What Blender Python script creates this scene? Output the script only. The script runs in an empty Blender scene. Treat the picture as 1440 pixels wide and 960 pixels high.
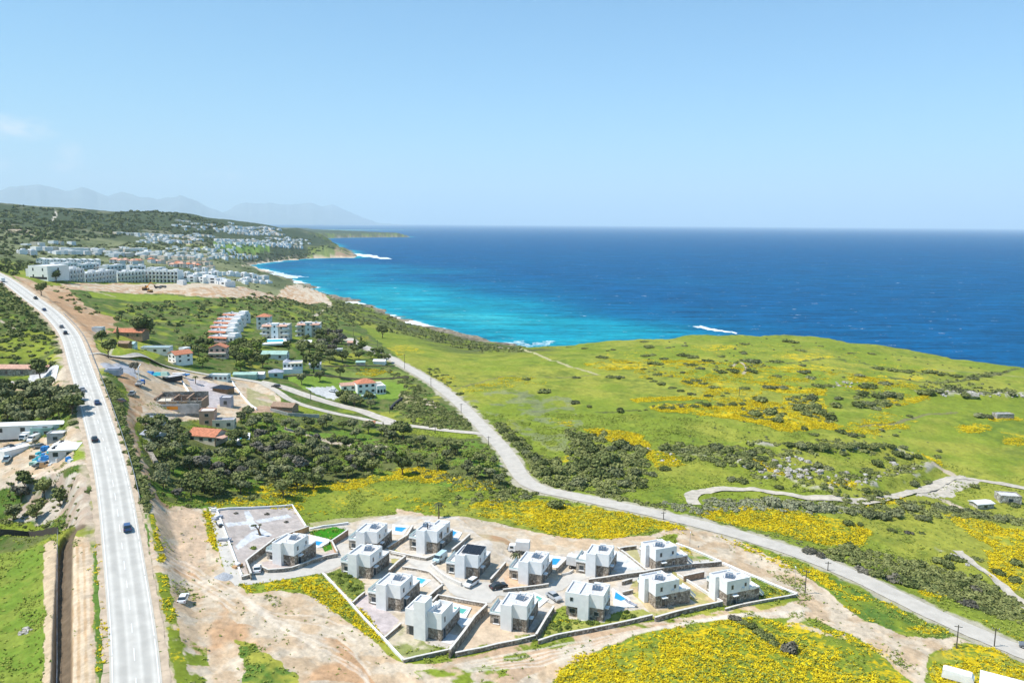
import bpy, math, random
import numpy as np
from mathutils import Vector, Matrix

C = bpy.context.scene.collection
SC = bpy.context.scene
rnd = random.Random(7)
# ------------------------------------------------------------------ camera
CAMZ = 120.0
PITCH = math.radians(8.40); ROLL = math.radians(0.41); F = 1120.0
cam_d = bpy.data.cameras.new("camera"); cam = bpy.data.objects.new("camera", cam_d); C.objects.link(cam)
cam_d.lens = 28.0; cam_d.sensor_width = 36.0; cam_d.clip_start = 1.0; cam_d.clip_end = 200000.0
RM = (Matrix.Rotation(math.pi/2-PITCH, 3, 'X') @ Matrix.Rotation(ROLL, 3, 'Z'))
cam.matrix_world = Matrix.Translation((0,0,CAMZ)) @ RM.to_4x4()
SC.camera = cam
RN = np.array(RM)
# ------------------------------------------------------------------ sun, sky, exposure
SUN_EL = math.radians(59); SUN_AZ_VEC = (-0.975, -0.19)      # towards the sun, seen from above
sun_d = bpy.data.lights.new("sun", 'SUN'); sun_d.energy = 4.2; sun_d.angle = math.radians(0.53); sun_d.color = (1.0, 0.955, 0.89)
sun = bpy.data.objects.new("sun", sun_d); C.objects.link(sun)
sv = Vector((SUN_AZ_VEC[0]*math.cos(SUN_EL), SUN_AZ_VEC[1]*math.cos(SUN_EL), math.sin(SUN_EL))).normalized()
sun.rotation_euler = sv.to_track_quat('Z', 'Y').to_euler(); sun.location = (0,0,400)
W = bpy.data.worlds.new("World"); SC.world = W; W.use_nodes = True
wn = W.node_tree.nodes; wl = W.node_tree.links; wn.clear()
wout = wn.new('ShaderNodeOutputWorld'); wbg = wn.new('ShaderNodeBackground'); wbg.inputs[1].default_value = 0.095
sky = wn.new('ShaderNodeTexSky'); sky.sky_type = 'NISHITA'; sky.sun_disc = False; sky.sun_elevation = SUN_EL
sky.sun_rotation = math.atan2(SUN_AZ_VEC[0], SUN_AZ_VEC[1]); sky.air_density = 1.0; sky.dust_density = 0.6; sky.ozone_density = 2.0; sky.altitude = 100
# small thin clouds low in the sky, as a layer of the sky itself
tc = wn.new('ShaderNodeTexCoord')
def wmath(op, a, b=None, c=None):
    n = wn.new('ShaderNodeMath'); n.operation = op
    for i, v in enumerate((a, b, c)):
        if v is None: continue
        if isinstance(v, (int, float)): n.inputs[i].default_value = v
        else: wl.new(v, n.inputs[i])
    return n.outputs[0]
mp = wn.new('ShaderNodeMapping'); mp.inputs['Scale'].default_value = (26, 26, 60); wl.new(tc.outputs['Generated'], mp.inputs[0])
nz = wn.new('ShaderNodeTexNoise'); nz.inputs['Scale'].default_value = 1.0; nz.inputs['Detail'].default_value = 6; nz.inputs['Roughness'].default_value = 0.6
wl.new(mp.outputs[0], nz.inputs[0])
def pix_dir(px, py):
    v = RN @ np.array([(px-720)/F, -(py-480)/F, -1.0]); return v/np.linalg.norm(v)
CLOUDS = [(18,180,.050,.016,1.0),(92,235,.022,.011,.8),(99,219,.016,.018,.8),(310,249,.03,.008,.8),(270,251,.03,.007,.35),(228,252,.03,.010,.25),(172,251,.03,.008,.3),(0,230,.014,.010,.5),(115,249,.018,.012,.3)]
tot = None
for (px, py, sx, sz, am) in CLOUDS:
    d = pix_dir(px, py)
    m2 = wn.new('ShaderNodeVectorMath'); m2.operation = 'SUBTRACT'; wl.new(tc.outputs['Generated'], m2.inputs[0]); m2.inputs[1].default_value = tuple(d)
    m3 = wn.new('ShaderNodeVectorMath'); m3.operation = 'DIVIDE'; wl.new(m2.outputs[0], m3.inputs[0]); m3.inputs[1].default_value = (sx, sx, sz)
    m4 = wn.new('ShaderNodeVectorMath'); m4.operation = 'LENGTH'; wl.new(m3.outputs[0], m4.inputs[0])
    f = wmath('SUBTRACT', 1.0, m4.outputs['Value']); f.node.use_clamp = True
    f = wmath('MULTIPLY', f, am)
    tot = f if tot is None else wmath('MAXIMUM', tot, f)
cn = wmath('MULTIPLY', wmath('SUBTRACT', nz.outputs[0], 0.36), 4.0); cn.node.use_clamp = True
cl = wmath('MULTIPLY', cn, tot); cl = wmath('MULTIPLY', cl, 1.5); cl.node.use_clamp = True
tint = wn.new('ShaderNodeVectorMath'); tint.operation = 'MULTIPLY'; wl.new(sky.outputs[0], tint.inputs[0]); tint.inputs[1].default_value = (.43, .935, 1.17)      # clear spring air
mx = wn.new('ShaderNodeMix'); mx.data_type = 'RGBA'; wl.new(cl, mx.inputs[0]); wl.new(tint.outputs[0], mx.inputs[6]); mx.inputs[7].default_value = (8.0, 8.0, 8.0, 1)
wl.new(mx.outputs[2], wbg.inputs[0]); wl.new(wbg.outputs[0], wout.inputs[0])
SC.view_settings.view_transform = 'Standard'; SC.view_settings.look = 'None'; SC.view_settings.gamma = 1
SC.view_settings.exposure = 0.58
SC.render.engine = 'CYCLES'; SC.cycles.max_bounces = 6; SC.cycles.transparent_max_bounces = 8; SC.cycles.volume_bounces = 2

# ------------------------------------------------------------------ maths helpers
def np_hash(ix, iy, seed):
    h = (ix.astype(np.int64)*374761393 + iy.astype(np.int64)*668265263 + seed*1442695041) & 0xffffffff
    h = ((h ^ (h >> 13))*1274126177) & 0xffffffff
    return ((h ^ (h >> 16)) & 0xffff)/65535.0
def vnoise(x, y, seed=0):
    ix = np.floor(x); iy = np.floor(y); fx = x-ix; fy = y-iy
    fx = fx*fx*(3-2*fx); fy = fy*fy*(3-2*fy)
    a = np_hash(ix,iy,seed); b = np_hash(ix+1,iy,seed); c = np_hash(ix,iy+1,seed); d = np_hash(ix+1,iy+1,seed)
    return (a*(1-fx)+b*fx)*(1-fy)+(c*(1-fx)+d*fx)*fy
def fbm(x, y, scale, oct=4, seed=0):
    s = 0; a = 0.5; t = 0; x = x/scale; y = y/scale
    for o in range(oct):
        s = s+a*vnoise(x, y, seed+o*17); t += a; a *= .5; x = x*2.03+11.3; y = y*2.03+5.7
    return s/t
def sstep(a, b, x):
    t = np.clip((x-a)/(b-a), 0, 1); return t*t*(3-2*t)
def ray(px, py):
    return RN @ np.array([(px-720)/F, -(py-480)/F, -1.0])
def hit_z(px, py, z):
    d = ray(px, py); t = (z-CAMZ)/d[2]; return np.array([d[0]*t, d[1]*t, z])
def project(x, y, z):
    v = RN.T @ np.stack([np.asarray(x, float).ravel(), np.asarray(y, float).ravel(), np.asarray(z, float).ravel()-CAMZ])
    w = np.maximum(-v[2], 1e-3)
    return 720+F*v[0]/w, 480-F*v[1]/w
def in_poly(x, y, poly):
    inside = np.zeros(x.shape, bool); n = len(poly)
    P = np.array(poly, float)
    bb = (x >= P[:,0].min()) & (x <= P[:,0].max()) & (y >= P[:,1].min()) & (y <= P[:,1].max())
    xs = x[bb]; ys = y[bb]; ins = np.zeros(xs.shape, bool)
    for i in range(n):
        x1, y1 = P[i]; x2, y2 = P[(i+1) % n]
        if y1 == y2: continue
        c = ((y1 > ys) != (y2 > ys)) & (xs < (x2-x1)*(ys-y1)/(y2-y1)+x1)
        ins ^= c
    inside[bb] = ins
    return inside
def poly_dist(x, y, pts, closed=False):
    d2 = np.full(x.shape, 1e18); n = len(pts); P = np.array(pts, float)
    for i in range(n if closed else n-1):
        a = P[i]; b = P[(i+1) % n]; ab = b-a; L = (ab**2).sum()+1e-9
        t = np.clip(((x-a[0])*ab[0]+(y-a[1])*ab[1])/L, 0, 1)
        dd = (x-a[0]-t*ab[0])**2+(y-a[1]-t*ab[1])**2
        d2 = np.minimum(d2, dd)
    return np.sqrt(d2)

# ------------------------------------------------------------------ terrain heights on a fan-shaped grid
CTRL = [ # photo x, photo y, height above the sea
 (0,1150,36),(500,1150,36),(1000,1150,32),(1500,1150,28),(-400,960,38),(-400,600,60),(1900,960,22),(1900,700,18),
 (160,960,38),(190,850,41),(172,740,45),(150,660,50),(130,560,57),(112,500,63),(75,440,69),(30,402,75),
 (340,820,37),(300,720,40),(410,800,36),(600,900,34),(740,880,33),(930,850,32),(1060,830,31),(1130,840,30),(900,760,33),(650,740,35),
 (1400,900,27),(1200,800,29),(1000,735,31),(800,695,32),(730,670,32),(680,610,33),(570,510,35),(500,480,37),
 (300,670,39),(450,650,33),(600,640,31),(220,650,46),(230,800,39),(250,900,38),(400,900,36),
 (800,550,33),(1000,500,33),(1200,560,30),(1440,560,25),(1400,700,23),(1100,600,32),(750,492,27),(1200,650,30),(1300,690,25),
 (860,480,30),(1100,473,30),(1300,498,26),(1440,520,23),(1700,560,20),
 (0,960,36),(50,750,41),(50,650,47),(50,540,55),(0,480,65),(0,420,76),(60,385,72),(-200,480,68),(-200,400,85),
 (250,560,47),(320,490,46),(420,470,42),(520,545,34),(400,580,38),(250,450,52),(150,450,61),(200,402,60),(400,420,38),(440,432,22),(560,461,11),(620,478,13),(480,430,11),(520,440,9),(590,468,9),(655,483,10),(700,488,15),(500,455,24),(560,480,26),(640,500,29),(300,392,50),(380,380,25),
 (330,620,41),(450,520,40),
]
CTRL_R = [ # photo x, distance, height
 (-500,1200,110),(-500,2200,170),(-500,3000,215),(-500,4500,190),
 (0,1100,72),(0,1600,80),(0,2100,98),(0,2500,128),(0,3000,172),(0,4200,140),
 (100,1100,58),(100,1600,64),(100,2100,82),(100,2500,108),(100,3000,154),(100,4200,115),
 (200,1100,50),(200,1600,54),(200,2200,66),(200,2600,100),(200,3000,160),(200,4200,120),
 (260,3000,152),(260,2500,85),(260,4500,90),
 (300,1100,34),(300,1600,40),(300,2200,50),(300,3000,122),(300,4500,80),
 (350,1200,10),(350,2300,36),(350,3200,108),(350,5000,70),
 (400,2500,20),(400,3500,84),(400,5200,60),
 (430,2600,24),(440,3300,42),(470,2600,22),(430,4200,60),(430,6000,40),(480,6800,28),(550,6900,24),(400,8500,30),(480,3000,20),(470,3400,24),
]
def az_of(px, r, z):      # azimuth of photo column px at distance r / height z
    lo = -1.4; hi = 1.4
    for _ in range(50):
        m = (lo+hi)/2
        X, Y = project(math.sin(m)*r, math.cos(m)*r, z)
        if X[0] < px: lo = m
        else: hi = m
    return (lo+hi)/2
US = 3.0
cu = []; cv = []; cz = []
for px, py, z in CTRL:
    p = hit_z(px, py, z); cu.append(math.atan2(p[0], p[1])*US); cv.append(math.log(math.hypot(p[0], p[1]))); cz.append(z)
for px, r, z in CTRL_R:
    if r >= 2900: z = 120+(z-120)*.857
    cu.append(az_of(px, r, z)*US); cv.append(math.log(r)); cz.append(z)
for a in (-1.2, -.6, 0, .6, 1.2):
    for r in (15, 40): cu.append(a*US); cv.append(math.log(r)); cz.append(35-a*6)
for a in (1.2,): cu.append(a*US); cv.append(math.log(400)); cz.append(18)
for a in (-1.3,):
    for r, z in ((100,55),(400,85),(1500,150)): cu.append(a*US); cv.append(math.log(r)); cz.append(z)
cu = np.array(cu); cv = np.array(cv); cz = np.array(cz, float); NCP = len(cu)
def phi(r2): return 0.5*r2*np.log(r2+1e-12)
A = np.zeros((NCP+3, NCP+3)); A[:NCP,:NCP] = phi((cu[:,None]-cu)**2+(cv[:,None]-cv)**2)+np.eye(NCP)*0.004
A[:NCP,NCP] = 1; A[:NCP,NCP+1] = cu; A[:NCP,NCP+2] = cv; A[NCP:,:NCP] = A[:NCP,NCP:].T
SOL = np.linalg.solve(A, np.concatenate([cz, [0,0,0]]))
def land_raw(u, v):
    o = SOL[NCP]+SOL[NCP+1]*u+SOL[NCP+2]*v
    for i in range(NCP): o = o+SOL[i]*phi((u-cu[i])**2+(v-cv[i])**2)
    return np.clip(o, 4, 300)
# coast line (photo pixels; height of the point that is seen, outward push)
COAST = [(1900,600,16,25),(1700,562,19,25),(1560,536,21,25),(1440,517,23,22),(1340,500,25,22),(1250,484.5,28,22),(1160,474.5,29,22),(1080,470.5,30,22),(1020,470.5,30,22),(950,471.5,30,22),(900,475.5,30,22),(860,479,29,22),(800,481.5,28,20),
 (745,487,4,5),(700,482,0,0),(660,474,0,0),(610,460.5,0,0),(570,449,0,0),(545,438,0,0),(520,429,0,0),(480,420,0,0),(440,404,0,0),(420,396,0,0),(392,389,0,0),(372,380,0,0),(345,374,0,0),(362,371,0,0),(400,366.5,0,0),(440,363.5,0,0),(480,362.5,0,0),(497,362.5,0,0),(500,357,0,0),(490,352,0,0),(466,349.5,0,0),(478,346,0,0),(468,343,0,0),(455,339,0,0),(440,336.5,0,0),(480,334.5,0,0),(530,334,0,0),(577,333.5,0,0),(570,332,0,0),(520,330,0,0),(470,327.5,0,0),(430,324.5,0,0)]
cw = []
for px, py, z, push in COAST:
    p = hit_z(px, py, z); n = math.hypot(p[0], p[1]); cw.append((p[0]*(1+push/n), p[1]*(1+push/n)))
cw = [(1200,-2000),(1000,-300)]+cw+[(-1500,14000),(-16000,14000),(-16000,-2000)]
COASTW = cw
TH = np.concatenate([np.linspace(-1.45,-0.63,50)[:-1], np.linspace(-0.63,0.63,1130), np.linspace(0.63,1.45,50)[1:]])
dep = np.radians(np.concatenate([np.linspace(78,36,60)[:-1], np.linspace(36,2.8,700)]))
RR = 86/np.tan(dep); RR = np.concatenate([RR, np.geomspace(RR[-1], 12000, 140)[1:]])
NT, NR = len(TH), len(RR)
GT, GR = np.meshgrid(TH, RR, indexing='ij')
GX = np.sin(GT)*GR; GY = np.cos(GT)*GR
# the smooth height is solved on a coarser grid and interpolated up
ct = TH[::4] if (NT-1) % 4 == 0 else np.append(TH[::4], TH[-1]); crr = RR[::4] if (NR-1) % 4 == 0 else np.append(RR[::4], RR[-1])
T2, R2 = np.meshgrid(ct, crr, indexing='ij'); Z2 = land_raw(T2*US, np.log(R2))
def interp2(Z, xs, ys, qx, qy):
    i = np.clip(np.searchsorted(xs, qx)-1, 0, len(xs)-2); j = np.clip(np.searchsorted(ys, qy)-1, 0, len(ys)-2)
    fx = np.clip((qx-xs[i])/(xs[i+1]-xs[i]), 0, 1); fy = np.clip((qy-ys[j])/(ys[j+1]-ys[j]), 0, 1)
    return (Z[i,j]*(1-fx)+Z[i+1,j]*fx)*(1-fy)+(Z[i,j+1]*(1-fx)+Z[i+1,j+1]*fx)*fy
GZ = interp2(Z2, ct, crr, GT, GR)
inl = in_poly(GX, GY, COASTW)
cd = poly_dist(GX, GY, COASTW, True); cd = np.where(inl, cd, -cd)
cdn = cd+(fbm(GX, GY, 40, 3, 5)-.5)*22*np.clip(GR/500, .6, 3)
wid = np.interp(GT, [-1, -.36, -.2, -.02, .06, .2, 1], [160, 150, 60, 40, 26, 24, 24])
wid = np.where(GR > 2000, 120, wid)
s = sstep(0, 1, cdn/wid)
GZ = np.where(cdn > 0, GZ*(0.04+.96*s**0.8), np.maximum(cdn*.25, -30))
GZB = GZ.copy()

def hgrid(x, y, Z=None):
    x = np.asarray(x, float); y = np.asarray(y, float)
    return interp2(GZ if Z is None else Z, TH, RR, np.arctan2(x, y), np.hypot(x, y))
def unproj(px, py):
    """the place on the ground that the photo shows at (px, py)"""
    d = ray(px, py); h = math.hypot(d[0], d[1]); a = math.atan2(d[0], d[1]); sl = d[2]/h
    k = int(np.clip(np.searchsorted(TH, a)-1, 0, NT-2)); f = (a-TH[k])/(TH[k+1]-TH[k])
    col = GZ[k]*(1-f)+GZ[k+1]*f
    g = np.maximum(col, 0)-(CAMZ+sl*RR)
    idx = np.where((g[:-1] < 0) & (g[1:] >= 0))[0]
    if len(idx) == 0: r = RR[-1] if sl > -.005 else -CAMZ/sl
    else:
        j = idx[0]; t = g[j]/(g[j]-g[j+1]); r = RR[j]+(RR[j+1]-RR[j])*t
    x = math.sin(a)*r; y = math.cos(a)*r
    return np.array([x, y, float(hgrid(x, y))])
def uxy(pts): return [tuple(unproj(a, b)[:2]) for a, b in pts]
def gz(x, y): return float(hgrid(x, y))
# ------------------------------------------------------------------ materials
def new_mat(name, col=(.5,.5,.5), rough=.8, metal=0, spec=.3, noise=0, nscale=1.0, bump=0, bscale=None, col2=None):
    m = bpy.data.materials.new(name); m.use_nodes = True; nt = m.node_tree; b = nt.nodes['Principled BSDF']
    b.inputs['Roughness'].default_value = rough; b.inputs['Metallic'].default_value = metal
    b.inputs['Specular IOR Level'].default_value = spec; b.inputs['Base Color'].default_value = (*col, 1)
    if noise or bump:
        g = nt.nodes.new('ShaderNodeNewGeometry'); n = nt.nodes.new('ShaderNodeTexNoise'); n.inputs['Scale'].default_value = nscale
        n.inputs['Detail'].default_value = 4; nt.links.new(g.outputs['Position'], n.inputs[0])
        if noise:
            r = nt.nodes.new('ShaderNodeMix'); r.data_type = 'RGBA'
            c2 = col2 or tuple(c*(1-noise) for c in col); c1 = col if col2 else tuple(min(1, c*(1+noise)) for c in col)
            r.inputs[6].default_value = (*c2, 1); r.inputs[7].default_value = (*c1, 1)
            mr = nt.nodes.new('ShaderNodeMapRange'); mr.inputs[1].default_value = .35; mr.inputs[2].default_value = .65
            nt.links.new(n.outputs[0], mr.inputs[0]); nt.links.new(mr.outputs[0], r.inputs[0]); nt.links.new(r.outputs[2], b.inputs['Base Color'])
        if bump:
            bp = nt.nodes.new('ShaderNodeBump'); bp.inputs['Strength'].default_value = bump; bp.inputs['Distance'].default_value = .2
            nt.links.new(n.outputs[0], bp.inputs['Height']); nt.links.new(bp.outputs[0], b.inputs['Normal'])
    return m
def mesh_np(name, verts, quads, smooth=True):
    me = bpy.data.meshes.new(name); nv = len(verts); nf = len(quads); k = quads.shape[1]
    me.vertices.add(nv); me.vertices.foreach_set('co', verts.astype(np.float32).ravel())
    me.loops.add(nf*k); me.loops.foreach_set('vertex_index', quads.astype(np.int32).ravel())
    me.polygons.add(nf); me.polygons.foreach_set('loop_start', np.arange(0, nf*k, k, dtype=np.int32))
    me.polygons.foreach_set('use_smooth', np.full(nf, smooth)); me.update(calc_edges=True)
    return me
def fattr(me, name, arr):
    a = me.attributes.new(name, 'FLOAT', 'POINT'); a.data.foreach_set('value', arr.astype(np.float32).ravel())
def cattr(me, name, arr):
    a = me.attributes.new(name, 'FLOAT_COLOR', 'POINT'); o = np.ones((len(arr), 4), np.float32); o[:,:3] = arr; a.data.foreach_set('color', o.ravel())
def structure(name, me, mat):
    o = bpy.data.objects.new(name, me); C.objects.link(o); me.materials.append(mat); o['kind'] = 'structure'; return o

# ------------------------------------------------------------------ lines of the roads (photo pixels -> ground)
MAIN = [(194,1120),(193.5,1040),(193,960),(187.5,900),(181,840),(174.5,790),(168,740),(163,700),(157,670),(151,640),(140,600),(128,560),(120,535),(111.5,510),(107,495),(102,480),(97,470),(90,460),(81,450),(71,440),(58,430),(44,420),(31,410),(18,400.5),(5,392),(-10,384),(-40,372)]
COASTR = [(1620,990),(1520,950),(1430,913),(1363,887),(1280,848),(1215,815),(1163,793),(1130,780),(1080,764),(1030,748.5),(980,736),(940,726),(902,717),(861,709),(815,699),(777,692),(750,685),(736,675),(727.5,661),(713,638),(698,620),(687,609),(669,591),(650,571),(632,555.5),(609,538),(586,524.5),(565,512.5),(540,499.5),(517.5,490),(499,482),(490,476)]
SIDE_A = [(684,611),(640,606.5),(600,601.5),(570,598),(549,596),(530,594),(505,588),(474,582),(449,576),(424,569),(405,561),(392,552),(380,545),(365,538),(340,533.5),(300,528),(260,521),(215,512),(180,505),(150,500.5),(122,498.5)]
SIDE_B = [(560,596.5),(542,590),(524,584),(505,577),(480,571),(455,564),(424,554),(399,545),(380,540),(366,537)]
TRACK_R = [(978,711),(973,703),(973,696),(984,690),(1020,688),(1060,689),(1080,692),(1130,698),(1180,703),(1230,705),(1273,698),(1313,687),(1335,676),(1355,673.5),(1380,677),(1440,685.5),(1520,694)]
TRACK_S = [(1345,776),(1367,793),(1393,813),(1413,830),(1440,850),(1480,884)]
TRACK_N = [(466,432),(468,425),(455,416),(440,409),(425,404),(418,401)]
TRACK_N2 = [(466,430),(455,436),(444,441),(436,447)]
def resample(pts, step):
    P = [np.array(p[:2]) for p in pts]; out = []
    n = len(P)
    for i in range(n-1):
        p0 = P[max(i-1,0)]; p1 = P[i]; p2 = P[i+1]; p3 = P[min(i+2,n-1)]
        k = max(2, int(np.linalg.norm(p2-p1)/step))
        for j in range(k):
            t = j/k
            out.append(.5*((2*p1)+(-p0+p2)*t+(2*p0-5*p1+4*p2-p3)*t*t+(-p0+3*p1-3*p2+p3)*t**3))
    out.append(P[-1]); return np.array(out)
W_MAIN = resample(uxy(MAIN), 4); W_COAST = resample(uxy(COASTR), 4); W_SA = resample(uxy(SIDE_A), 4); W_SB = resample(uxy(SIDE_B), 4)
W_TR = resample(uxy(TRACK_R), 4); W_TS = resample(uxy(TRACK_S), 4)
def smooth_line(L, it=4):
    L = L.copy()
    for _ in range(it): L[1:-1] = .25*L[:-2]+.5*L[1:-1]+.25*L[2:]
    return L
W_MAIN = smooth_line(W_MAIN, 12); W_COAST = smooth_line(W_COAST, 3)
def dist_line(L, far):
    # distance of every terrain vertex to a line, only where it is near
    D = np.full(GX.shape, 1e3)
    x0, y0 = L.min(0)-far; x1, y1 = L.max(0)+far
    m = (GX > x0) & (GX < x1) & (GY > y0) & (GY < y1)
    D[m] = poly_dist(GX[m], GY[m], L[::2] if len(L) > 60 else L)
    return D
D_MAIN = dist_line(W_MAIN, 30); D_COAST = dist_line(W_COAST, 20); D_SA = dist_line(W_SA, 15); D_SB = dist_line(W_SB, 15); D_TR = dist_line(W_TR, 12); D_TS = dist_line(W_TS, 12)
D_ALL = np.minimum.reduce([D_MAIN-2, D_COAST, D_SA, D_SB])

# ------------------------------------------------------------------ shape features
def wpoly(pts): return uxy(pts)
def mask(pts, warp=0, wscale=6, seed=0, soft=None):
    if not soft or soft: pass
    P = wpoly(pts); X = GX; Y = GY
    bbx0, bby0 = np.min(P, 0)-warp*2-1; bbx1, bby1 = np.max(P, 0)+warp*2+1
    bb = (X > bbx0) & (X < bbx1) & (Y > bby0) & (Y < bby1)
    M = np.zeros(X.shape, np.float32)
    x = X[bb]; y = Y[bb]
    if warp:
        wx = x+(fbm(x, y, wscale, 3, seed+1)-.5)*2*warp; wy = y+(fbm(x, y, wscale, 3, seed+2)-.5)*2*warp
    else: wx, wy = x, y
    ins = in_poly(wx, wy, P)
    if soft:
        d = poly_dist(wx, wy, P, True); v = np.where(ins, np.clip(d/soft, 0, 1), 0); M[bb] = v
    else: M[bb] = ins
    return M
VILLAGE = [(300,700),(440,690),(560,715),(700,735),(900,745),(1000,755),(1140,835),(1130,860),(960,880),(780,915),(640,950),(540,925),(440,850),(330,840),(295,790)]
m_vill = mask(VILLAGE, soft=4)
off = np.clip((D_ALL-3.2)/4, 0, 1)*(1-m_vill)*np.clip(cd/15, 0, 1)
near = np.clip(1.3-GR/900, .0, 1)
micro = (fbm(GX, GY, 2.2, 3, 91)-.5)*.55*near+(fbm(GX, GY, 9, 3, 92)-.5)*1.5+(fbm(GX, GY, 40, 3, 93)-.5)*3.0*np.clip(GR/200, 0, 1)
GZ += micro*off
farm = sstep(1500, 2600, GR)*np.clip(cd/200, 0, 1)
GZ += farm*((fbm(GX, GY, 500, 4, 94)-.5)*60+(fbm(GX, GY, 90, 3, 95)-.5)*10)*np.clip((GZ-10)/60, 0, 1)
# canal trench beside the green field on the left, spoil heaps along it
TRENCH = resample(uxy([(112,742),(100,750),(93,765),(91,800),(89,860),(87,960),(85,1100)]), 2)
D_TRN = dist_line(TRENCH, 10); trn = 1-sstep(1.1, 1.9, D_TRN); GZ -= trn*2.4
HEAPS = uxy([(72+(i % 2)*1.0, 765+i*11.5) for i in range(20)])
for hx, hy in HEAPS:
    d = np.hypot(GX-hx, (GY-hy)); GZ += np.where(d < 4, np.clip(1-d/2.6, 0, 1)*1.0, 0)
# hollow between the field and the yard
m_hol = mask([(0,672),(60,668),(118,662),(128,690),(132,742),(100,744),(0,752),(-60,755),(-60,680)], soft=5); GZ -= m_hol*4.0+m_hol*(fbm(GX, GY, 5, 3, 33)-.5)*2.5
# rocky terraces on the meadow
def terrace(pts, h, w, seed):
    L = resample(uxy(pts), 3); D = dist_line(L, w*3)
    return np.exp(-(D/w)**2)*h*(0.6+.8*fbm(GX, GY, 5, 3, seed))
TERR = [([(1045,655),(1100,672),(1160,690),(1230,684),(1290,668),(1310,655)], 1.8, 3), ([(1050,625),(1120,632),(1180,634),(1240,632),(1290,645)], 2.0, 3.5), ([(1280,552),(1330,556),(1390,560),(1440,556)], 2.0, 3),
        ([(1180,540),(1220,541),(1270,549)],1.2,3), ([(930,640),(1000,645),(1050,650)],1.2,3), ([(1320,776),(1360,800),(1400,830)],1.3,3)]
terr = np.zeros(GX.shape)
for i, (p, h, w) in enumerate(TERR): terr += terrace(p, h, w, 50+i)
GZ += terr
# bank below the coast road on the seaward side, mounds on the building site
for (px, py, h, w) in [(196,505,3,7),(180,497,2,6),(640,735,1,5),(705,765,1.4,5),(680,770,1,4),(318,806,0,1),(60,668,0,1)]:
    q = unproj(px, py); d = np.hypot(GX-q[0], GY-q[1]); GZ += h*np.exp(-(d/w)**2)
# level strips under the main roads
def level(L, D, w0, w1):
    z = hgrid(L[:,0], L[:,1]); k = np.ones(9)/9
    for _ in range(3): z = np.convolve(np.pad(z, 4, 'edge'), k, 'valid')
    m = D < w1; x = GX[m]; y = GY[m]; out = np.empty(len(x))
    for i in range(0, len(x), 20000):
        xx = x[i:i+20000]; yy = y[i:i+20000]; j = np.argmin((xx[:,None]-L[:,0])**2+(yy[:,None]-L[:,1])**2, 1); out[i:i+20000] = z[j]
    t = sstep(w0, w1, D[m]); GZ[m] = out*(1-t)+GZ[m]*t
def dline2(L, far):
    D = np.full(GX.shape, 1e3); x0, y0 = L.min(0)-far; x1, y1 = L.max(0)+far; m = (GX > x0)&(GX < x1)&(GY > y0)&(GY < y1); D[m] = poly_dist(GX[m], GY[m], L[::3]); return D
FM = smooth_line(resample([tuple(p) for p in W_MAIN[::2]]+[tuple(W_MAIN[-1])], 1.5), 3); FC = smooth_line(resample([tuple(p) for p in W_COAST[::2]]+[tuple(W_COAST[-1])], 1.5), 3)
level(FC, dline2(FC, 12), 3.6, 8); level(FM, dline2(FM, 20), 6.4, 13)

# ------------------------------------------------------------------ ground colours (the colour of soil, grass, scrub; no shade)
def C3(*c): return np.array(c, np.float32)
MEAD = C3(.195,.245,.028); MEAD2 = C3(.325,.315,.05); DGRASS = C3(.075,.13,.022); OLIVE = C3(.13,.145,.045); SCRUB = C3(.075,.085,.032)
DIRT = C3(.50,.365,.235); RED = C3(.44,.27,.15); PALE = C3(.555,.455,.335); GRAVEL = C3(.43,.39,.36); STRAW = C3(.40,.36,.18); ASPH = C3(.36,.355,.345); GREYV = C3(.2,.22,.13)
n1 = fbm(GX, GY, 60, 4, 1); n2 = fbm(GX, GY, 14, 4, 2); n3 = fbm(GX, GY, 4, 3, 3); n4 = fbm(GX, GY, 1.3, 2, 4)
COL = np.empty(GX.shape+(3,), np.float32)
def mix(a, b, t): return a*(1-t[...,None])+b*t[...,None]
COL[:] = MEAD
COL[:] = mix(COL, MEAD2, sstep(.42, .68, n1*.5+n2*.5)*.75)
COL[:] = mix(COL, DGRASS, sstep(.5, .75, n3*.5+fbm(GX, GY, 25, 3, 8)*.5)*.6)
FL = np.zeros(GX.shape, np.float32)
def bbof(P, w):
    a0 = np.arctan2([p[0] for p in P], [p[1] for p in P]); r0 = np.hypot([p[0] for p in P], [p[1] for p in P]); k = w/max(r0.min(), 20)+.02
    i0 = max(0, np.searchsorted(TH, a0.min()-k)-1); i1 = np.searchsorted(TH, a0.max()+k)+1
    j0 = max(0, np.searchsorted(RR, r0.min()*.96-w)-1); j1 = np.searchsorted(RR, r0.max()*1.03+w)+1
    return (slice(i0, i1), slice(j0, j1))
def mask_bb(pts, warp, wscale, seed, soft):
    P = wpoly(pts); B = bbof(P, warp*2+2); x = GX[B]; y = GY[B]
    if warp:
        wx = x+(fbm(x, y, wscale, 3, seed+1)-.5)*2*warp; wy = y+(fbm(x, y, wscale, 3, seed+2)-.5)*2*warp
    else: wx, wy = x, y
    m = in_poly(wx, wy, P).astype(np.float32)
    if soft: m = m*np.clip(poly_dist(wx, wy, P, True)/soft, 0, 1)
    return B, m
def paint(pts, col, warp=1.5, wscale=6, a=1.0, holes=0, hscale=5, seed=0, soft=None, col2=None):
    B, m = mask_bb(pts, warp, wscale, seed, soft); m = m*a
    if holes:
        h = fbm(GX[B], GY[B], hscale, 4, seed+40); m = m*(sstep(holes-.06, holes+.06, h))
    c = col
    if col2 is not None: c = mix(np.broadcast_to(col, COL[B].shape), col2, sstep(.38, .62, fbm(GX[B], GY[B], 3.5, 5, seed+70)))
    COL[B] = mix(COL[B], c, m)
    FL[B] = FL[B]*(1-m)
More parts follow.
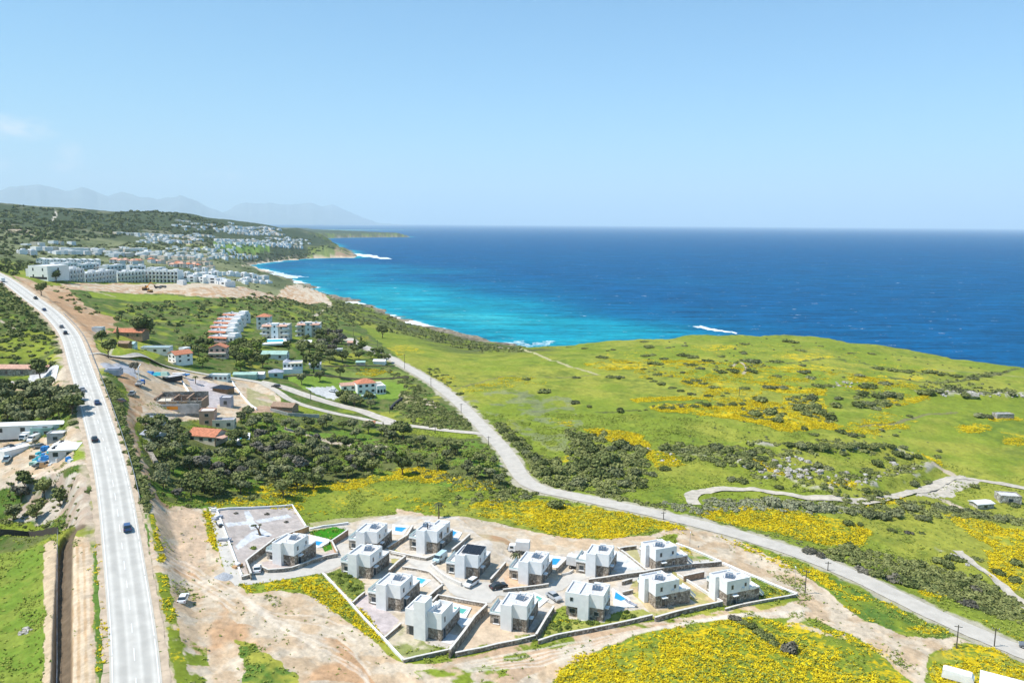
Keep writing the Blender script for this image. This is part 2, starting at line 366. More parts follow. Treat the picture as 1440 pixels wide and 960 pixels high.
def flower(pts, v, warp=2.5, wscale=9, seed=0, soft=None):
    B, m = mask_bb(pts, warp, wscale, seed, soft); FL[B] = np.maximum(FL[B], m*v)
# general zones
LEFTZ = [(-900,1100),(150,1100),(130,700),(100,520),(60,430),(-20,380),(-900,330)]
WOODZ = [(190,590),(330,600),(470,600),(600,612),(690,618),(712,650),(718,690),(640,690),(560,655),(480,680),(400,695),(290,712),(250,712),(215,690)]
MIDZ = [(20,400),(430,398),(470,420),(520,470),(560,505),(600,530),(690,612),(560,600),(380,600),(190,600),(150,540),(120,470)]
TOWNZ = [(-300,395),(-300,318),(430,318),(500,362),(372,368),(372,380),(440,405),(400,405),(100,395)]
HILLZ = [(-600,340),(-600,250),(480,300),(480,333),(300,332),(150,338),(0,345)]
paint(LEFTZ, OLIVE, 3, 10, holes=.42, hscale=22, seed=3, col2=DGRASS)
paint(WOODZ, C3(.10,.12,.035), 3, 10, seed=5, col2=OLIVE); paint(WOODZ, C3(.13,.22,.03), 3, 10, holes=.55, hscale=10, seed=6)
paint(MIDZ, OLIVE*1.1, 3, 10, holes=.38, hscale=14, seed=7, col2=DGRASS)
mt = sstep(1000, 1300, GR)*(GT < -.03)
COL[:] = mix(COL, mix(np.broadcast_to(C3(.10,.12,.05), COL.shape), C3(.20,.21,.10), sstep(.4, .62, fbm(GX, GY, 70, 4, 21))), mt)
mh = sstep(1900, 2400, GR)*(GT < -.1)
hn = fbm(GX, GY, 55, 5, 22)*.6+fbm(GX, GY, 320, 3, 23)*.4
hn = np.where(GR > 4200, .2, hn)
COL[:] = mix(COL, mix(np.broadcast_to(C3(.055,.075,.035), COL.shape), C3(.22,.21,.13), sstep(.56, .72, hn)), mh)
# coastal slope: dark scrub and bare rock near the water
sl = sstep(.07, .03, GT)*(GT > -.25)*(cd < 130)*(cd > 0)
COL[:] = mix(COL, mix(np.broadcast_to(SCRUB*1.2, COL.shape), MEAD*.8, sstep(.45, .6, n2)), sl*sstep(130, 70, cd+(n1-.5)*60))
shore = (cd < 16+10*n1)*(cd > -20)
rock = mix(np.broadcast_to(C3(.30,.25,.18), COL.shape), C3(.16,.13,.09), sstep(.4, .6, n3))
COL[:] = mix(COL, rock, sstep(22, 8, cd+(n2-.5)*16))
# beaches
paint([(340,374),(372,382),(420,371),(500,365),(545,366),(500,360),(440,362),(400,364.5),(360,369)], C3(.60,.47,.33), 6, 60)
paint([(600,690),(330,690)], MEAD)
# brown excavated ground before the hotel rows, bare strip along the road
paint([(86,399),(170,398),(250,402),(330,404),(400,405),(414,401),(440,404),(458,414),(466,424),(440,427),(380,424),(300,419),(225,412),(130,409),(90,406)], RED, 3, 25, col2=PALE, seed=11)
paint([(90,398),(200,399),(330,402),(260,407),(110,404)], PALE*.95, 3, 20, seed=12, holes=.45, hscale=20)
paint([(412,400),(424,400),(470,427),(462,430),(436,414)], PALE, 1, 20)
paint([(120,410),(230,413),(280,420),(200,424),(130,418)], MEAD*1.1, 3, 25)
paint([(14,386),(30,390),(60,400),(90,402),(100,412),(120,430),(140,440),(165,452),(150,462),(138,470),(132,480),(145,500),(125,505),(116,490),(108,475),(96,459),(78,443),(60,428),(40,414)], DIRT, 2, 12, col2=RED, seed=13)
paint([(60,408),(98,412),(130,436),(170,450),(200,455),(150,472),(110,462),(85,440)], RED*1.05, 3, 14, holes=.4, hscale=18, seed=14)
# building site
paint([(120,503),(150,498),(215,512),(265,523),(340,534),(372,540),(395,560),(400,575),(345,580),(330,600),(290,590),(235,590),(200,598),(190,560),(185,530),(160,522),(130,520)], DIRT*1.02, 2, 8, col2=PALE, seed=15)
paint([(140,512),(170,510),(196,522),(190,535),(160,528)], C3(.40,.40,.42), 1.5, 6, seed=16, holes=.3)
paint([(262,530),(330,545),(300,580),(275,560)], C3(.50,.44,.42), 1.5, 6, seed=17)
paint([(345,545),(385,556),(395,570),(350,572)], STRAW*.9, 1.5, 6, seed=17, holes=.45)
# dirt track down beside the road
paint([(160,520),(190,530),(205,560),(190,600),(196,625),(205,650),(213,680),(222,700),(240,712),(210,725),(203,705),(196,680),(186,650),(178,628),(172,600),(178,580),(182,560),(172,540)], DIRT*.95, 1.5, 6, col2=RED*.9, seed=18)

# big bare area south of the village
BIG = [(206,705),(240,710),(290,714),(297,740),(305,770),(318,800),(335,823),(420,832),(455,850),(500,880),(530,905),(565,932),(640,930),(760,898),(860,880),(940,870),(1000,862),(1100,846),(1150,836),(1110,800),(1060,775),(1010,752),(985,745),(1000,744),(1060,770),(1120,800),(1160,828),(1180,850),(1215,872),(1270,893),(1330,897),(1350,896),(1430,925),(1380,906),(1340,908),(1308,920),(1302,945),(1308,975),(1330,1100),(1300,1000),(1285,960),(1255,930),(1200,890),(1140,870),(1060,866),(960,876),(880,896),(800,930),(770,960),(700,1100),(220,1100),(216,960),(212,860),(206,790),(203,740)]
paint(BIG, DIRT*1.05, 1.3, 5, col2=PALE*1.02, seed=19)
paint([(240,760),(330,870),(470,900),(520,960),(300,960),(240,880)], RED*1.15, 3, 16, holes=.52, hscale=14, seed=20)
paint([(205,705),(280,712),(300,800),(210,790)], C3(.55,.40,.27), 2, 10, holes=.45, hscale=8, seed=24)
paint([(600,930),(760,900),(930,878),(1000,868),(900,890),(800,925),(720,960),(640,960)], C3(.52,.36,.23), 2, 8, holes=.47, hscale=7, seed=26)
# track above the village
paint([(560,715),(600,722),(640,726),(690,733),(740,744),(800,756),(850,758),(905,752),(960,741),(1000,738),(1010,752),(940,752),(900,765),(860,775),(800,776),(760,782),(700,770),(650,752),(600,738),(560,728)], DIRT*1.05, 1.2, 5, col2=PALE, seed=27)
paint([(600,735),(560,722),(480,728),(430,735),(470,745),(560,740)], STRAW*.9, 1.5, 5, holes=.42, seed=28)
paint([(640,748),(690,752),(735,772),(720,782),(690,775),(660,760)], C3(.46,.36,.22), 1, 4, col2=RED, seed=29)
# plots of the estate
paint([(318,812),(345,806),(340,770),(304,716),(411,710),(432,740),(490,735),(520,728),(560,722),(640,726),(690,760),(730,770),(800,775),(900,765),(940,760),(1014,789),(1121,836),(1016,850),(920,870),(780,896),(640,918),(567,926),(540,897),(454,806),(335,824)], PALE*1.0, .3, 4, seed=120, col2=C3(.56,.50,.43))
paint([(304,716),(411,711),(430,740),(415,746),(386,757),(346,787),(352,804),(342,808)], C3(.46,.40,.36), .1, 4, seed=121, col2=C3(.50,.43,.38))
for q in ([(343,719),(350,718),(364,741),(353,745)], [(316,735),(350,732),(352,736),(320,741)], [(360,731),(404,723),(410,727),(365,735)], [(350,750),(365,742),(376,748),(382,752),(358,758),(334,772),(331,768)]): paint(q, C3(.62,.62,.62), .5, 3, seed=122)
paint([(434,747),(470,740),(489,745),(465,759),(462,757),(437,751)], C3(.045,.22,.008), .1, 4, seed=123); paint([(451,765),(466,761),(467,772),(456,776)], C3(.05,.2,.01), .3, 3, seed=124, holes=.35)
paint([(368,790),(395,785),(420,797),(400,801),(372,797)], C3(.50,.42,.38), .2, 3, seed=125); paint([(418,797),(440,785),(470,772),(472,778),(440,786),(415,798)], C3(.48,.41,.38), .2, 3, seed=126)
paint([(458,806),(475,800),(492,803),(513,820),(513,831),(496,845)], C3(.16,.20,.04), .6, 2, seed=127); flower([(458,806),(475,800),(492,803),(513,820),(513,831),(496,845)], .33, .6, 2, 127)
paint([(500,848),(515,834),(545,858),(562,872),(541,893)], C3(.50,.43,.41), .2, 3, seed=128)
paint([(541,896),(566,878),(600,905),(632,912),(600,920),(567,927)], C3(.55,.47,.34), .3, 3, seed=129, col2=C3(.25,.27,.09))
paint([(632,845),(616,836),(684,849),(668,864),(650,858)], C3(.55,.40,.26), .2, 3, seed=130)
paint([(684,852),(690,862),(705,882),(740,893),(752,891),(700,903),(640,916),(664,880)], C3(.60,.46,.32), .2, 3, seed=131)
paint([(745,890),(778,856),(784,862),(770,885),(757,897)], C3(.3,.24,.18), .2, 3, seed=132)
paint([(784,856),(796,848),(800,870),(850,874),(868,860),(905,856),(917,863),(867,875),(790,890),(758,899),(776,870)], C3(.20,.25,.035), .5, 2, seed=133, col2=C3(.33,.33,.08)); flower([(784,856),(796,848),(800,870),(850,874),(917,863),(790,890),(758,899)], .36, .5, 2, 133)
paint([(890,812),(905,820),(925,858),(955,850),(1015,845),(921,867),(905,850),(885,830)], C3(.55,.42,.24), .4, 3, seed=134, col2=C3(.42,.38,.15))
paint([(945,800),(955,808),(1015,846),(985,851),(960,835),(945,815)], C3(.40,.36,.13), .4, 3, seed=135, col2=C3(.55,.42,.24))
paint([(1055,810),(1085,820),(1118,835),(1070,844),(1045,848),(1060,830)], C3(.14,.21,.03), .5, 3, seed=136, col2=MEAD2); flower([(1055,810),(1085,820),(1118,835),(1070,844)], .36, .5, 3, 136)
paint([(955,770),(972,772),(1005,788),(975,790),(962,780)], C3(.14,.22,.03), .5, 3, seed=137, col2=C3(.45,.38,.22)); flower([(955,768),(968,770),(975,782),(960,778)], .55, .5, 3, 137)
paint([(878,770),(895,768),(905,798),(888,784)], C3(.45,.40,.2), .3, 3, seed=138)
paint([(862,782),(872,772),(905,801),(872,806),(862,800)], C3(.60,.60,.58), .2, 3, seed=139)
paint([(708,812),(725,800),(730,812),(765,822),(712,828)], C3(.62,.42,.27), .2, 3, seed=140); paint([(690,812),(712,790),(722,800),(712,812)], C3(.6,.45,.31), .2, 3, seed=140)
paint([(548,777),(556,771),(568,778),(550,795)], C3(.45,.40,.16), .3, 3, seed=141)
paint([(895,745),(925,746),(975,752),(965,760),(950,757),(905,752)], C3(.4,.33,.1), .3, 3, seed=142, a=0)
paint([(960,742),(1000,738),(1010,752),(1060,777),(1110,797),(1165,830),(1185,850),(1215,872),(1160,872),(1123,838),(1085,821),(1040,803),(1014,790),(975,774),(951,762)], DIRT*1.0, .8, 4, col2=PALE, seed=143)
# green patches inside the bare area
paint([(329,897),(352,905),(385,925),(415,952),(420,975),(345,975),(338,930)], DGRASS*1.4, 1.2, 4, seed=30, col2=MEAD2)
paint([(338,822),(375,816),(412,815),(415,828),(380,830),(350,834)], MEAD*1.1, 1, 3, seed=31); flower([(338,822),(375,816),(412,815),(415,828),(380,830),(350,834)], .62, 1, 3, 31)
paint([(418,812),(440,806),(460,812),(490,840),(520,870),(545,905),(530,900),(490,872),(450,845),(430,832)], MEAD*1.1, 1, 3, seed=32); flower([(418,812),(440,806),(460,812),(490,840),(520,870),(545,905),(530,900),(490,872),(450,845),(430,832)], .68, 1, 3, 32)
paint([(286,716),(300,722),(304,750),(310,775),(300,770),(290,745)], MEAD, .8, 3, seed=33); flower([(286,716),(300,722),(304,750),(310,775),(300,770),(290,745)], .6, .8, 3)
for q in ([(205,722),(214,720),(232,790),(224,792)], [(214,806),(226,806),(236,850),(252,930),(262,980),(246,980),(236,920),(224,860)], [(127,765),(138,765),(146,860),(158,960),(160,1060),(136,1060),(134,900)]):
    paint(q, MEAD*.95, 1, 3, holes=.38, hscale=2.5, seed=34); flower(q, .5, .6, 3, 34)
paint([(232,905),(285,900),(310,960),(300,1000),(250,1000)], MEAD*.95, 1, 3, holes=.54, hscale=3, seed=35)
paint([(600,910),(760,890),(940,868),(990,862),(960,873),(800,905),(690,935),(600,945)], MEAD*.9, 1, 3, holes=.58, hscale=3, seed=36)
paint([(700,960),(600,960),(580,945),(640,938),(720,935)], MEAD*1.1, 1, 3, holes=.5, hscale=4, seed=37)
paint([(845,878),(870,872),(1000,858),(1110,848),(1085,858),(1000,868)], MEAD2, .8, 3, holes=.45, hscale=3, seed=38); 
paint([(1120,862),(1200,885),(1180,900),(1110,880)], PALE, 2, 4, holes=.42, hscale=4, seed=39)
# trench side, spoil and graded strip on the left
paint([(60,765),(80,762),(84,800),(82,900),(80,1100),(58,1100),(60,900)], C3(.55,.42,.28), 1, 3, seed=41)
paint([(96,762),(110,755),(124,756),(130,800),(134,900),(136,1000),(136,1100),(92,1100),(94,850)], C3(.56,.42,.27), .6, 4, seed=42, col2=C3(.50,.34,.20))
paint([(-200,762),(60,764),(62,860),(58,1100),(-200,1100)], C3(.155,.235,.03), .5, 4, seed=43, col2=C3(.21,.26,.04))
paint([(0,672),(60,668),(118,662),(128,690),(132,742),(100,744),(60,750),(-60,755),(-60,680)], C3(.42,.32,.24), 2, 6, seed=44, col2=C3(.48,.42,.34)); paint([(0,672),(60,668),(100,700),(90,744),(0,752),(-60,755),(-60,680)], DGRASS*1.2, 2, 6, seed=45, holes=.5, hscale=6)
paint([(0,735),(60,735),(100,744),(0,752),(-60,755)], MEAD, 1, 4, seed=46)
paint([(-80,690),(0,676),(60,662),(128,650),(130,655),(60,670),(0,688)], C3(.58,.47,.36), .4, 3, seed=47)
paint([(-100,612),(0,606),(60,606),(110,602),(128,625),(132,652),(60,664),(0,676),(-100,690)], PALE*.97, 1, 5, seed=48, col2=DIRT)
paint([(108,620),(118,618),(120,646),(100,650),(104,636)], MEAD*1.3, .6, 3, seed=49)
paint([(-60,535),(0,532),(80,528),(90,514),(98,516),(100,536),(0,540),(-60,545)], PALE*1.05, .5, 5, seed=50); paint([(44,516),(82,513),(80,532),(40,534)], C3(.58,.57,.57), .3, 5)
paint([(-60,543),(0,541),(96,537),(98,546),(40,548),(0,552)], DIRT, 1, 4, seed=51, holes=.4)
paint([(-100,545),(98,545),(122,590),(100,600),(-100,606)], C3(.13,.19,.035), 2, 6, seed=52, holes=.35, col2=DGRASS)
# gardens and fields between the houses
paint([(132,478),(160,476),(200,470),(225,500),(210,512),(160,500),(140,494)], MEAD*1.15, 1, 6, seed=53, col2=MEAD2)
paint([(400,530),(470,525),(545,530),(575,545),(560,560),(430,548)], C3(.17,.26,.035), 1, 6, seed=54)
paint([(455,520),(560,520),(585,530),(570,535),(460,532)], C3(.19,.24,.05), 1, 6, seed=55)
paint([(560,553),(600,560),(605,570),(560,568)], STRAW*.8, 1, 6, seed=56); paint([(595,560),(618,568),(612,574),(598,570)], PALE*.9, .6, 4)
paint([(345,592),(420,602),(470,610),(560,618),(640,625),(640,640),(560,632),(470,622),(350,610)], C3(.15,.25,.035), 1.5, 6, seed=57)
paint([(400,600),(470,620),(550,628),(548,631),(465,624),(398,604)], PALE*.9, .4, 4)
paint([(335,575),(372,570),(400,575),(385,580),(350,582)], C3(.45,.30,.20), .6, 4)
paint([(430,545),(470,543),(481,556),(470,562),(440,552)], C3(.56,.55,.53), .3, 5)
paint([(260,345),(370,344),(372,350),(290,351)], C3(.26,.28,.07), 4, 60, seed=58); paint([(300,340),(375,343),(380,352),(300,350)], C3(.17,.27,.05), 4, 60, seed=59)
paint([(438,355),(480,352),(490,360),(430,362)], C3(.2,.24,.07), 5, 60)
paint([(480,340),(500,356),(497,362),(470,360)], C3(.35,.24,.15), 8, 60, holes=.45, hscale=60)
paint([(260,342),(266,333),(275,334),(267,345)], PALE, 2, 30); paint([(370,318),(382,322),(392,330),(388,331),(378,324)], PALE*.8, 2, 30)
paint([(70,310),(78,297),(83,296),(76,311)], C3(.5,.45,.36), 3, 40); paint([(0,315),(20,318),(45,326),(50,332),(20,328),(0,322)], C3(.42,.34,.24), 6, 40, holes=.35, hscale=30)
# flower fields
MG = MEAD*1.0
flower([(740,985),(770,955),(860,905),(930,880),(1010,868),(1100,868),(1190,888),(1250,930),(1290,970),(1310,1150),(700,1150)], .64, 3, 8, 61)
paint([(1120,925),(1180,905),(1270,960),(1120,975)], C3(.14,.24,.03), 3, 8, seed=62, a=.0)
flower([(650,716),(700,702),(760,704),(830,710),(905,722),(955,737),(962,742),(900,752),(850,757),(800,756),(740,742),(690,729)], .70, 3, 9, 63)
flower([(320,708),(360,700),(450,690),(520,684),(600,700),(700,712),(690,728),(620,722),(540,716),(440,722),(380,712)], .44, 3, 9, 64)
flower([(290,705),(330,700),(420,705),(425,715),(300,715)], .6, 2, 6, 65)
flower([(340,685),(420,680),(470,672),(540,668),(560,672),(470,690),(400,700),(345,700)], .62, 2.5, 8, 66)
flower([(550,660),(580,656),(620,660),(640,672),(610,680),(560,676)], .68, 2, 6, 67); flower([(620,670),(700,672),(720,690),(640,694)], .5, 3, 8, 68)
flower([(975,722),(1010,712),(1100,712),(1160,724),(1222,745),(1215,768),(1150,768),(1080,750)], .74, 3, 9, 69)
flower([(1325,722),(1380,732),(1440,745),(1440,800),(1400,775)], .66, 2.5, 8, 70); flower([(1380,770),(1440,800),(1440,832),(1400,800)], .66, 2.5, 8, 71); flower([(1395,800),(1437,828),(1430,836),(1385,806)], .7, 1.5, 6, 72)
flower([(1232,700),(1275,700),(1275,708),(1200,712)], .62, 2, 6, 73); flower([(1165,675),(1205,676),(1200,687),(1160,686)], .6, 2, 6, 74)
flower([(905,572),(925,566),(1000,570),(1080,575),(1130,603),(1110,608),(1060,595),(1000,585),(930,580)], .74, 2.5, 10, 75)
flower([(820,605),(850,602),(905,612),(915,630),(880,628),(850,618)], .74, 2, 6, 76); flower([(770,588),(800,584),(815,592),(800,600),(775,598)], .55, 2, 6, 77); flower([(905,630),(950,640),(965,655),(930,660),(910,645)], .64, 2, 6, 78); flower([(775,645),(800,640),(800,650),(775,650)], .66, 1, 6, 78)
flower([(895,683),(930,680),(928,668),(905,672)], .5, 2, 6, 79)
flower([(960,525),(1060,520),(1100,530),(1060,560),(1180,600),(1250,580),(1290,590),(1230,615),(1130,600),(1040,580),(960,550)], .54, 6, 14, 80)
for k_, q in enumerate(([(985,487),(1030,484),(1040,490),(990,493)], [(1085,500),(1150,497),(1180,503),(1120,508)], [(820,512),(880,508),(930,516),(850,520)], [(1075,515),(1150,513),(1200,520),(1110,524)], [(930,508),(985,505),(1010,512),(940,516)], [(1190,530),(1290,528),(1300,534),(1200,538)], [(1055,640),(1085,655),(1100,672),(1070,660)], [(1290,633),(1330,655),(1340,670),(1315,655)], [(880,560),(960,556),(990,562),(900,566)])): flower(q, .66, 3, 10, 170+k_)
flower([(840,495),(1100,480),(1260,500),(1330,540),(1300,560),(1100,540),(900,530)], .46, 6, 14, 81)
flower([(1060,535),(1130,545),(1165,548),(1160,556),(1090,552)], .72, 2, 9, 82); flower([(1040,572),(1070,562),(1110,570),(1170,590),(1180,600),(1130,608),(1080,595)], .70, 2.5, 9, 83)
flower([(1100,556),(1160,560),(1170,590),(1150,580),(1100,570)], .66, 2, 9, 84); flower([(1250,560),(1300,556),(1310,562),(1240,575)], .66, 2, 9, 85)
flower([(1340,600),(1380,595),(1400,600),(1380,608),(1345,608)], .66, 2, 9, 86); flower([(1405,606),(1440,610),(1440,630),(1410,625)], .55, 2, 9, 87); flower([(1390,585),(1440,588),(1438,592),(1390,592)], .72, 1, 6, 88)
flower([(1270,518),(1340,520),(1345,528),(1290,526)], .6, 2, 6, 89); flower([(540,488),(570,484),(600,495),(560,500)], .64, 2, 6, 90); flower([(500,474),(520,472),(520,480),(505,480)], .55, 2, 6, 91)
flower([(505,518),(560,520),(555,528),(500,527)], .56, 2, 6, 92); flower([(560,520),(640,530),(640,560),(600,540)], .35, 3, 8, 93); flower([(640,545),(700,530),(760,530),(770,540),(700,548),(645,556)], .42, 2, 8, 94)
flower([(1003,750),(1063,770),(1150,800),(1165,806),(1160,820),(1110,800),(1060,778),(1010,757)], .62, 1, 4, 95)
paint([(1165,810),(1205,826),(1260,850),(1320,878),(1352,893),(1330,897),(1280,893),(1220,873),(1185,848),(1150,820)], MEAD*1.0, .8, 4, seed=96, col2=DGRASS*1.4); flower([(1165,810),(1190,822),(1235,842),(1190,846),(1150,820)], .6, 1, 4, 96); flower([(1185,848),(1220,873),(1280,893),(1352,893),(1330,884),(1250,880),(1215,862)], .58, 1, 3, 96); flower([(1205,826),(1352,890),(1340,893),(1250,855)], .45, 1, 3, 96)
paint([(1308,922),(1345,908),(1380,905),(1440,925),(1470,940),(1440,990),(1330,1000),(1306,960)], MEAD, 1, 4, seed=97, col2=MEAD2); flower([(1308,922),(1345,908),(1380,905),(1440,925),(1470,940),(1440,990),(1330,1000),(1306,960)], .68, 1.5, 5, 97)
flower([(1290,830),(1330,835),(1325,845),(1300,842)], .7, 1, 4, 98); flower([(1360,860),(1440,900),(1430,905),(1350,866)], .4, 1, 4, 98)
flower([(830,758),(870,768),(900,764),(955,745),(965,750),(900,775),(860,780)], .35, 1, 4, 99)
# pale lines of paths and low banks over the meadow
def line_paint(pts, col, w, a=1.0, seed=0, holes=0):
    L = resample(uxy(pts), 4); L = L[::2] if len(L) > 60 else L; B = bbof(L, w*3+2); x = GX[B]; y = GY[B]
    D = poly_dist(x, y, L); m = sstep(w*1.3, w*.7, D+(fbm(x, y, 3, 2, seed+5)-.5)*w)*a
    if holes: m = m*sstep(holes-.05, holes+.05, fbm(x, y, 6, 3, seed+9))
    COL[B] = mix(COL[B], col, m); FL[B] = FL[B]*(1-m)
line_paint([(722,490),(760,500),(800,515),(842,527)], C3(.42,.38,.2), 1.2); line_paint([(842,527),(760,530),(700,531),(640,547)], C3(.2,.19,.07), .9)
line_paint([(1030,515),(1040,509),(1050,520),(1045,526)], PALE*.8, .8); line_paint([(700,488),(722,490)], PALE*.8, 1)
line_paint([(440,408),(466,427)], PALE, 2.6); line_paint([(466,427),(462,432),(450,439),(440,445)], PALE, 1.7)
line_paint([(0,450),(12,458),(20,462)], PALE*.8, .7); line_paint([(120,400),(125,408),(160,417)], C3(.45,.38,.24), 1.6)
line_paint([(155,478),(158,490),(152,500)], C3(.5,.45,.3), .5); line_paint([(1045,585),(1080,590),(1040,583)], SCRUB, .8)
line_paint([(750,578),(860,580),(910,576)], SCRUB*1.2, .7, holes=.45); line_paint([(1210,600),(1260,595),(1300,583),(1345,580)], C3(.2,.18,.09), .9)
line_paint([(1315,652),(1330,662),(1345,672)], PALE, 1.6); line_paint([(1300,692),(1325,702),(1362,718)], PALE, 1.2, holes=.3)
line_paint([(1250,530),(1320,538),(1390,528),(1430,518)], SCRUB*1.3, 1.5); line_paint([(1100,512),(1180,505),(1260,520),(1340,530)], SCRUB*1.2, 1.5, holes=.4); line_paint([(1320,520),(1440,530)], STRAW*.7, 2, .5)
for k in range(7): line_paint([(330+k*3,830+k*4),(380+k*10,860+k*8),(460+k*9,870+k*14),(520,900+k*16)], C3(.68,.58,.46), .35, .5, k, .4)
for k in range(5): line_paint([(640+k*4,935+k*2),(760,912+k*6),(880,888+k*2),(1000,868+k),(1130,858+k*2)], C3(.66,.58,.47), .3, .6, k)
for k in range(4): line_paint([(210,780+k*5),(260,790+k*8),(300,815+k*8),(330,830+k*10)], C3(.68,.58,.46), .4, .5, k)
for k in range(3): line_paint([(104+k*9,770),(106+k*9,850),(105+k*11,960),(104+k*12,1100)], C3(.62,.50,.36), .35, .8, k)
line_paint(MAIN, C3(.50,.40,.29), 6.4, .9)
paint([(134,525),(155,540),(172,570),(179,600),(188,635),(202,670),(214,700),(210,716),(200,712),(184,668),(168,625),(154,590),(142,560)], C3(.15,.17,.06), .8, 4, seed=150, col2=DGRASS*1.3)
for k_, q in enumerate(([(203,722),(207,722),(213,790),(209,790)], [(209,722),(216,722),(233,786),(226,792)], [(210,806),(215,806),(231,960),(236,1060),(226,1060),(223,960)], [(220,806),(236,806),(246,860),(268,960),(290,1060),(262,1060),(247,960),(236,900),(226,840)], [(129,765),(137,765),(149,860),(158,960),(160,1060),(142,1060),(139,960),(132,860)])):
    paint(q, MEAD*.9 if k_ % 2 else DGRASS*1.4, .6, 2.5, holes=.3, hscale=2.5, seed=160+k_); flower(q, (.2,.6,.2,.45,.35)[k_], .5, 3, 160+k_); line_paint(COASTR, C3(.42,.38,.28), 4.0, .8)
# violet thistle cover and brushed grey green on the near meadow
paint([(640,560),(720,545),(800,560),(820,600),(790,640),(760,640),(700,590)], C3(.22,.22,.17), 4, 9, holes=.55, hscale=6, seed=101, a=.45)
# rocks show pale in the terraces
COL[:] = mix(COL, C3(.42,.38,.31), sstep(.9, 1.6, terr)*sstep(.52, .6, n3)*.9)
COL[:] = mix(COL, C3(.16,.12,.08), trn)
COL *= (.88+.24*n4)[...,None]

mg = bpy.data.materials.new('ground_cover'); mg.use_nodes = True; nt = mg.node_tree; B = nt.nodes['Principled BSDF']
def nd(t, **k):
    n = nt.nodes.new(t)
    for a, b in k.items(): setattr(n, a, b)
    return n
def mth(op, a, b=None, c=None, clamp=False):
    n = nd('ShaderNodeMath', operation=op, use_clamp=clamp)
    for i, v in enumerate((a, b, c)):
        if v is None: continue
        if isinstance(v, (int, float)): n.inputs[i].default_value = v
        else: nt.links.new(v, n.inputs[i])
    return n.outputs[0]
geo = nd('ShaderNodeNewGeometry'); ac = nd('ShaderNodeAttribute', attribute_name='soil'); af = nd('ShaderNodeAttribute', attribute_name='bloom')
def tnoise(scale, det=3, rough=.55):
    n = nd('ShaderNodeTexNoise'); n.inputs['Scale'].default_value = scale; n.inputs['Detail'].default_value = det; n.inputs['Roughness'].default_value = rough
    nt.links.new(geo.outputs['Position'], n.inputs[0]); return n.outputs[0]
na = tnoise(.9, 5, .65); nb = tnoise(.16, 4); nc = tnoise(3.5, 2)
fn = mth('ADD', mth('MULTIPLY', na, .75), mth('MULTIPLY', nb, .65))           # ~0.7 mean
fv = mth('MULTIPLY', mth('SUBTRACT', mth('ADD', af.outputs['Fac'], mth('MULTIPLY', mth('SUBTRACT', fn, .7), 1.9)), .615), 4.0, clamp=True)
fv = mth('MULTIPLY', fv, mth('GREATER_THAN', af.outputs['Fac'], .1))
yel = nd('ShaderNodeMix', data_type='RGBA'); yel.inputs[6].default_value = (.58,.37,.006,1); yel.inputs[7].default_value = (.74,.54,.010,1); nt.links.new(nc, yel.inputs[0])
nd_ = tnoise(.34, 6, .75); ne = tnoise(.06, 6, .7)
var = mth('ADD', mth('ADD', mth('MULTIPLY', na, .75), mth('MULTIPLY', nd_, .75)), mth('MULTIPLY', mth('SUBTRACT', ne, .12), .62))
vm = nd('ShaderNodeVectorMath', operation='SCALE'); nt.links.new(ac.outputs['Color'], vm.inputs[0]); nt.links.new(var, vm.inputs['Scale'])
mxg = nd('ShaderNodeMix', data_type='RGBA'); nt.links.new(mth('MULTIPLY', fv, .9), mxg.inputs[0]); nt.links.new(vm.outputs[0], mxg.inputs[6]); nt.links.new(yel.outputs[2], mxg.inputs[7])
nt.links.new(mxg.outputs[2], B.inputs['Base Color']); B.inputs['Roughness'].default_value = .95; B.inputs['Specular IOR Level'].default_value = .1
bp = nd('ShaderNodeBump'); bp.inputs['Strength'].default_value = .55; bp.inputs['Distance'].default_value = .35; nt.links.new(na, bp.inputs['Height']); nt.links.new(bp.outputs[0], B.inputs['Normal'])

idx = np.arange(NT*NR).reshape(NT, NR)
q = np.stack([idx[:-1,:-1], idx[:-1,1:], idx[1:,1:], idx[1:,:-1]], -1)     # checked: faces up
keep = ~((cd[:-1,:-1] < -60) & (cd[1:,1:] < -60))
V = np.stack([GX, GY, GZ], -1).reshape(-1, 3)
quads = q[keep][:, ::-1]
used = np.zeros(len(V), bool); used[quads.ravel()] = True; remap = np.cumsum(used)-1
me = mesh_np('ground', V[used], remap[quads]); cattr(me, 'soil', COL.reshape(-1,3)[used]); fattr(me, 'bloom', FL.ravel()[used])
ground = structure('ground', me, mg)
print('ground faces', len(quads))
def sheet(name, m, mat, lift, attrs=False):
    """a sheet of its own over the ground wherever mask m is set"""
    k = (m[:-1,:-1] > .5) & (m[1:,1:] > .5)
    qs = q[k][:, ::-1]
    if len(qs) == 0: return None
    u = np.zeros(len(V), bool); u[qs.ravel()] = True; rm = np.cumsum(u)-1
    vv = V[u].copy(); vv[:,2] += lift
    return structure(name, mesh_np(name, vv, rm[qs]), mat)
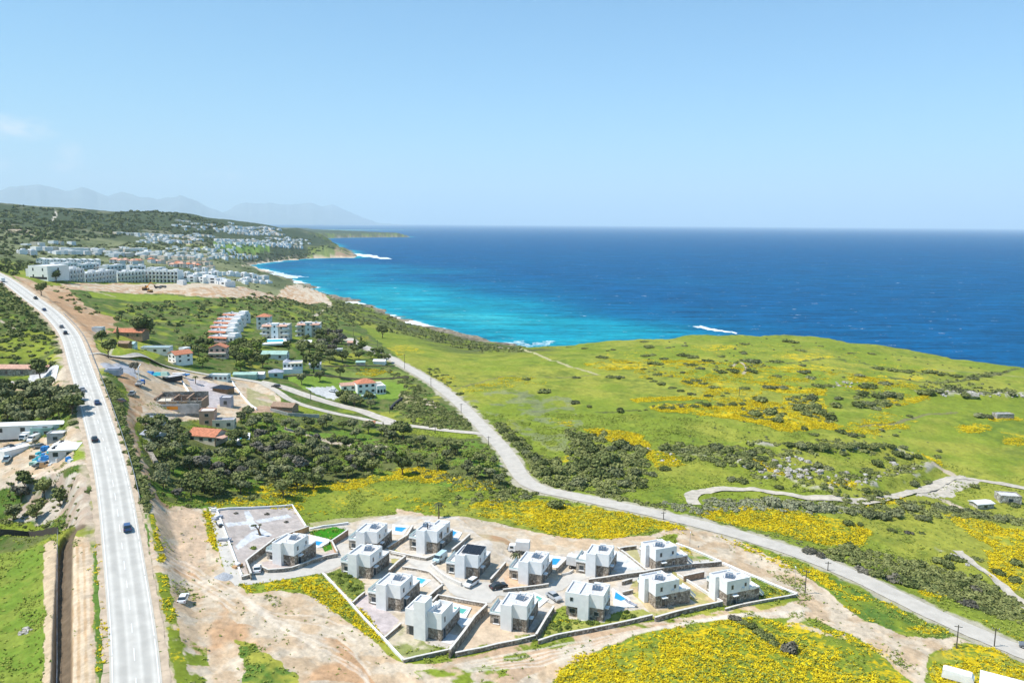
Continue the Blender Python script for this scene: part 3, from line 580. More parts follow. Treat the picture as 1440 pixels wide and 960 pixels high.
# ------------------------------------------------------------------ roads as draped ribbons
def ribbon(name, L, halfw, mat, lift, off=0.0, closed=False, cross=6, ragged=0, seed=0, zsm=True, dash=None, mesh_only=False):
    T = np.gradient(L, axis=0); T /= np.linalg.norm(T, axis=1)[:,None]; N = np.stack([T[:,1], -T[:,0]], -1)
    us = np.linspace(-1, 1, cross+1); hw = np.full(len(L), halfw) if np.isscalar(halfw) else halfw
    rr = np.hypot(L[:,0], L[:,1]); lf = lift+rr*0.00022
    pts = []
    for j, u in enumerate(us):
        w = hw*u
        if ragged and abs(u) == 1: w = w*(1+(vnoise(np.arange(len(L))*.45, np.full(len(L), j+seed*7.), seed)-.5)*ragged)
        P = L+N*(off+w)[:,None]; pts.append(P)
    P = np.stack(pts, 1); z = hgrid(P[...,0], P[...,1])
    if zsm: z = np.maximum(z, z[:, [cross//2]]-.0)
    P3 = np.concatenate([P, (z+lf[:,None])[...,None]], -1)
    n, m = P3.shape[:2]; ii = np.arange(n*m).reshape(n, m)
    qd = np.stack([ii[:-1,:-1], ii[:-1,1:], ii[1:,1:], ii[1:,:-1]], -1)
    if dash:
        seg = np.concatenate([[0], np.cumsum(np.linalg.norm(np.diff(L, axis=0), axis=1))])[:-1]; k = (seg % dash[1]) < dash[0]; qd = qd[k]
    qd = qd.reshape(-1, 4)
    # make them face up
    a = P3.reshape(-1,3)[qd[0]]; nrm = np.cross(a[1]-a[0], a[2]-a[0])
    if nrm[2] < 0: qd = qd[:, ::-1]
    return mesh_np(name, P3.reshape(-1,3), qd)
m_asph = new_mat('pale_asphalt', (.54,.51,.455), .9, noise=.07, nscale=.35); m_asph2 = new_mat('old_asphalt', (.50,.455,.39), .9, noise=.08, nscale=.4)
m_line = new_mat('road_paint', (.80,.80,.78), .7); m_trk = new_mat('packed_gravel', (.50,.44,.355), .95, noise=.16, nscale=.5, bump=.4)
m_path = new_mat('packed_earth_road', (.52,.465,.39), .95, noise=.14, nscale=.5)
m_shd = new_mat('shoulder_earth', (.50,.39,.28), .95, noise=.16, nscale=.5)
def fine(L, s=1.0):
    return smooth_line(resample([tuple(p) for p in L[::2]]+[tuple(L[-1])], s), 3)
LM = fine(W_MAIN); LC = fine(W_COAST)
rd = ribbon('main_road', LM, 4.25, m_asph, .10, cross=34); fattr(rd, 'across', np.tile(np.abs(np.linspace(-1, 1, 35)), len(LM)))
def worn(m):      # lighter polished wheel paths, darker oil strip between them
    t = m.node_tree; b = t.nodes['Principled BSDF']; a = t.nodes.new('ShaderNodeAttribute'); a.attribute_name = 'across'; r = t.nodes.new('ShaderNodeValToRGB'); e = r.color_ramp.elements
    e[0].position = 0; e[0].color = (.95,)*3+(1,); e[1].position = 1; e[1].color = (.98,.95,.9,1)
    for p_, c_ in ((.12,.97),(.24,1.1),(.36,.84),(.46,.82),(.58,.86),(.72,1.1),(.84,.95)): k = e.new(p_); k.color = (c_,c_,c_,1)
    l = b.inputs['Base Color'].links[0].from_socket; v = t.nodes.new('ShaderNodeVectorMath'); v.operation = 'MULTIPLY'; t.links.new(l, v.inputs[0]); t.links.new(a.outputs['Fac'], r.inputs[0]); t.links.new(r.outputs[0], v.inputs[1]); t.links.new(v.outputs[0], b.inputs['Base Color'])
worn(m_asph); structure('main_road', rd, m_asph)
structure('road_shoulder', ribbon('road_shoulder', LM, 5.5, m_shd, .04, cross=10, ragged=.12), m_shd)
for nme, o_, w_, d_ in (('road_edge_line', -3.75, .09, None), ('road_edge_line', 3.75, .09, None), ('road_centre_line', 0, .08, (4, 9))):
    structure(nme, ribbon(nme, LM, w_, m_line, .16, off=o_, cross=2, dash=d_, zsm=False), m_line)
structure('coast_road', ribbon('coast_road', LC, 3.1, m_asph2, .09, cross=6, ragged=.10, seed=3), m_asph2)
structure('side_lane', ribbon('side_lane', fine(W_SA), 1.9, m_trk, .07, cross=4, ragged=.12, seed=4), m_path)
structure('side_road', ribbon('side_road', fine(W_SB), 3.0, m_path, .05, cross=6, ragged=.08, seed=5), m_path)
structure('gravel_track', ribbon('gravel_track', fine(W_TR), 1.9+.4*np.sin(np.arange(len(fine(W_TR)))*.13), m_trk, .06, cross=4, ragged=.35, seed=6), m_trk)
structure('gravel_track', ribbon('gravel_track', fine(W_TS), 1.5, m_trk, .06, cross=4, ragged=.35, seed=7), m_trk)
pad = mask([(1285,697),(1310,683),(1335,672),(1350,668),(1380,675),(1368,684),(1350,690),(1340,700),(1310,700)], 1.2, 4, 9); sheet('gravel_track', pad, m_trk, .05)
m_conc = new_mat('village_paving', (.54,.50,.44), .9, noise=.07, nscale=.6)
LANE = [[(318,815),(340,806),(345,806),(372,805),(397,802),(425,797),(450,790),(470,783),(478,776),(470,768),(476,762),(492,764),(515,764),(540,773),(560,778),(574,781),(592,787),(604,782),(612,776),(628,776),(626,786),(612,792),(618,798),(632,808),(650,818),(662,812),(680,818),(700,819),(712,829),(735,832),(770,824),(790,812),(800,806),(830,806),(850,806),(900,800),(940,792),(998,786),(998,798),(960,800),(935,802),(905,812),(890,818),(860,812),(830,812),(800,822),(790,830),(770,835),(790,846),(775,850),(755,838),(700,838),(690,848),(680,849),(640,838),(632,833),(618,812),(590,800),(574,791),(560,786),(540,785),(500,778),(488,790),(470,800),(452,806),(410,813),(370,820),(335,824)],
        [(292,713),(304,710),(342,805),(345,818),(330,824),(318,812),(306,770)]]
ml = np.zeros(GX.shape)
for p in LANE: ml = np.maximum(ml, mask(p))
sheet('village_lane', ml, m_conc, .07)

# ------------------------------------------------------------------ sea
TS = np.linspace(-1.45, 1.45, 700); RS = np.concatenate([np.geomspace(60, 2500, 420), np.geomspace(2500, 90000, 120)[1:]])
ST, SR = np.meshgrid(TS, RS, indexing='ij'); SX = np.sin(ST)*SR; SY = np.cos(ST)*SR
scd = np.where(in_poly(SX, SY, COASTW), 0, 0)+poly_dist(SX, SY, COASTW[2:-3])*(~in_poly(SX, SY, COASTW))
# depth of the water over the sandy bay: shallow inside the bay, deep outside
BAY = uxy([(350,374),(440,367),(540,374),(660,396),(770,415),(860,434),(930,455),(950,476),(860,482),(700,484),(600,462),(500,428),(400,392)])
BAY2 = uxy([(440,392),(530,402),(640,418),(740,430),(820,446),(870,460),(880,470),(840,484),(700,486),(600,464),(500,428)])
wxn = SX+(fbm(SX, SY, 180, 4, 71)-.5)*260; wyn = SY+(fbm(SX, SY, 180, 4, 72)-.5)*200
def psd(P, w):
    i = in_poly(wxn, wyn, P); d = poly_dist(wxn, wyn, P, True); return sstep(-w, w, np.where(i, d, -d))
sh = .50*psd(BAY, 260)+.50*psd(BAY2, 150)*(.45+.95*fbm(SX, SY, 90, 4, 73)); sh = np.clip(sh, 0, 1)
sh = np.maximum(sh, np.clip(1.1-scd/60, 0, 1)*.75*(ST < .25))
foam = np.clip(1-scd/(9+22*fbm(SX, SY, 45, 3, 75)**2*2), 0, 1)*(.38+.5*(fbm(SX, SY, 60, 3, 76) > .5))*(ST < .3)*(SR < 2600)
def foamp(pts, v=1.0, w=8):
    P = uxy(pts); i = in_poly(SX+(fbm(SX,SY,15,2,77)-.5)*w, SY+(fbm(SX,SY,15,2,78)-.5)*w, P); return i*v
foam = np.maximum(foam, foamp([(970,458.5),(985,457.5),(1005,462),(1042,467),(1035,469),(1003,464.5),(978,460)], .72, 6))
foam = np.maximum(foam, foamp([(700,481),(735,478),(745,483),(772,477),(786,480),(770,486),(720,486),(700,484)], .5, 14))
foam = np.maximum(foam, foamp([(640,470),(665,474),(690,480),(680,481),(650,475)], .6, 10))
foam = np.maximum(foam, foamp([(495,356),(510,356.5),(530,359.5),(553,364),(546,365.5),(520,362),(498,358)], .7, 40))
foam = np.maximum(foam, foamp([(372,378),(382,379),(398,385),(430,389),(425,390.5),(395,390),(378,384)], .62, 30))
foam = np.maximum(foam, foamp([(552,433.5),(570,434),(568,435),(553,435)], .5, 8))
wav = (fbm(SX*.6+SY*.2, SY*1.6, 22, 4, 79)-.5)*1.6*np.clip(1-SR/2500, 0, 1)
vs = np.stack([SX, SY, wav-.15], -1).reshape(-1,3); ii = np.arange(SX.size).reshape(SX.shape)
qs = np.stack([ii[:-1,:-1], ii[:-1,1:], ii[1:,1:], ii[1:,:-1]], -1); inland = in_poly(SX, SY, COASTW)&(poly_dist(SX, SY, COASTW[2:-3]) > 60)
kk = ~(inland[:-1,:-1] & inland[1:,1:]); qs = qs[kk][:, ::-1]
mes = mesh_np('sea', vs, qs); fattr(mes, 'shallow', sh); fattr(mes, 'foam', foam)
ms = bpy.data.materials.new('sea_water'); ms.use_nodes = True; nt = ms.node_tree; B = nt.nodes['Principled BSDF']
geo = nd('ShaderNodeNewGeometry'); a1 = nd('ShaderNodeAttribute', attribute_name='shallow'); a2 = nd('ShaderNodeAttribute', attribute_name='foam')
def snoise(sx, sy, det=4, rough=.6, rot=0.15, dist=0):
    m = nd('ShaderNodeMapping'); m.inputs['Scale'].default_value = (sx, sy, 1); m.inputs['Rotation'].default_value = (0, 0, rot)
    n = nd('ShaderNodeTexNoise'); n.inputs['Scale'].default_value = 1; n.inputs['Detail'].default_value = det; n.inputs['Roughness'].default_value = rough; n.inputs['Distortion'].default_value = dist
    nt.links.new(geo.outputs['Position'], m.inputs[0]); nt.links.new(m.outputs[0], n.inputs[0]); return n.outputs[0]
big = snoise(.0016, .004, 5, .6); mid = snoise(.02, .05, 4, .7); rip = snoise(.11, .33, 4, .7)
shv = mth('ADD', a1.outputs['Fac'], mth('MULTIPLY', mth('SUBTRACT', big, .5), .5), clamp=True)
cr = nd('ShaderNodeValToRGB'); e = cr.color_ramp.elements
e[0].position = 0; e[0].color = (.0006,.082,.205,1); e[1].position = 1; e[1].color = (.045,.36,.385,1)
for p_, c_ in ((.25,(.0006,.115,.235,1)),(.5,(.001,.18,.285,1)),(.75,(.006,.26,.335,1))):
    k_ = cr.color_ramp.elements.new(p_); k_.color = c_
nt.links.new(mth('ADD', shv, mth('MULTIPLY', mth('SUBTRACT', mid, .5), .28), clamp=True), cr.inputs[0])
swl = snoise(.012, .05, 5, .75, .12, .4)
dk = mth('ADD', mth('ADD', mth('MULTIPLY', rip, 1.6), mth('MULTIPLY', swl, 2.2)), -.9)
dk = mth('MAXIMUM', dk, .25)
v2 = nd('ShaderNodeVectorMath', operation='SCALE'); nt.links.new(cr.outputs[0], v2.inputs[0]); nt.links.new(dk, v2.inputs['Scale'])
caps = snoise(.035, .12, 6, .72, .1, .3); capm = mth('MULTIPLY', mth('SUBTRACT', caps, .655), 22, clamp=True)
fo = snoise(.12, .3, 5, .75, .1, .5); fom = mth('MULTIPLY', mth('SUBTRACT', mth('ADD', a2.outputs['Fac'], mth('MULTIPLY', mth('SUBTRACT', fo, .5), 1.5)), .45), 4, clamp=True)
fom = mth('MULTIPLY', fom, mth('GREATER_THAN', a2.outputs['Fac'], .02))
fm = mth('MAXIMUM', capm, fom)
mf = nd('ShaderNodeMix', data_type='RGBA'); nt.links.new(fm, mf.inputs[0]); nt.links.new(v2.outputs[0], mf.inputs[6]); mf.inputs[7].default_value = (.85,.88,.88,1)
nt.links.new(mf.outputs[2], B.inputs['Base Color']); B.inputs['Roughness'].default_value = .28; B.inputs['IOR'].default_value = 1.33; B.inputs['Specular IOR Level'].default_value = .12
bp = nd('ShaderNodeBump'); bp.inputs['Strength'].default_value = .8; bp.inputs['Distance'].default_value = .8; nt.links.new(rip, bp.inputs['Height']); nt.links.new(bp.outputs[0], B.inputs['Normal'])
df = nd('ShaderNodeBsdfDiffuse'); gl = nd('ShaderNodeBsdfGlossy'); gl.inputs['Roughness'].default_value = .35; ms_ = nd('ShaderNodeMixShader'); ms_.inputs[0].default_value = .035
nt.links.new(mf.outputs[2], df.inputs['Color']); nt.links.new(bp.outputs[0], gl.inputs['Normal']); nt.links.new(bp.outputs[0], df.inputs['Normal']); nt.links.new(df.outputs[0], ms_.inputs[1]); nt.links.new(gl.outputs[0], ms_.inputs[2]); nt.links.new(ms_.outputs[0], nt.nodes['Material Output'].inputs['Surface']); nt.nodes.remove(B)
structure('sea', mes, ms)
# ------------------------------------------------------------------ far mountains
def mountains(prof, r, name, seed):
    xs = np.linspace(prof[0][0], prof[-1][0], 260); ys = np.interp(xs, [p[0] for p in prof], [p[1] for p in prof])
    rows = []
    hz = 314.6+(xs-720)*.00716
    el = (hz-ys)/np.hypot(F, xs-720); az = np.arctan((xs-720)/F); H = CAMZ+el*r
    H = H+(fbm(xs, xs*0, 12, 4, seed)-.5)*r*.0035
    ks = [0, .3, .6, .85, 1, .8, 0]; dr = [-.16,-.11,-.06,-.02,0,.04,.12]
    for k_, d_ in zip(ks, dr):
        rr_ = r*(1+d_)*(1+(fbm(xs, xs*0+d_*50, 30, 3, seed+3)-.5)*.03*(k_ not in (1,))); rows.append(np.stack([np.sin(az)*rr_, np.cos(az)*rr_, np.maximum(H*k_*(1+(fbm(xs, xs*0+k_*9, 9, 3, seed+5)-.5)*.25*(k_ < 1)), -5)], -1))
    P = np.stack(rows, 1); n, m = P.shape[:2]; ii = np.arange(n*m).reshape(n, m); qd = np.stack([ii[:-1,:-1], ii[1:,:-1], ii[1:,1:], ii[:-1,1:]], -1).reshape(-1,4)
    structure(name, mesh_np(name, P.reshape(-1,3), qd), new_mat('mountain_rock', (.16,.19,.20), .95, noise=.15, nscale=.001))
mountains([(-400,290),(-200,270),(-60,275),(0,270),(30,264),(62,261),(85,265),(100,270),(112,268),(123,263),(138,269),(158,276),(168,273),(178,271),(200,277),(225,281),(245,279),(258,276),(275,280),(295,290),(310,296),(335,306),(360,315),(400,320)], 43000, 'mountains', 5)
mountains([(290,318),(310,302),(325,295),(340,288),(350,285),(380,286),(415,288),(430,287),(440,286),(455,290),(470,289),(478,292),(495,300),(508,306),(530,312),(570,317)], 48000, 'mountains', 9)
# ------------------------------------------------------------------ haze: one closed box of thin even air
def haze_box():
    x0, x1, y0, y1, z0, z1 = -75000, 95000, -3000, 95000, -40, 4200
    v = np.array([(x,y,z) for x in (x0,x1) for y in (y0,y1) for z in (z0,z1)], float)
    f = np.array([(0,1,3,2),(4,6,7,5),(0,4,5,1),(2,3,7,6),(0,2,6,4),(1,5,7,3)])
    me = mesh_np('haze', v, f, False); m = bpy.data.materials.new('haze_air'); m.use_nodes = True; t = m.node_tree; t.nodes.remove(t.nodes['Principled BSDF'])
    pv = t.nodes.new('ShaderNodeVolumePrincipled'); pv.inputs['Color'].default_value = (.84,.965,1,1); pv.inputs['Density'].default_value = HAZE; pv.inputs['Anisotropy'].default_value = 0.0
    t.links.new(pv.outputs[0], t.nodes['Material Output'].inputs['Volume'])
    o = bpy.data.objects.new('haze', me); C.objects.link(o); me.materials.append(m); o['kind'] = 'stuff'
HAZE = 3.9e-5
haze_box()
# ------------------------------------------------------------------ builders
def tagit(o, label, cat, group=None):
    o['label'] = label; o['category'] = cat
    if group: o['group'] = group
    return o
def thing(name, label, cat, loc, rot=0.0, group=None):
    o = bpy.data.objects.new(name, None); C.objects.link(o); o.location = loc; o.rotation_euler = (0, 0, rot); o.empty_display_size = .5
    return tagit(o, label, cat, group)
def dup(root, loc=None, rot=None, label=None, group=None, scale=None):
    r = root.copy(); C.objects.link(r)
    if loc is not None: r.location = loc
    if rot is not None: r.rotation_euler = (0, 0, rot)
    if scale is not None: r.scale = scale
    if label: r['label'] = label
    if group: r['group'] = group
    for ch in KIDS.get(root.name, []):
        c = ch.copy(); C.objects.link(c); c.parent = r; KIDS.setdefault(r.name, []).append(c)
        for g in KIDS.get(ch.name, []):
            e = g.copy(); C.objects.link(e); e.parent = c; KIDS.setdefault(c.name, []).append(e)
    return r
KIDS = {}
class MB:
    def __init__(s): s.v = []; s.f = []
    def add(s, vs, fs):
        k = len(s.v); s.v += [tuple(v) for v in vs]; s.f += [tuple(i+k for i in f) for f in fs]; return s
    def box(s, x0, x1, y0, y1, z0, z1, tx=0, ty=0):
        if x0 > x1: x0, x1 = x1, x0
        if y0 > y1: y0, y1 = y1, y0
        return s.add([(x0,y0,z0),(x1,y0,z0),(x1,y1,z0),(x0,y1,z0),(x0+tx,y0+ty,z1),(x1-tx,y0+ty,z1),(x1-tx,y1-ty,z1),(x0+tx,y1-ty,z1)],
                     [(0,3,2,1),(4,5,6,7),(0,1,5,4),(1,2,6,5),(2,3,7,6),(3,0,4,7)])
    def prism(s, poly, z0, z1, top=None):
        n = len(poly); a = sum(poly[i][0]*poly[(i+1) % n][1]-poly[(i+1) % n][0]*poly[i][1] for i in range(n))
        if a < 0: poly = poly[::-1]
        t = top or poly
        if a < 0 and top: t = top[::-1]
        zz0 = z0 if isinstance(z0, (list, tuple)) else [z0]*n; zz1 = z1 if isinstance(z1, (list, tuple)) else [z1]*n
        if a < 0: zz0 = list(zz0)[::-1]; zz1 = list(zz1)[::-1]
        return s.add([(p[0],p[1],z) for p, z in zip(poly, zz0)]+[(p[0],p[1],z) for p, z in zip(t, zz1)],
                     [tuple(range(n))[::-1], tuple(range(n, 2*n))]+[(i,(i+1) % n,(i+1) % n+n,i+n) for i in range(n)])
    def side(s, prof, x0, x1, ix=0):          # profile in (y, z) extruded along x, optional inset of top points
        n = len(prof); a = sum(prof[i][0]*prof[(i+1) % n][1]-prof[(i+1) % n][0]*prof[i][1] for i in range(n))
        if a < 0: prof = prof[::-1]
        ins = [p[2] if len(p) > 2 else 0 for p in prof]
        L = [(x0+k, p[0], p[1]) for p, k in zip(prof, ins)]; R = [(x1-k, p[0], p[1]) for p, k in zip(prof, ins)]
        return s.add(L+R, [tuple(range(n))[::-1], tuple(range(n, 2*n))]+[(i,(i+1) % n,(i+1) % n+n,i+n) for i in range(n)])
    def cyl(s, p, q, r0, r1=None, n=8, cap=True):
        p = Vector(p); q = Vector(q); r1 = r0 if r1 is None else r1; d = (q-p).normalized()
        a = d.orthogonal().normalized(); b = d.cross(a)
        vs = [p+(a*math.cos(t)+b*math.sin(t))*r0 for t in [2*math.pi*i/n for i in range(n)]]+[q+(a*math.cos(t)+b*math.sin(t))*r1 for t in [2*math.pi*i/n for i in range(n)]]
        fs = [(i,(i+1) % n,(i+1) % n+n,i+n) for i in range(n)]
        if cap: fs += [tuple(range(n))[::-1], tuple(range(n, 2*n))]
        return s.add(vs, fs)
    def quad(s, a, b, c, d): return s.add([a,b,c,d], [(0,1,2,3)])
    def slab(s, a, b, c, d, th):   # thick sloping panel, corners ccw seen from outside
        n = (Vector(b)-Vector(a)).cross(Vector(d)-Vector(a)).normalized()*th
        lo = [tuple(Vector(p)-n) for p in (a,b,c,d)]
        return s.add([a,b,c,d]+lo, [(0,1,2,3),(7,6,5,4),(0,4,5,1),(1,5,6,2),(2,6,7,3),(3,7,4,0)])
    def mesh(s, name, smooth=False):
        me = bpy.data.meshes.new(name); me.from_pydata(s.v, [], s.f); me.update()
        if smooth: me.polygons.foreach_set('use_smooth', [True]*len(me.polygons))
        return me
    def build(s, name, mat, parent=None, label=None, smooth=False):
        return part(name, s.mesh(name, smooth), mat, parent, label)
def part(name, me, mat, parent=None, label=None, loc=None):
    if mat is not None and not me.materials: me.materials.append(mat)
    o = bpy.data.objects.new(name, me); C.objects.link(o)
    if parent is not None: o.parent = parent; KIDS.setdefault(parent.name, []).append(o)
    if label: o['label'] = label
    if loc is not None: o.location = loc
    return o
def rotv(x, y, a): return (x*math.cos(a)-y*math.sin(a), x*math.sin(a)+y*math.cos(a))
def at_h(px, py, h, it=6):
    """ground point whose point h metres above it is seen at (px, py)"""
    g = unproj(px, py)[2]
    for _ in range(it):
        p = hit_z(px, py, g+h); g = gz(p[0], p[1])
    return np.array([p[0], p[1], g])
# ------------------------------------------------------------------ materials of the buildings
M = {}
M['white'] = new_mat('white_render', (.82,.81,.785), .85, noise=.05, nscale=.8)
M['white2'] = new_mat('aged_white_render', (.70,.69,.67), .9, noise=.08, nscale=.5)
M['roofgravel'] = new_mat('roof_gravel', (.58,.56,.55), .95, noise=.12, nscale=3)
M['palefloor'] = new_mat('pale_tiles', (.66,.64,.61), .8, noise=.05, nscale=2)
M['glass'] = new_mat('dark_glass', (.03,.045,.055), .12, spec=.6)
M['rail'] = new_mat('glass_rail', (.45,.58,.58), .12, spec=.6)
M['solar'] = new_mat('solar_cell', (.09,.125,.17), .22, spec=.6)
M['black'] = new_mat('black_panel', (.018,.02,.025), .25, spec=.5)
M['metal'] = new_mat('bare_metal', (.45,.46,.48), .4, metal=.6)
M['tank'] = new_mat('white_tank', (.72,.73,.74), .4)
M['coping'] = new_mat('pale_coping', (.66,.62,.56), .9, noise=.1, nscale=1.5)
M['concrete'] = new_mat('bare_concrete', (.42,.41,.39), .95, noise=.18, nscale=.7)
M['tile'] = new_mat('terracotta_tiles', (.52,.20,.11), .9, noise=.25, nscale=1.6, bump=.4)
M['tile2'] = new_mat('faded_terracotta', (.56,.33,.24), .9, noise=.22, nscale=1.4, bump=.4)
M['peach'] = new_mat('peach_render', (.62,.36,.25), .9, noise=.1, nscale=.6)
M['cream'] = new_mat('cream_render', (.66,.58,.46), .9, noise=.08, nscale=.6)
M['pinkr'] = new_mat('pink_render', (.60,.42,.36), .9, noise=.08, nscale=.6)
M['lilac'] = new_mat('grey_sheet_roof', (.36,.37,.42), .6, noise=.12, nscale=.7)
M['green'] = new_mat('pale_green_sheet', (.34,.50,.42), .6, noise=.12, nscale=.7)
M['wood'] = new_mat('weathered_wood', (.24,.15,.08), .9, noise=.3, nscale=2)
M['bark'] = new_mat('bark', (.16,.11,.07), .95, noise=.3, nscale=3)
M['pole'] = new_mat('pole_wood', (.10,.085,.07), .9)
M['tyre'] = new_mat('tyre_rubber', (.02,.02,.02), .9)
M['brick'] = new_mat('brown_brick', (.33,.22,.15), .95, noise=.3, nscale=2, bump=.3)
M['red'] = new_mat('red_paint', (.50,.05,.03), .5); M['blue'] = new_mat('blue_paint', (.03,.16,.50), .5); M['orange'] = new_mat('orange_paint', (.75,.28,.03), .6)
M['teal'] = new_mat('turquoise_plastic', (.05,.42,.50), .5); M['bluet'] = new_mat('blue_tarpaulin', (.04,.22,.52), .6, noise=.2, nscale=1.5)
M['water'] = new_mat('pool_water', (.02,.30,.60), .08, spec=.5); M['water2'] = new_mat('green_pool_water', (.10,.42,.34), .08, spec=.5)
M['dark'] = new_mat('dark_opening', (.035,.035,.04), .8)
def stone_mat(name, c1, c2, sc=1.7):
    m = bpy.data.materials.new(name); m.use_nodes = True; t = m.node_tree; b = t.nodes['Principled BSDF']; b.inputs['Roughness'].default_value = .95; b.inputs['Specular IOR Level'].default_value = .1
    g = t.nodes.new('ShaderNodeNewGeometry'); v = t.nodes.new('ShaderNodeTexVoronoi'); v.inputs['Scale'].default_value = sc; t.links.new(g.outputs['Position'], v.inputs[0])
    r = t.nodes.new('ShaderNodeValToRGB'); r.color_ramp.elements[0].color = (*c1, 1); r.color_ramp.elements[1].color = (*c2, 1); r.color_ramp.elements[0].position = .15; r.color_ramp.elements[1].position = .9
    sx = t.nodes.new('ShaderNodeSeparateXYZ'); t.links.new(v.outputs['Color'], sx.inputs[0]); t.links.new(sx.outputs[0], r.inputs[0])
    ve = t.nodes.new('ShaderNodeTexVoronoi'); ve.feature = 'DISTANCE_TO_EDGE'; ve.inputs['Scale'].default_value = sc; t.links.new(g.outputs['Position'], ve.inputs[0])
    mr = t.nodes.new('ShaderNodeMapRange'); mr.inputs[1].default_value = .02; mr.inputs[2].default_value = .09; mr.inputs[3].default_value = .45; mr.inputs[4].default_value = 1; t.links.new(ve.outputs[0], mr.inputs[0])
    s = t.nodes.new('ShaderNodeVectorMath'); s.operation = 'SCALE'; t.links.new(r.outputs[0], s.inputs[0]); t.links.new(mr.outputs[0], s.inputs['Scale']); t.links.new(s.outputs[0], b.inputs['Base Color'])
    bp_ = t.nodes.new('ShaderNodeBump'); bp_.inputs['Strength'].default_value = .7; bp_.inputs['Distance'].default_value = .12; t.links.new(mr.outputs[0], bp_.inputs['Height']); t.links.new(bp_.outputs[0], b.inputs['Normal'])
    return m
M['stone'] = stone_mat('rubble_stone', (.22,.175,.135), (.50,.43,.35)); M['stone2'] = stone_mat('pale_rubble_stone', (.30,.26,.21), (.54,.48,.40), 1.4)
M['terrawall'] = new_mat('ochre_wall', (.50,.30,.15), .9, noise=.15, nscale=.8)
# ------------------------------------------------------------------ villas
VH = 6.2
def parapet(mb, x0, x1, y0, y1, z, h=.42, t=.22):
    mb.box(x0, x1, y0, y0+t, z, z+h); mb.box(x0, x1, y1-t, y1, z, z+h); mb.box(x0, x0+t, y0+t, y1-t, z, z+h); mb.box(x1-t, x1, y0+t, y1-t, z, z+h)
def window(par, x, y, z, w, h, face='f', mat='glass', name='window', sill=False):
    f = MB(); p = .025
    fr = MB(); t = .07
    if face == 'f':
        f.box(x-w/2, x+w/2, y-p, y+.02, z, z+h)
        for a, b_, c_, d_ in ((x-w/2-t, x-w/2, z-t, z+h+t), (x+w/2, x+w/2+t, z-t, z+h+t), (x-w/2, x+w/2, z-t, z), (x-w/2, x+w/2, z+h, z+h+t)): fr.box(a, b_, y-.06, y+.02, c_, d_)
    else:
        f.box(x-.02, x+p, y-w/2, y+w/2, z, z+h)
        for a, b_, c_, d_ in ((y-w/2-t, y-w/2, z-t, z+h+t), (y+w/2, y+w/2+t, z-t, z+h+t), (y-w/2, y+w/2, z-t, z), (y-w/2, y+w/2, z+h, z+h+t)): fr.box(x-.02, x+.06, a, b_, c_, d_)
    o = f.build(name, M[mat], par); fr.build('frame', M['metal'], o)
    return o
def solar_set(par, x, y, z, rot=0.0, n=3, tank=True):
    c, s_ = math.cos(rot), math.sin(rot)
    def tr(px, py, pz): return (x+px*c-py*s_, y+px*s_+py*c, z+pz)
    base = None
    for i in range(n):
        mb = MB(); x0 = -.95+i*.62
        a, b_, c_, d_ = tr(x0,-.6,.15), tr(x0+.54,-.6,.15), tr(x0+.54,.6,.7), tr(x0,.6,.7); mb.slab(a, b_, c_, d_, .06); o = mb.build('solar_panel', M['solar'], par)
    for px in (-1.0, 1.0):
        mb = MB(); mb.side([(-.7,0),(.7,0),(.7,.8),(-.7,.1)], px-.03, px+.03); mb.v = [tr(*v) for v in mb.v]; mb.build('panel_stand', M['metal'], par)
    if tank:
        MB().cyl(tr(-.7,1.0,.95), tr(.7,1.0,.95), .30, n=10).build('water_tank', M['tank'], par, smooth=False)
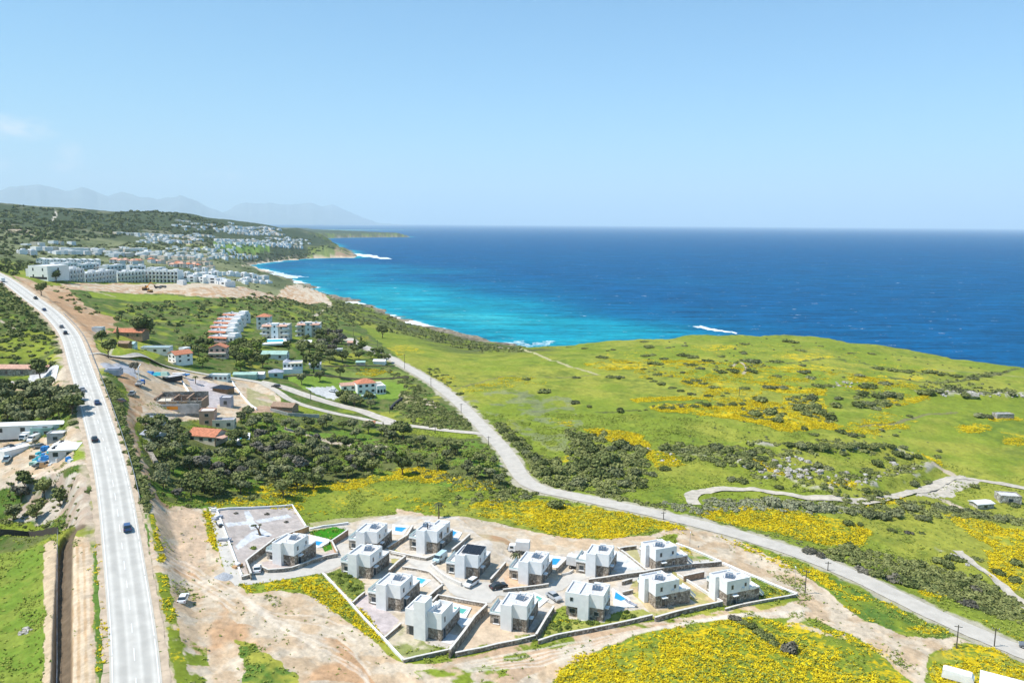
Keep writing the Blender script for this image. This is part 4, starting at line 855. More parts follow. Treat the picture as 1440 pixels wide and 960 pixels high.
def villa(px, py, rot, label, depth=6.3, kind='A', mirror=False, stone_len=9.6, wing=True, pv=False, mw=3.1, tw=2.5, ww=2.8, solar=True, stairs=False, bigwin=False, hh=VH):
    p = at_h(px, py, hh); r = math.radians(rot)
    t = thing('villa', label, 'villa', (p[0], p[1], p[2]-.05), r, 'white flat roofed villas of the new estate')
    zl = 3.0; xt = -mw-tw; xw = xt-ww; b = -1.2       # foundations go below the yard
    # lower storey, rubble stone
    g = MB(); g.box(-mw, 0, .05, stone_len, b, zl); g.build('ground_floor', M['stone'], t)
    # upper storey main block and tower, white
    u = MB(); u.box(-mw, .06, -.06, depth, zl, hh-.42); u.build('upper_floor', M['white'], t)
    tower = MB(); tower.box(xt, -mw, -1.05, min(depth, 5.2), b, hh-.42); tower.build('tower', M['white'], t)
    rf = MB(); rf.box(-mw+.0, .06-.22, -.06+.22, depth-.22, hh-.42, hh-.38); rf.box(xt+.22, -mw, -1.05+.22, min(depth,5.2)-.22, hh-.42, hh-.38); roof = rf.build('roof', M['roofgravel'], t)
    pp = MB(); T = .22; z0 = hh-.42; z1 = hh; d2 = min(depth, 5.2)
    pp.box(xt, -mw, -1.05, -1.05+T, z0, z1); pp.box(xt, xt+T, -1.05+T, d2, z0, z1); pp.box(xt+T, -mw-T, d2-T, d2, z0, z1); pp.box(-mw-T, -mw, d2-T, depth, z0, z1); pp.box(-mw-T, -mw, -1.05+T, -.06+T, z0, z1)
    pp.box(-mw, .06, -.06, -.06+T, z0, z1); pp.box(.06-T, .06, -.06+T, depth, z0, z1); pp.box(-mw, .06-T, depth-T, depth, z0, z1); pp.build('parapet', M['white'], t)
    # terrace on the longer lower storey
    if stone_len > depth+.5:
        tt = MB(); tt.box(-mw+.1, -.1, depth, stone_len-.1, zl, zl+.06); tt.build('terrace_floor', M['palefloor'], t)
        pr = MB(); pr.box(-.14, .05, depth, stone_len+.05, zl, zl+.35); pr.box(-mw, -.14, stone_len-.14, stone_len+.05, zl, zl+.35); pr.build('terrace_wall', M['white'], t)
    if wing:
        wz = 2.9; wd = 6.6
        w_ = MB(); w_.box(xw, xt, .5, wd, b, wz); w_.build('side_wing', M['stone2'], t)
        c_ = MB(); parapet(c_, xw-.12, xt, .35, wd, wz, .42, .22); c_.build('wing_parapet', M['white'], t)
        fl = MB(); fl.box(xw+.1, xt, .57, wd-.22, wz, wz+.05); fl.build('terrace_floor', M['palefloor'], t)
        rl = MB(); rl.box(xw-.05, xw-.01, .45, wd-.1, wz+.42, wz+1.0); rl.box(xw-.01, xt-.02, .43, .47, wz+.42, wz+.75); rl.build('glass_railing', M['rail'], t)
        window(t, (xw+xt)/2, .5, .95, 1.1, 1.1, 'f'); s2 = MB(); s2.box((xw+xt)/2-.75, (xw+xt)/2+.75, .25, .5, .72, .85); s2.build('window_sill', M['white'], t)
    MB().box(-.8, -.1, 5.2, 5.9, hh-.38, hh+.15).build('air_conditioner', M['white2'], t); MB().box(.06, .32, 4.2, 5.0, 3.5, 4.0).build('air_conditioner', M['white2'], t)
    MB().cyl((-mw+.5, .8, hh-.38), (-mw+.5, .8, hh+.35), .05, n=6).build('vent_pipe', M['metal'], t); MB().box(-mw+.2, -.2, depth+.02, depth+.06, zl+.1, zl+2.3).build('glass_door', M['glass'], t) if stone_len > depth+.5 else None
    MB().box(.0, .9, 1.5, 2.9, 2.45, 2.6).build('door_canopy', M['white'], t)
    window(t, .06, 1.5, 4.0, .55, 1.0, 's'); window(t, 0, 2.2, .25, 1.1, 2.1, 's', name='door')
    window(t, 0, 5.4, 1.2, .6, .9, 's')
    if depth > 5 and not bigwin: window(t, .06, depth-1.2, 4.2, .5, .8, 's')
    if bigwin:
        window(t, .06, 2.4, 3.3, .9, 1.9, 's'); window(t, .06, depth-1.6, 3.6, 1.0, 1.5, 's')
    if pv:
        for i in range(5): mb = MB(); mb.slab((-mw-1.4+i*1.0,.6,hh+.05),(-mw-1.4+i*1.0+.95,.6,hh+.05),(-mw-1.4+i*1.0+.95,4.8,hh+.55),(-mw-1.4+i*1.0,4.8,hh+.55),.06); mb.build('solar_panel', M['black'], t)
        MB().box(-mw-1.2, -.5, .7, .8, hh-.4, hh+.02).build('panel_stand', M['metal'], t); MB().box(-mw-1.2, -.5, 4.5, 4.6, hh-.4, hh+.45).build('panel_stand', M['metal'], t)
    elif solar:
        solar_set(t, -mw*.75, 3.3 if kind == 'A' else 2.4, hh-.38, rnd.uniform(-.3,.5) if kind == 'A' else math.radians(48))
    if stairs:
        st = MB()
        for i in range(9): st.box(-2.6, -1.4, stone_len-.4+i*.32, stone_len-.4+(i+1)*.32, max(0, 3.0-(i+1)*.33-.35), 3.0-(i+1)*.33)
        st.build('outside_stairs', M['white'], t)
        sr = MB(); sr.side([(stone_len-.4,3.0),(stone_len+2.6,.1),(stone_len+2.6,.7),(stone_len-.4,3.6)], -1.4, -1.25); sr.build('stair_wall', M['white'], t)
        bl = MB(); bl.box(-mw, 0.3, depth, depth+1.8, zl+.06, zl+.16); bl.box(.15, .3, depth, depth+1.8, zl+.16, zl+.8); bl.build('balcony', M['white'], t)
    return t
VL = {}
VL[1] = villa(413,764,-19,'westernmost white villa beside the bare gravel plot, parked car at its corner')
VL[2] = villa(530,747.5,-15,'white villa left of a small blue pool in the back row, nearest the bright lawn', depth=6.6)
VL[3] = villa(614.5,746.5,-21,'white back villa with tall side windows and a black chimney pipe on its roof', depth=7.8, bigwin=True, solar=False)
VL[4] = villa(520,780,-20,'white villa with a green weedy front garden, first below the estate lane entrance', depth=6.0)
VL[5] = villa(672,780.6,-17,'white villa covered by a big black solar array on its roof', depth=6.2, pv=True)
VL[6] = villa(761.5,790.3,-19,'white villa with a rectangular blue pool behind and reddish earth in front', depth=6.5)
VL[7] = villa(856,779.4,-20,'white villa behind the box lorry with an empty pale concrete yard on its right', depth=6.0)
VL[8] = villa(562.7,822.7,-20,'white villa on the pinkish gravel plot with the turquoise pool behind', depth=6.0)
VL[10] = villa(740.7,851.2,-17,'white villa alone on a bare tan earth plot in the front row', depth=6.1)
VL[11] = villa(848.6,837,-20,'white villa with a square upper window, standing in long green weeds of the front row', depth=6.3, wing=False, stone_len=7)
VL[12] = villa(922.6,771.8,-68,'white villa with outside stairs in the back row nearest the coast road junction', depth=6.2, kind='B', stairs=True)
VL[13] = villa(922.6,819.7,-67,'white villa with outside stairs standing in dry straw coloured grass', depth=6.4, kind='B', stairs=True)
VL[14] = villa(1023,816.9,-67,'easternmost white villa with outside stairs on the corner plot by the wooden pole', depth=6.5, kind='B', stairs=True, mw=3.0)
# the second storey over the left part of the villa in the weeds
t = VL[11]
MB().box(-8.4, -5.6, -.3, 5.2, -1.2, 2.9).build('side_wing', M['stone'], t); MB().box(-8.45, -5.6, -1.05, 5.2, 2.9, VH-.42).build('upper_room', M['white'], t)
q_ = MB(); parapet(q_, -8.45, -5.6, -1.05, 5.2, VH-.42); q_.build('parapet', M['white'], t); MB().box(-8.2, -5.6, -.8, 4.9, VH-.42, VH-.38).build('roof', M['roofgravel'], t)
window(t, -7, -1.05, 4.3, .6, .8); window(t, -7, -.3, 1.1, 1.3, 1.0); window(t, -1.5, .05, 1.2, 1.1, .9)
# black flue and pergola of the back villa
t = VL[3]; MB().cyl((-3.4,1.4,VH-.4), (-3.4,1.4,VH+1.1), .16, n=8).build('chimney_pipe', M['black'], t)
solar_set(t, -4.6, 2.8, VH-.38, .1, 2); MB().box(-7.6, -4.0, 8.2, 11.5, 3.0, 3.12).build('car_port_roof', M['lilac'], t)
for x_, y_ in ((-7.5,8.3),(-4.1,8.3),(-7.5,11.4),(-4.1,11.4)): MB().cyl((x_,y_,-.5),(x_,y_,3.0),.07,n=5).build('post', M['metal'], t)
# front villa with the tall chimney tower and roof terrace
def tower_villa():
    p = at_h(620.7, 862, VH); t = thing('villa', 'front villa with a tall windowless tower, roof terrace and green pool behind', 'villa', (p[0], p[1], p[2]-.05), math.radians(-20), 'white flat roofed villas of the new estate')
    H = VH
    MB().box(-3.1, 0, .05, 9.4, -1.2, 2.6).build('ground_floor', M['stone'], t)
    MB().box(-3.1, .06, -.06, 5.6, 2.6, H-1.0).build('upper_floor', M['white'], t)
    MB().box(-2.9, -.16, .16, 5.4, H-1.0, H-.94).build('roof_terrace_floor', M['palefloor'], t)
    w = MB(); parapet(w, -3.1, .06, -.06, 5.6, H-1.0, 1.0, .22); w.build('parapet', M['white'], t)
    MB().box(-3.0, .02, 5.7, 9.3, 2.6, 2.66).build('terrace_floor', M['palefloor'], t); w = MB(); w.box(-.15,.06,5.6,9.4,2.66,3.5); w.build('terrace_wall', M['white'], t)
    MB().box(-5.8, -3.1, -1.3, 2.0, -1.2, 8.2).build('tower', M['white'], t)
    w = MB(); parapet(w, -5.8, -3.1, -1.3, 2.0, 8.2, .4, .2); w.build('tower_parapet', M['white'], t); MB().box(-5.6, -3.3, -1.1, 1.8, 8.2, 8.25).build('roof', M['roofgravel'], t)
    MB().box(-8.1, -5.8, -.1, 5.4, -1.2, 2.6).build('side_wing', M['stone2'], t); MB().box(-8.1, -5.8, -.6, 5.4, 2.6, H-.3).build('upper_room', M['white'], t)
    w = MB(); parapet(w, -8.1, -5.8, -.6, 5.4, H-.3, .35); w.build('parapet', M['white'], t); MB().box(-7.9,-5.8,-.4,5.2,H-.3,H-.26).build('roof', M['roofgravel'], t)
    MB().box(-5.6,-3.1,2.1,5.6,-1.2,H-1).build('stair_block', M['white'], t)
    window(t, -6.9, -.1, .1, 1.1, 2.1, name='door'); window(t, .06, 1.5, 3.7, .5, 1.1, 's'); window(t, 0, 1.4, .1, 1.0, 2.2, 's', name='door')
    MB().box(-9.8, -5.8, -2.6, -.1, -.6, .12).build('front_step', M['palefloor'], t); MB().box(0, 2.4, -.3, 3.4, -.6, .1).build('side_step', M['palefloor'], t)
    MB().box(-3.6,-2.6,3.4,5.0,H-.9,H-.1).build('stair_head', M['white'], t)
    return t
VL[9] = tower_villa()
# ------------------------------------------------------------------ garden walls
def wall(pts, h, label, th=.35, mat='stone', cap='coping', capth=None, sub=2.5, name='garden_wall', up=0.0, cat='garden wall'):
    P = [at_h(a, b, h) for a, b in pts]
    L = []
    for a, b in zip(P[:-1], P[1:]):
        n = max(1, int(np.hypot(*(b-a)[:2])/sub))
        for i in range(n): L.append(a+(b-a)*i/n)
    L.append(P[-1]); L = [(p[0], p[1], gz(p[0], p[1])+up) for p in L]
    zz = [p[2] for p in L]; zz = [sum(zz[max(0,i-1):i+2])/len(zz[max(0,i-1):i+2]) for i in range(len(zz))]
    n = len(L); o0 = L[n//2]
    def strip(t_, z0, z1):
        vs = []; fs = []
        for i, p in enumerate(L):
            a = L[max(0, i-1)]; b = L[min(n-1, i+1)]; d = Vector((b[0]-a[0], b[1]-a[1], 0)).normalized(); nn = Vector((d.y, -d.x, 0))
            for s_, z in ((1,z0),(1,z1),(-1,z1),(-1,z0)): vs.append((p[0]+nn.x*t_/2*s_-o0[0], p[1]+nn.y*t_/2*s_-o0[1], zz[i]+z-o0[2]))
        for i in range(n-1):
            for k in range(4): fs.append((i*4+k, (i+1)*4+k, (i+1)*4+(k+1) % 4, i*4+(k+1) % 4))
        fs += [(0,1,2,3), tuple(n*4-4+k for k in (3,2,1,0))]
        return MB().add(vs, fs)
    t = thing(name, label, cat, o0)
    strip(th, -1.0, h).build('wall', M[mat], t)
    if cap: strip(capth or th+.14, h, h+.10).build('coping', M[cap], t)
    return t
WALLS = [
 ([(304,715),(322,762),(340,809)], .35, 'low white kerb wall along the long left edge of the bare gravel plot', .3, 'white2'),
 ([(304,715),(350,713),(380,711.5),(411,710),(421,725),(430,739)], .5, 'low white kerb round the far side of the bare gravel plot', .3, 'white2'),
 ([(340,810),(353,807)], .9, 'short stone wall end beside the estate entrance car', .3, 'stone2'),
 ([(353,806),(346,787),(366,772),(386,757)], 1.7, 'tall ochre capped retaining wall between the gravel plot and the westernmost villa', .3, 'stone'),
 ([(388,756),(415,746),(434,740)], 1.5, 'ochre wall behind the westernmost villa, below the gravel plot', .3, 'terrawall'),
 ([(369,796),(377,800),(397,799),(410,797),(425,792),(440,786),(458,781),(475,778)], .9, 'curved stone wall along the lane in front of the westernmost villa', .35, 'stone2'),
 ([(466,759),(470,767),(474,775)], 1.3, 'short ochre wall closing the lawn corner', .3, 'terrawall'),
 ([(466,759),(478,752),(489,745)], 1.6, 'brown wall sloping down the right side of the bright lawn', .3, 'brick'),
 ([(435,742),(455,739),(470,737),(490,735)], .4, 'thin pale kerb behind the bright lawn', .3, 'white2'),
 ([(454,805),(480,832),(510,866),(540,897),(567,926)], .5, 'long thin pale kerb wall beside the yellow flower strip', .3, 'white2'),
 ([(496,846),(505,838),(513,832)], .7, 'short low wall between the weedy garden and the pinkish gravel plot', .25, 'stone'),
 ([(541,895),(552,886),(564,876)], .7, 'low wall left of the step of the tower villa', .25, 'stone'),
 ([(567,926),(600,919.5),(632,912.7)], .8, 'stone wall at the nearest corner of the estate below the tower villa', .35, 'stone'),
 ([(632,912.7),(652.5,886.7),(667,866),(684.8,849)], 1.9, 'high stone wall climbing between the tower villa and the tan earth plot', .4, 'stone'),
 ([(607.7,845),(616,835.6),(650,842),(684.8,848.6)], .9, 'stone wall behind the green pool along the lane', .35, 'stone2'),
 ([(640,917),(675.6,910),(700.6,904),(728,899),(754,893)], .9, 'stone wall along the dirt track below the tan earth plot', .35, 'stone'),
 ([(754,891),(766,871),(778.7,851.6)], 1.4, 'stone wall climbing right of the tan earth plot', .35, 'stone'),
 ([(757,899.6),(780,892.5),(791,890),(830,883),(867,875.4),(892,870),(917.4,864.5)], .9, 'long stone wall in front of the weedy villa garden', .35, 'stone'),
 ([(921,867),(955,858),(985,851),(1016,845)], 1.1, 'stone retaining wall below the straw coloured garden', .4, 'stone'),
 ([(952.5,806),(975,820),(1000,836),(1016,845)], .6, 'thin white topped wall sloping between the two right hand front villas', .25, 'white2'),
 ([(1020,855),(1042.5,849),(1068.8,844),(1095,839.5),(1118.8,835.6)], .6, 'stepped low wall in front of the easternmost villa', .35, 'stone2'),
 ([(1016,790.5),(1040,801),(1062,810),(1085,820),(1105,828),(1121,835)], .4, 'broad white kerb behind the easternmost villa garden', .7, 'white2'),
 ([(828,814),(850,811),(870,807.7),(905,803),(936.7,797.3),(974,792),(1014.8,789)], 1.2, 'long stepped stone wall on the far side of the lane, right of the box lorry', .4, 'stone'),
 ([(868,768.5),(890,785),(909.6,801)], .5, 'thin kerb between the concrete yard and the back right villa', .25, 'stone2'),
 ([(872,770),(884,768),(895,767)], 1.0, 'short retaining wall left of the back right villa', .3, 'stone'),
 ([(951,762.4),(972,771),(993,780),(1013.8,789)], .4, 'white kerb behind the back right villa by the dirt turning area', .4, 'white2'),
 ([(707.5,827.5),(740,824.5),(771.7,820.5)], .8, 'stone wall in front of the reddish earth garden', .35, 'stone2'),
 ([(804.5,776.5),(794,787),(783,798)], 1.4, 'stone wall climbing beside the rectangular blue pool', .35, 'stone2'),
 ([(711,789.6),(700,802),(690,813.5)], 1.1, 'stone wall right of the solar array villa', .35, 'stone2'),
 ([(624.5,781.7),(615,786.5),(606,792),(615,800),(625,807.7),(637,814),(649,819)], .9, 'curving pale wall bending round the solar array villa', .45, 'coping'),
 ([(542,772.5),(553,775),(565,777.7),(582,781),(599.4,784),(607,781),(613,777.7)], .8, 'pale wall in front of the villa with tall side windows', .4, 'stone2'),
 ([(545,769),(558,760.5),(572.3,751.7),(580.6,738)], 1.2, 'stone wall between the two villas of the back row', .35, 'stone2'),
 ([(635.8,772.5),(648,762),(660.8,750.6)], 1.2, 'stone wall between the tall window villa and the solar array villa', .35, 'stone2'),
 ([(547.3,800.6),(558,790.5),(570.2,780.8)], 1.3, 'stone wall right of the first villa below the lane entrance', .35, 'stone'),
 ([(549.4,776.7),(560,778.8),(569.5,780.6)], .6, 'low wall along the lane bend behind the weedy garden villa', .3, 'stone2'),
 ([(602.5,837.7),(612,829.5),(622.3,821)], 1.4, 'dark stone wall right of the turquoise pool', .35, 'stone'),
 ([(565.8,796.7),(585,799),(604,803),(622.3,820)], .6, 'low wall with fence line round the turquoise pool terrace', .3, 'stone2'),
 ([(875,817),(882,815),(889,813)], 1.0, 'short stone wall beside the lane, left of the straw coloured garden', .3, 'stone'),
 ([(876,831.7),(883,830),(890,828.5)], .9, 'short dark wall next to the right hand blue pool', .3, 'stone'),
 ([(961.7,808.8),(976,806),(990,803.5)], 1.6, 'brown stone retaining wall left of the easternmost villa', .35, 'brick'),
 ([(505,772),(515,769),(524,767.5)], .8, 'short wall between the second and fourth villas at the lane', .3, 'stone2'),
 ([(790,806),(800,804),(806,800)], .6, 'short pale wall beside the parked lorry', .3, 'coping'),
]
for pts, h, lab, th, m_ in WALLS:
    wall(pts, h, lab, th, m_, 'coping' if m_ not in ('white2', 'coping') else ('white' if m_ == 'white2' else None))
# ------------------------------------------------------------------ pools with their decks
def pool(water, deck, label, mat='water'):
    D = [unproj(*p) for p in deck]; Wt = [unproj(*p) for p in water]; zt = max(p[2] for p in D)+.10
    c0 = np.mean(D, 0)
    D = [hit_z(a, b, zt) for a, b in deck]; Wt = [hit_z(a, b, zt) for a, b in water]; c0 = np.mean(D, 0)
    t = thing('swimming_pool', label, 'swimming pool', (c0[0], c0[1], zt))
    loc = lambda P: [(p[0]-c0[0], p[1]-c0[1]) for p in P]
    MB().prism(loc(D), -1.2, -.04).build('pool_deck', M['white'], t)
    w = np.array(loc(Wt)); cc = w.mean(0)
    MB().prism([tuple(p) for p in w], -.04, .0).build('water', M[mat], t)
    rim = MB(); out = [tuple(cc+(p-cc)*(1+.35/np.linalg.norm(p-cc))) for p in w]; n = len(out)
    for i in range(n): j = (i+1) % n; rim.prism([tuple(w[i]), tuple(w[j]), out[j], out[i]], -.05, .06)
    rim.build('pool_edge', M['palefloor'], t); return t
pool([(443,760),(454,761.7),(448,767),(444,765.5)], [(434,751),(463,758),(462,762),(452,768),(446,769),(436,758)], 'small kidney of blue water on the white deck beside the bright lawn')
pool([(556,740.5),(572,741.5),(565,747.5),(555.5,746)], [(552,736.5),(576,739),(567,751),(552,750)], 'blue pool between the two back row villas')
pool([(635,745),(642.5,748),(637,754),(633.5,752)], [(632,742),(650,748),(644,758),(632,757)], 'small light blue pool partly hidden behind the tall window villa')
pool([(775,784.5),(789,785.5),(782,793.8),(775,793.8)], [(768,779),(796,783),(787,797),(772,797)], 'rectangular bright blue pool behind the reddish earth villa')
pool([(587,812),(599,814.4),(593,820.5),(584,817)], [(580,809),(606.5,814.4),(594,824),(578,822)], 'turquoise pool in a white deck above the tower villa', 'teal')
pool([(638,853),(656.7,856.5),(651,862.5),(640,860)], [(632,845),(663,853.5),(655,868),(672,864),(650,878),(640,870),(634,860)][:3]+[(668,868),(650,882),(636,866)], 'green water pool behind the tower villa', 'water2')
pool([(754.8,837),(763,841),(758,845),(753,842)], [(750,831),(771,842),(758,853),(750,849)], 'small greenish pool behind the tan plot villa', 'water2')
pool([(865.8,831.7),(881,842),(873,844.5),(864,841)], [(861,826),(884,840),(893,852),(876,853),(863,850)], 'triangular blue pool with two sun loungers on its deck')
pool([(336,611),(348,611),(347,617),(336.5,617)], [(322,608),(352,608),(350,621),(322,622)], 'little turquoise pool right of the orange roofed bungalow', 'teal')
pool([(367,478),(398,477),(399,480),(369,481)], [(364,476.5),(402,475.5),(404,482),(365,484)], 'long pale pool in front of the middle apartment house', 'teal')
# sun loungers
for k_, (a, b) in enumerate([(885,849),(890,851.5)]):
    p = unproj(a, b); t = thing('sun_lounger', ('grey sun lounger on the deck nearer the triangular pool', 'grey sun lounger at the outer edge of the triangular pool deck')[k_], 'sun lounger', (p[0], p[1], p[2]+.12), .9)
    MB().box(-.35,.35,-1,.4,.3,.42).build('seat', M['lilac'], t); MB().slab((-.35,.4,.42),(.35,.4,.42),(.35,1.0,.85),(-.35,1.0,.85),.1).build('backrest', M['lilac'], t)
    for sx in (-.3,.3):
        for sy in (-.9,.3): MB().box(sx-.03,sx+.03,sy-.03,sy+.03,0,.3).build('leg', M['metal'], t)
# ------------------------------------------------------------------ vehicles
CARM = {k: new_mat(k+'_car_paint', c, .3, spec=.5) for k, c in dict(white=(.78,.78,.77), black=(.03,.032,.036), grey=(.16,.17,.18), silver=(.42,.43,.44), blue=(.05,.10,.22), red=(.40,.05,.04), brown=(.14,.09,.07), paleblue=(.45,.60,.66)).items()}
M['lamp'] = new_mat('lamp_glass', (.7,.7,.66), .15); M['taillamp'] = new_mat('tail_lamp', (.4,.02,.02), .3)
def wheel(par, x, y, r=.33, w=.22):
    o = MB().cyl((x-w/2,y,r), (x+w/2,y,r), r, n=12).build('wheel', M['tyre'], par); s = 1 if x > 0 else -1
    MB().cyl((x+s*w/2,y,r), (x+s*(w/2+.01),y,r), r*.55, n=8).build('rim', M['metal'], o)
def car(px, py, rot, col, label, kind='car', group=None, z=None):
    p = unproj(px, py); t = thing(dict(car='parked_car', van='van', pickup='pickup_truck', suv='car').get(kind, 'car') if group is None else 'car', label, 'van' if kind == 'van' else ('pickup' if kind == 'pickup' else 'car'), (p[0], p[1], p[2]+.12+math.hypot(p[0],p[1])*.0002), math.radians(rot), group)
    m = CARM[col]; W = .88
    if kind == 'van': H, L, prof, cab = 1.9, 2.35, [(-2.3,.35),(2.3,.35),(2.35,.9),(1.9,1.15,.05),(1.3,1.9,.14),(-2.25,1.95,.12),(-2.32,.6)], [(1.75,1.18,.10),(1.32,1.78,.17),(.4,1.8,.155),(.4,1.2,.06)]
    elif kind == 'pickup': prof = [(-2.5,.45),(2.4,.45),(2.45,.95),(1.2,1.08,.03),(-.9,1.08,.03),(-2.5,1.02,.03)]; cab = [(1.25,1.05,.10),(.6,1.68,.20),(-.7,1.68,.20),(-.95,1.05,.10)]
    else:
        h = 1.62 if kind == 'suv' else 1.42
        prof = [(-2.15,.32),(2.1,.32),(2.15,.62),(1.95,.82,.05),(1.1,.95,.03),(-1.55,.98,.03),(-2.1,.92,.05),(-2.2,.6)]
        cab = [(1.05,.93,.08),(.35,h-.04,.2),(-1.1,h-.04,.2),(-1.75,.96,.1)] if kind != 'suv' else [(1.15,.93,.06),(.55,h-.04,.17),(-1.6,h-.04,.17),(-2.0,.96,.06)]
    b = MB().side(prof, -W, W).build('body', m, t)
    if kind == 'van':
        MB().side([(1.78,1.2,-.01),(1.36,1.80,-.01),(1.42,1.82,-.01),(1.86,1.2,-.01)], -W*.86, W*.86).build('windscreen', M['glass'], t)
        for s in (-1, 1): MB().box(s*W*.97, s*(W+.01), .5, 1.4, 1.15, 1.6).build('side_window', M['glass'], t)
        MB().box(-.6,.6,-2.34,-2.26,1.2,1.65).build('rear_window', M['glass'], t)
    else:
        MB().side(cab, -W, W).build('windows', M['glass'], t)
        y0, y1 = cab[2][0]-.02, cab[1][0]+.02; hh = cab[1][1]; ins = cab[1][2]
        MB().side([(y0,hh-.02,-.01),(y1,hh-.02,-.01),(y1-.1,hh+.05,.05),(y0+.1,hh+.05,.05)], -W+ins, W-ins).build('roof', m, t)
        if kind == 'pickup': MB().box(-W+.12, W-.12, -2.38, -1.02, 1.085, 1.1).build('load_bed', M['dark'], t)
    for s in (-1, 1):
        wheel(t, s*(W-.08), 1.35); wheel(t, s*(W-.08), -1.35)
        MB().box(s*.5, s*.8, 2.10, 2.19, .62, .76).build('headlight', M['lamp'], t); MB().box(s*.55, s*.82, -2.2, -2.12, .72, .88).build('tail_light', M['taillamp'], t)
    return t
def lorry(px, py, rot, label, boxcol='white2', cabcol='white', L=5.2, Hb=2.3, name='box_lorry'):
    p = unproj(px, py); t = thing(name, label, 'lorry', (p[0], p[1], p[2]+.12), math.radians(rot))
    MB().box(-1.15, 1.15, -L/2-.8, L/2-.8, .95, .95+Hb).build('cargo_box', M[boxcol], t)
    MB().box(-.45, .45, -L/2-.7, L/2+1.6, .55, .95).build('chassis', M['dark'], t)
    c = L/2+.2; MB().side([(-.95+c,.6),(1.1+c,.6),(1.15+c,1.3),(.8+c,2.15,.08),(-.85+c,2.2,.08)], -1.0, 1.0).build('cab', M[cabcol] if cabcol in M else CARM[cabcol], t)
    MB().side([(1.14+c,1.35,.1),(.83+c,2.05,.14),(.9+c,2.05,.14),(1.2+c,1.35,.1)], -1.0, 1.0).build('windscreen', M['glass'], t)
    for s in (-1, 1):
        wheel(t, s*.95, c, .42, .28); wheel(t, s*.95, -L/2+.3, .42, .28); MB().box(s*1.0, s*1.01, c-.4, c+.5, 1.4, 1.95).build('side_window', M['glass'], t)
    return t
RG = 'vehicles on the main road'
def road_rot(px, py):
    p = unproj(px, py)[:2]; i = int(np.argmin(((LM-p)**2).sum(1))); i = min(max(i, 1), len(LM)-2); d = LM[i+1]-LM[i-1]; return math.degrees(math.atan2(-d[0], d[1]))
for (px, py, col, kd, lab) in [(179,745,'blue','suv','dark blue car nearest on the main road, alone in the right lane'),(133,620,'black','car','black car on the main road beside the storage yard'),(136.5,568,'blue','car','dark blue car driving up, just ahead of a pale hatchback'),(116,550,'silver','car','silver car with dark windows in the left lane opposite the roadside trees'),
    (92,470,'black','suv','large dark car on the road bend, last of a pair'),(86.5,461,'grey','car','small dark car just in front of the large one on the bend'),(62,437,'blue','car','tiny blue car halfway up the road bend'),(50,421,'black','pickup','dark pickup near the top of the road bend')]:
    car(px, py, road_rot(px, py), col, lab, kd, RG)
p = unproj(4,397); t = lorry(4,397, road_rot(5,396), 'pale blue lorry at the far left end of the main road', 'white', 'paleblue', 5.0)
car(258,845,10,'white','white car parked alone on the bare earth beside the main road')
car(362,803,14,'white','white car parked at the estate entrance by the stone wall')
car(619,788,155,'paleblue','pale blue van parked between two back row villas','van')
car(663,823,148,'white','white car parked on the lane in front of the solar array villa','suv')
car(701,827,-60,'black','small black car at the end of the wall beside the solar array villa')
car(779,842,215,'silver','silver car parked beside the garage of the tan plot villa')
lorry(818,800,-112,'long white box lorry parked on the estate lane', 'white2', 'white', 6.0)
lorry(731,777,80,'small white lorry on the earth behind the reddish garden', 'white2', 'white', 3.6, 2.4)
car(57,657,95,'grey','dark grey car at the lower edge of the storage yard','suv')
car(54,630,82,'grey','flat grey car in the middle of the storage yard')
car(14,631,60,'black','dark car by the left containers of the yard'); car(14.5,618,10,'grey','grey car close against the leftmost container of the yard','suv')
lorry(38,618,180,'white lorry parked nose out below the long yard shed', 'white', 'white', 3.0, 1.6); car(48,620,175,'white','white van beside the lorry in the storage yard','van')
car(10,649,20,'paleblue','pale green pickup by the white awning of the yard','pickup')
car(186,556,10,'silver','silver car on the dirt of the building site','pickup'); car(468,551,80,'white','white car parked on the pale driveway of the arched villa'); car(388,545,85,'black','black car under the carport beside the lane fork','suv')
car(1448,912,60,'grey','dark grey car at the right edge of the coast road','suv'); car(170,566,60,'brown','small brown car beside the embankment of the building site')
car(292,533,75,'black','black car parked in the sandy compound north of the building site'); car(349,503,-40,'grey','grey car in the car park beside the stepped terrace houses')
# crane lorry on the building site
p = unproj(197,543); t = lorry(197,543,8,'blue cab lorry with a tall folded concrete pump boom', 'concrete', 'blue', 4.6, .6, 'pump_lorry')
MB().cyl((0,-.5,1.5), (-.3,-.2,7.5), .22, n=6).build('boom', M['white'], t); MB().cyl((-.3,-.2,7.5), (-.1,2.6,8.6), .16, n=6).build('boom', M['white'], t); MB().box(-.6,.6,-1.6,-.2,1.5,2.6).build('pump', M['metal'], t)
# excavators on the cut ground by the hotel rows
def excavator(px, py, rot, label, s=1.0):
    p = unproj(px, py); t = thing('excavator', label, 'excavator', (p[0],p[1],p[2]+.05), math.radians(rot)); t.scale = (s,s,s)
    for k in (-1, 1): MB().side([(-1.9,.15),(-1.6,0),(1.6,0),(1.9,.15),(1.9,.6),(1.6,.8),(-1.6,.8),(-1.9,.6)], k*1.3-.28, k*1.3+.28).build('track', M['tyre'], t)
    MB().box(-1.3,1.3,-1.9,1.3,.95,2.0).build('body', M['brown'] if 'brown' in M else M['orange'], t); MB().box(-1.25,-.2,0,1.5,2.0,3.1,.08,.1).build('cab', M['glass'], t)
    MB().cyl((.4,1.0,1.6), (.4,3.6,5.2), .32, .25, 6).build('boom', M['orange'], t); MB().cyl((.4,3.6,5.2), (.4,6.2,3.2), .25, .18, 6).build('arm', M['orange'], t)
    MB().side([(5.8,3.3),(6.6,3.1),(6.7,2.3),(6.0,2.0),(5.6,2.6)], -.1, .9).build('bucket', M['dark'], t)
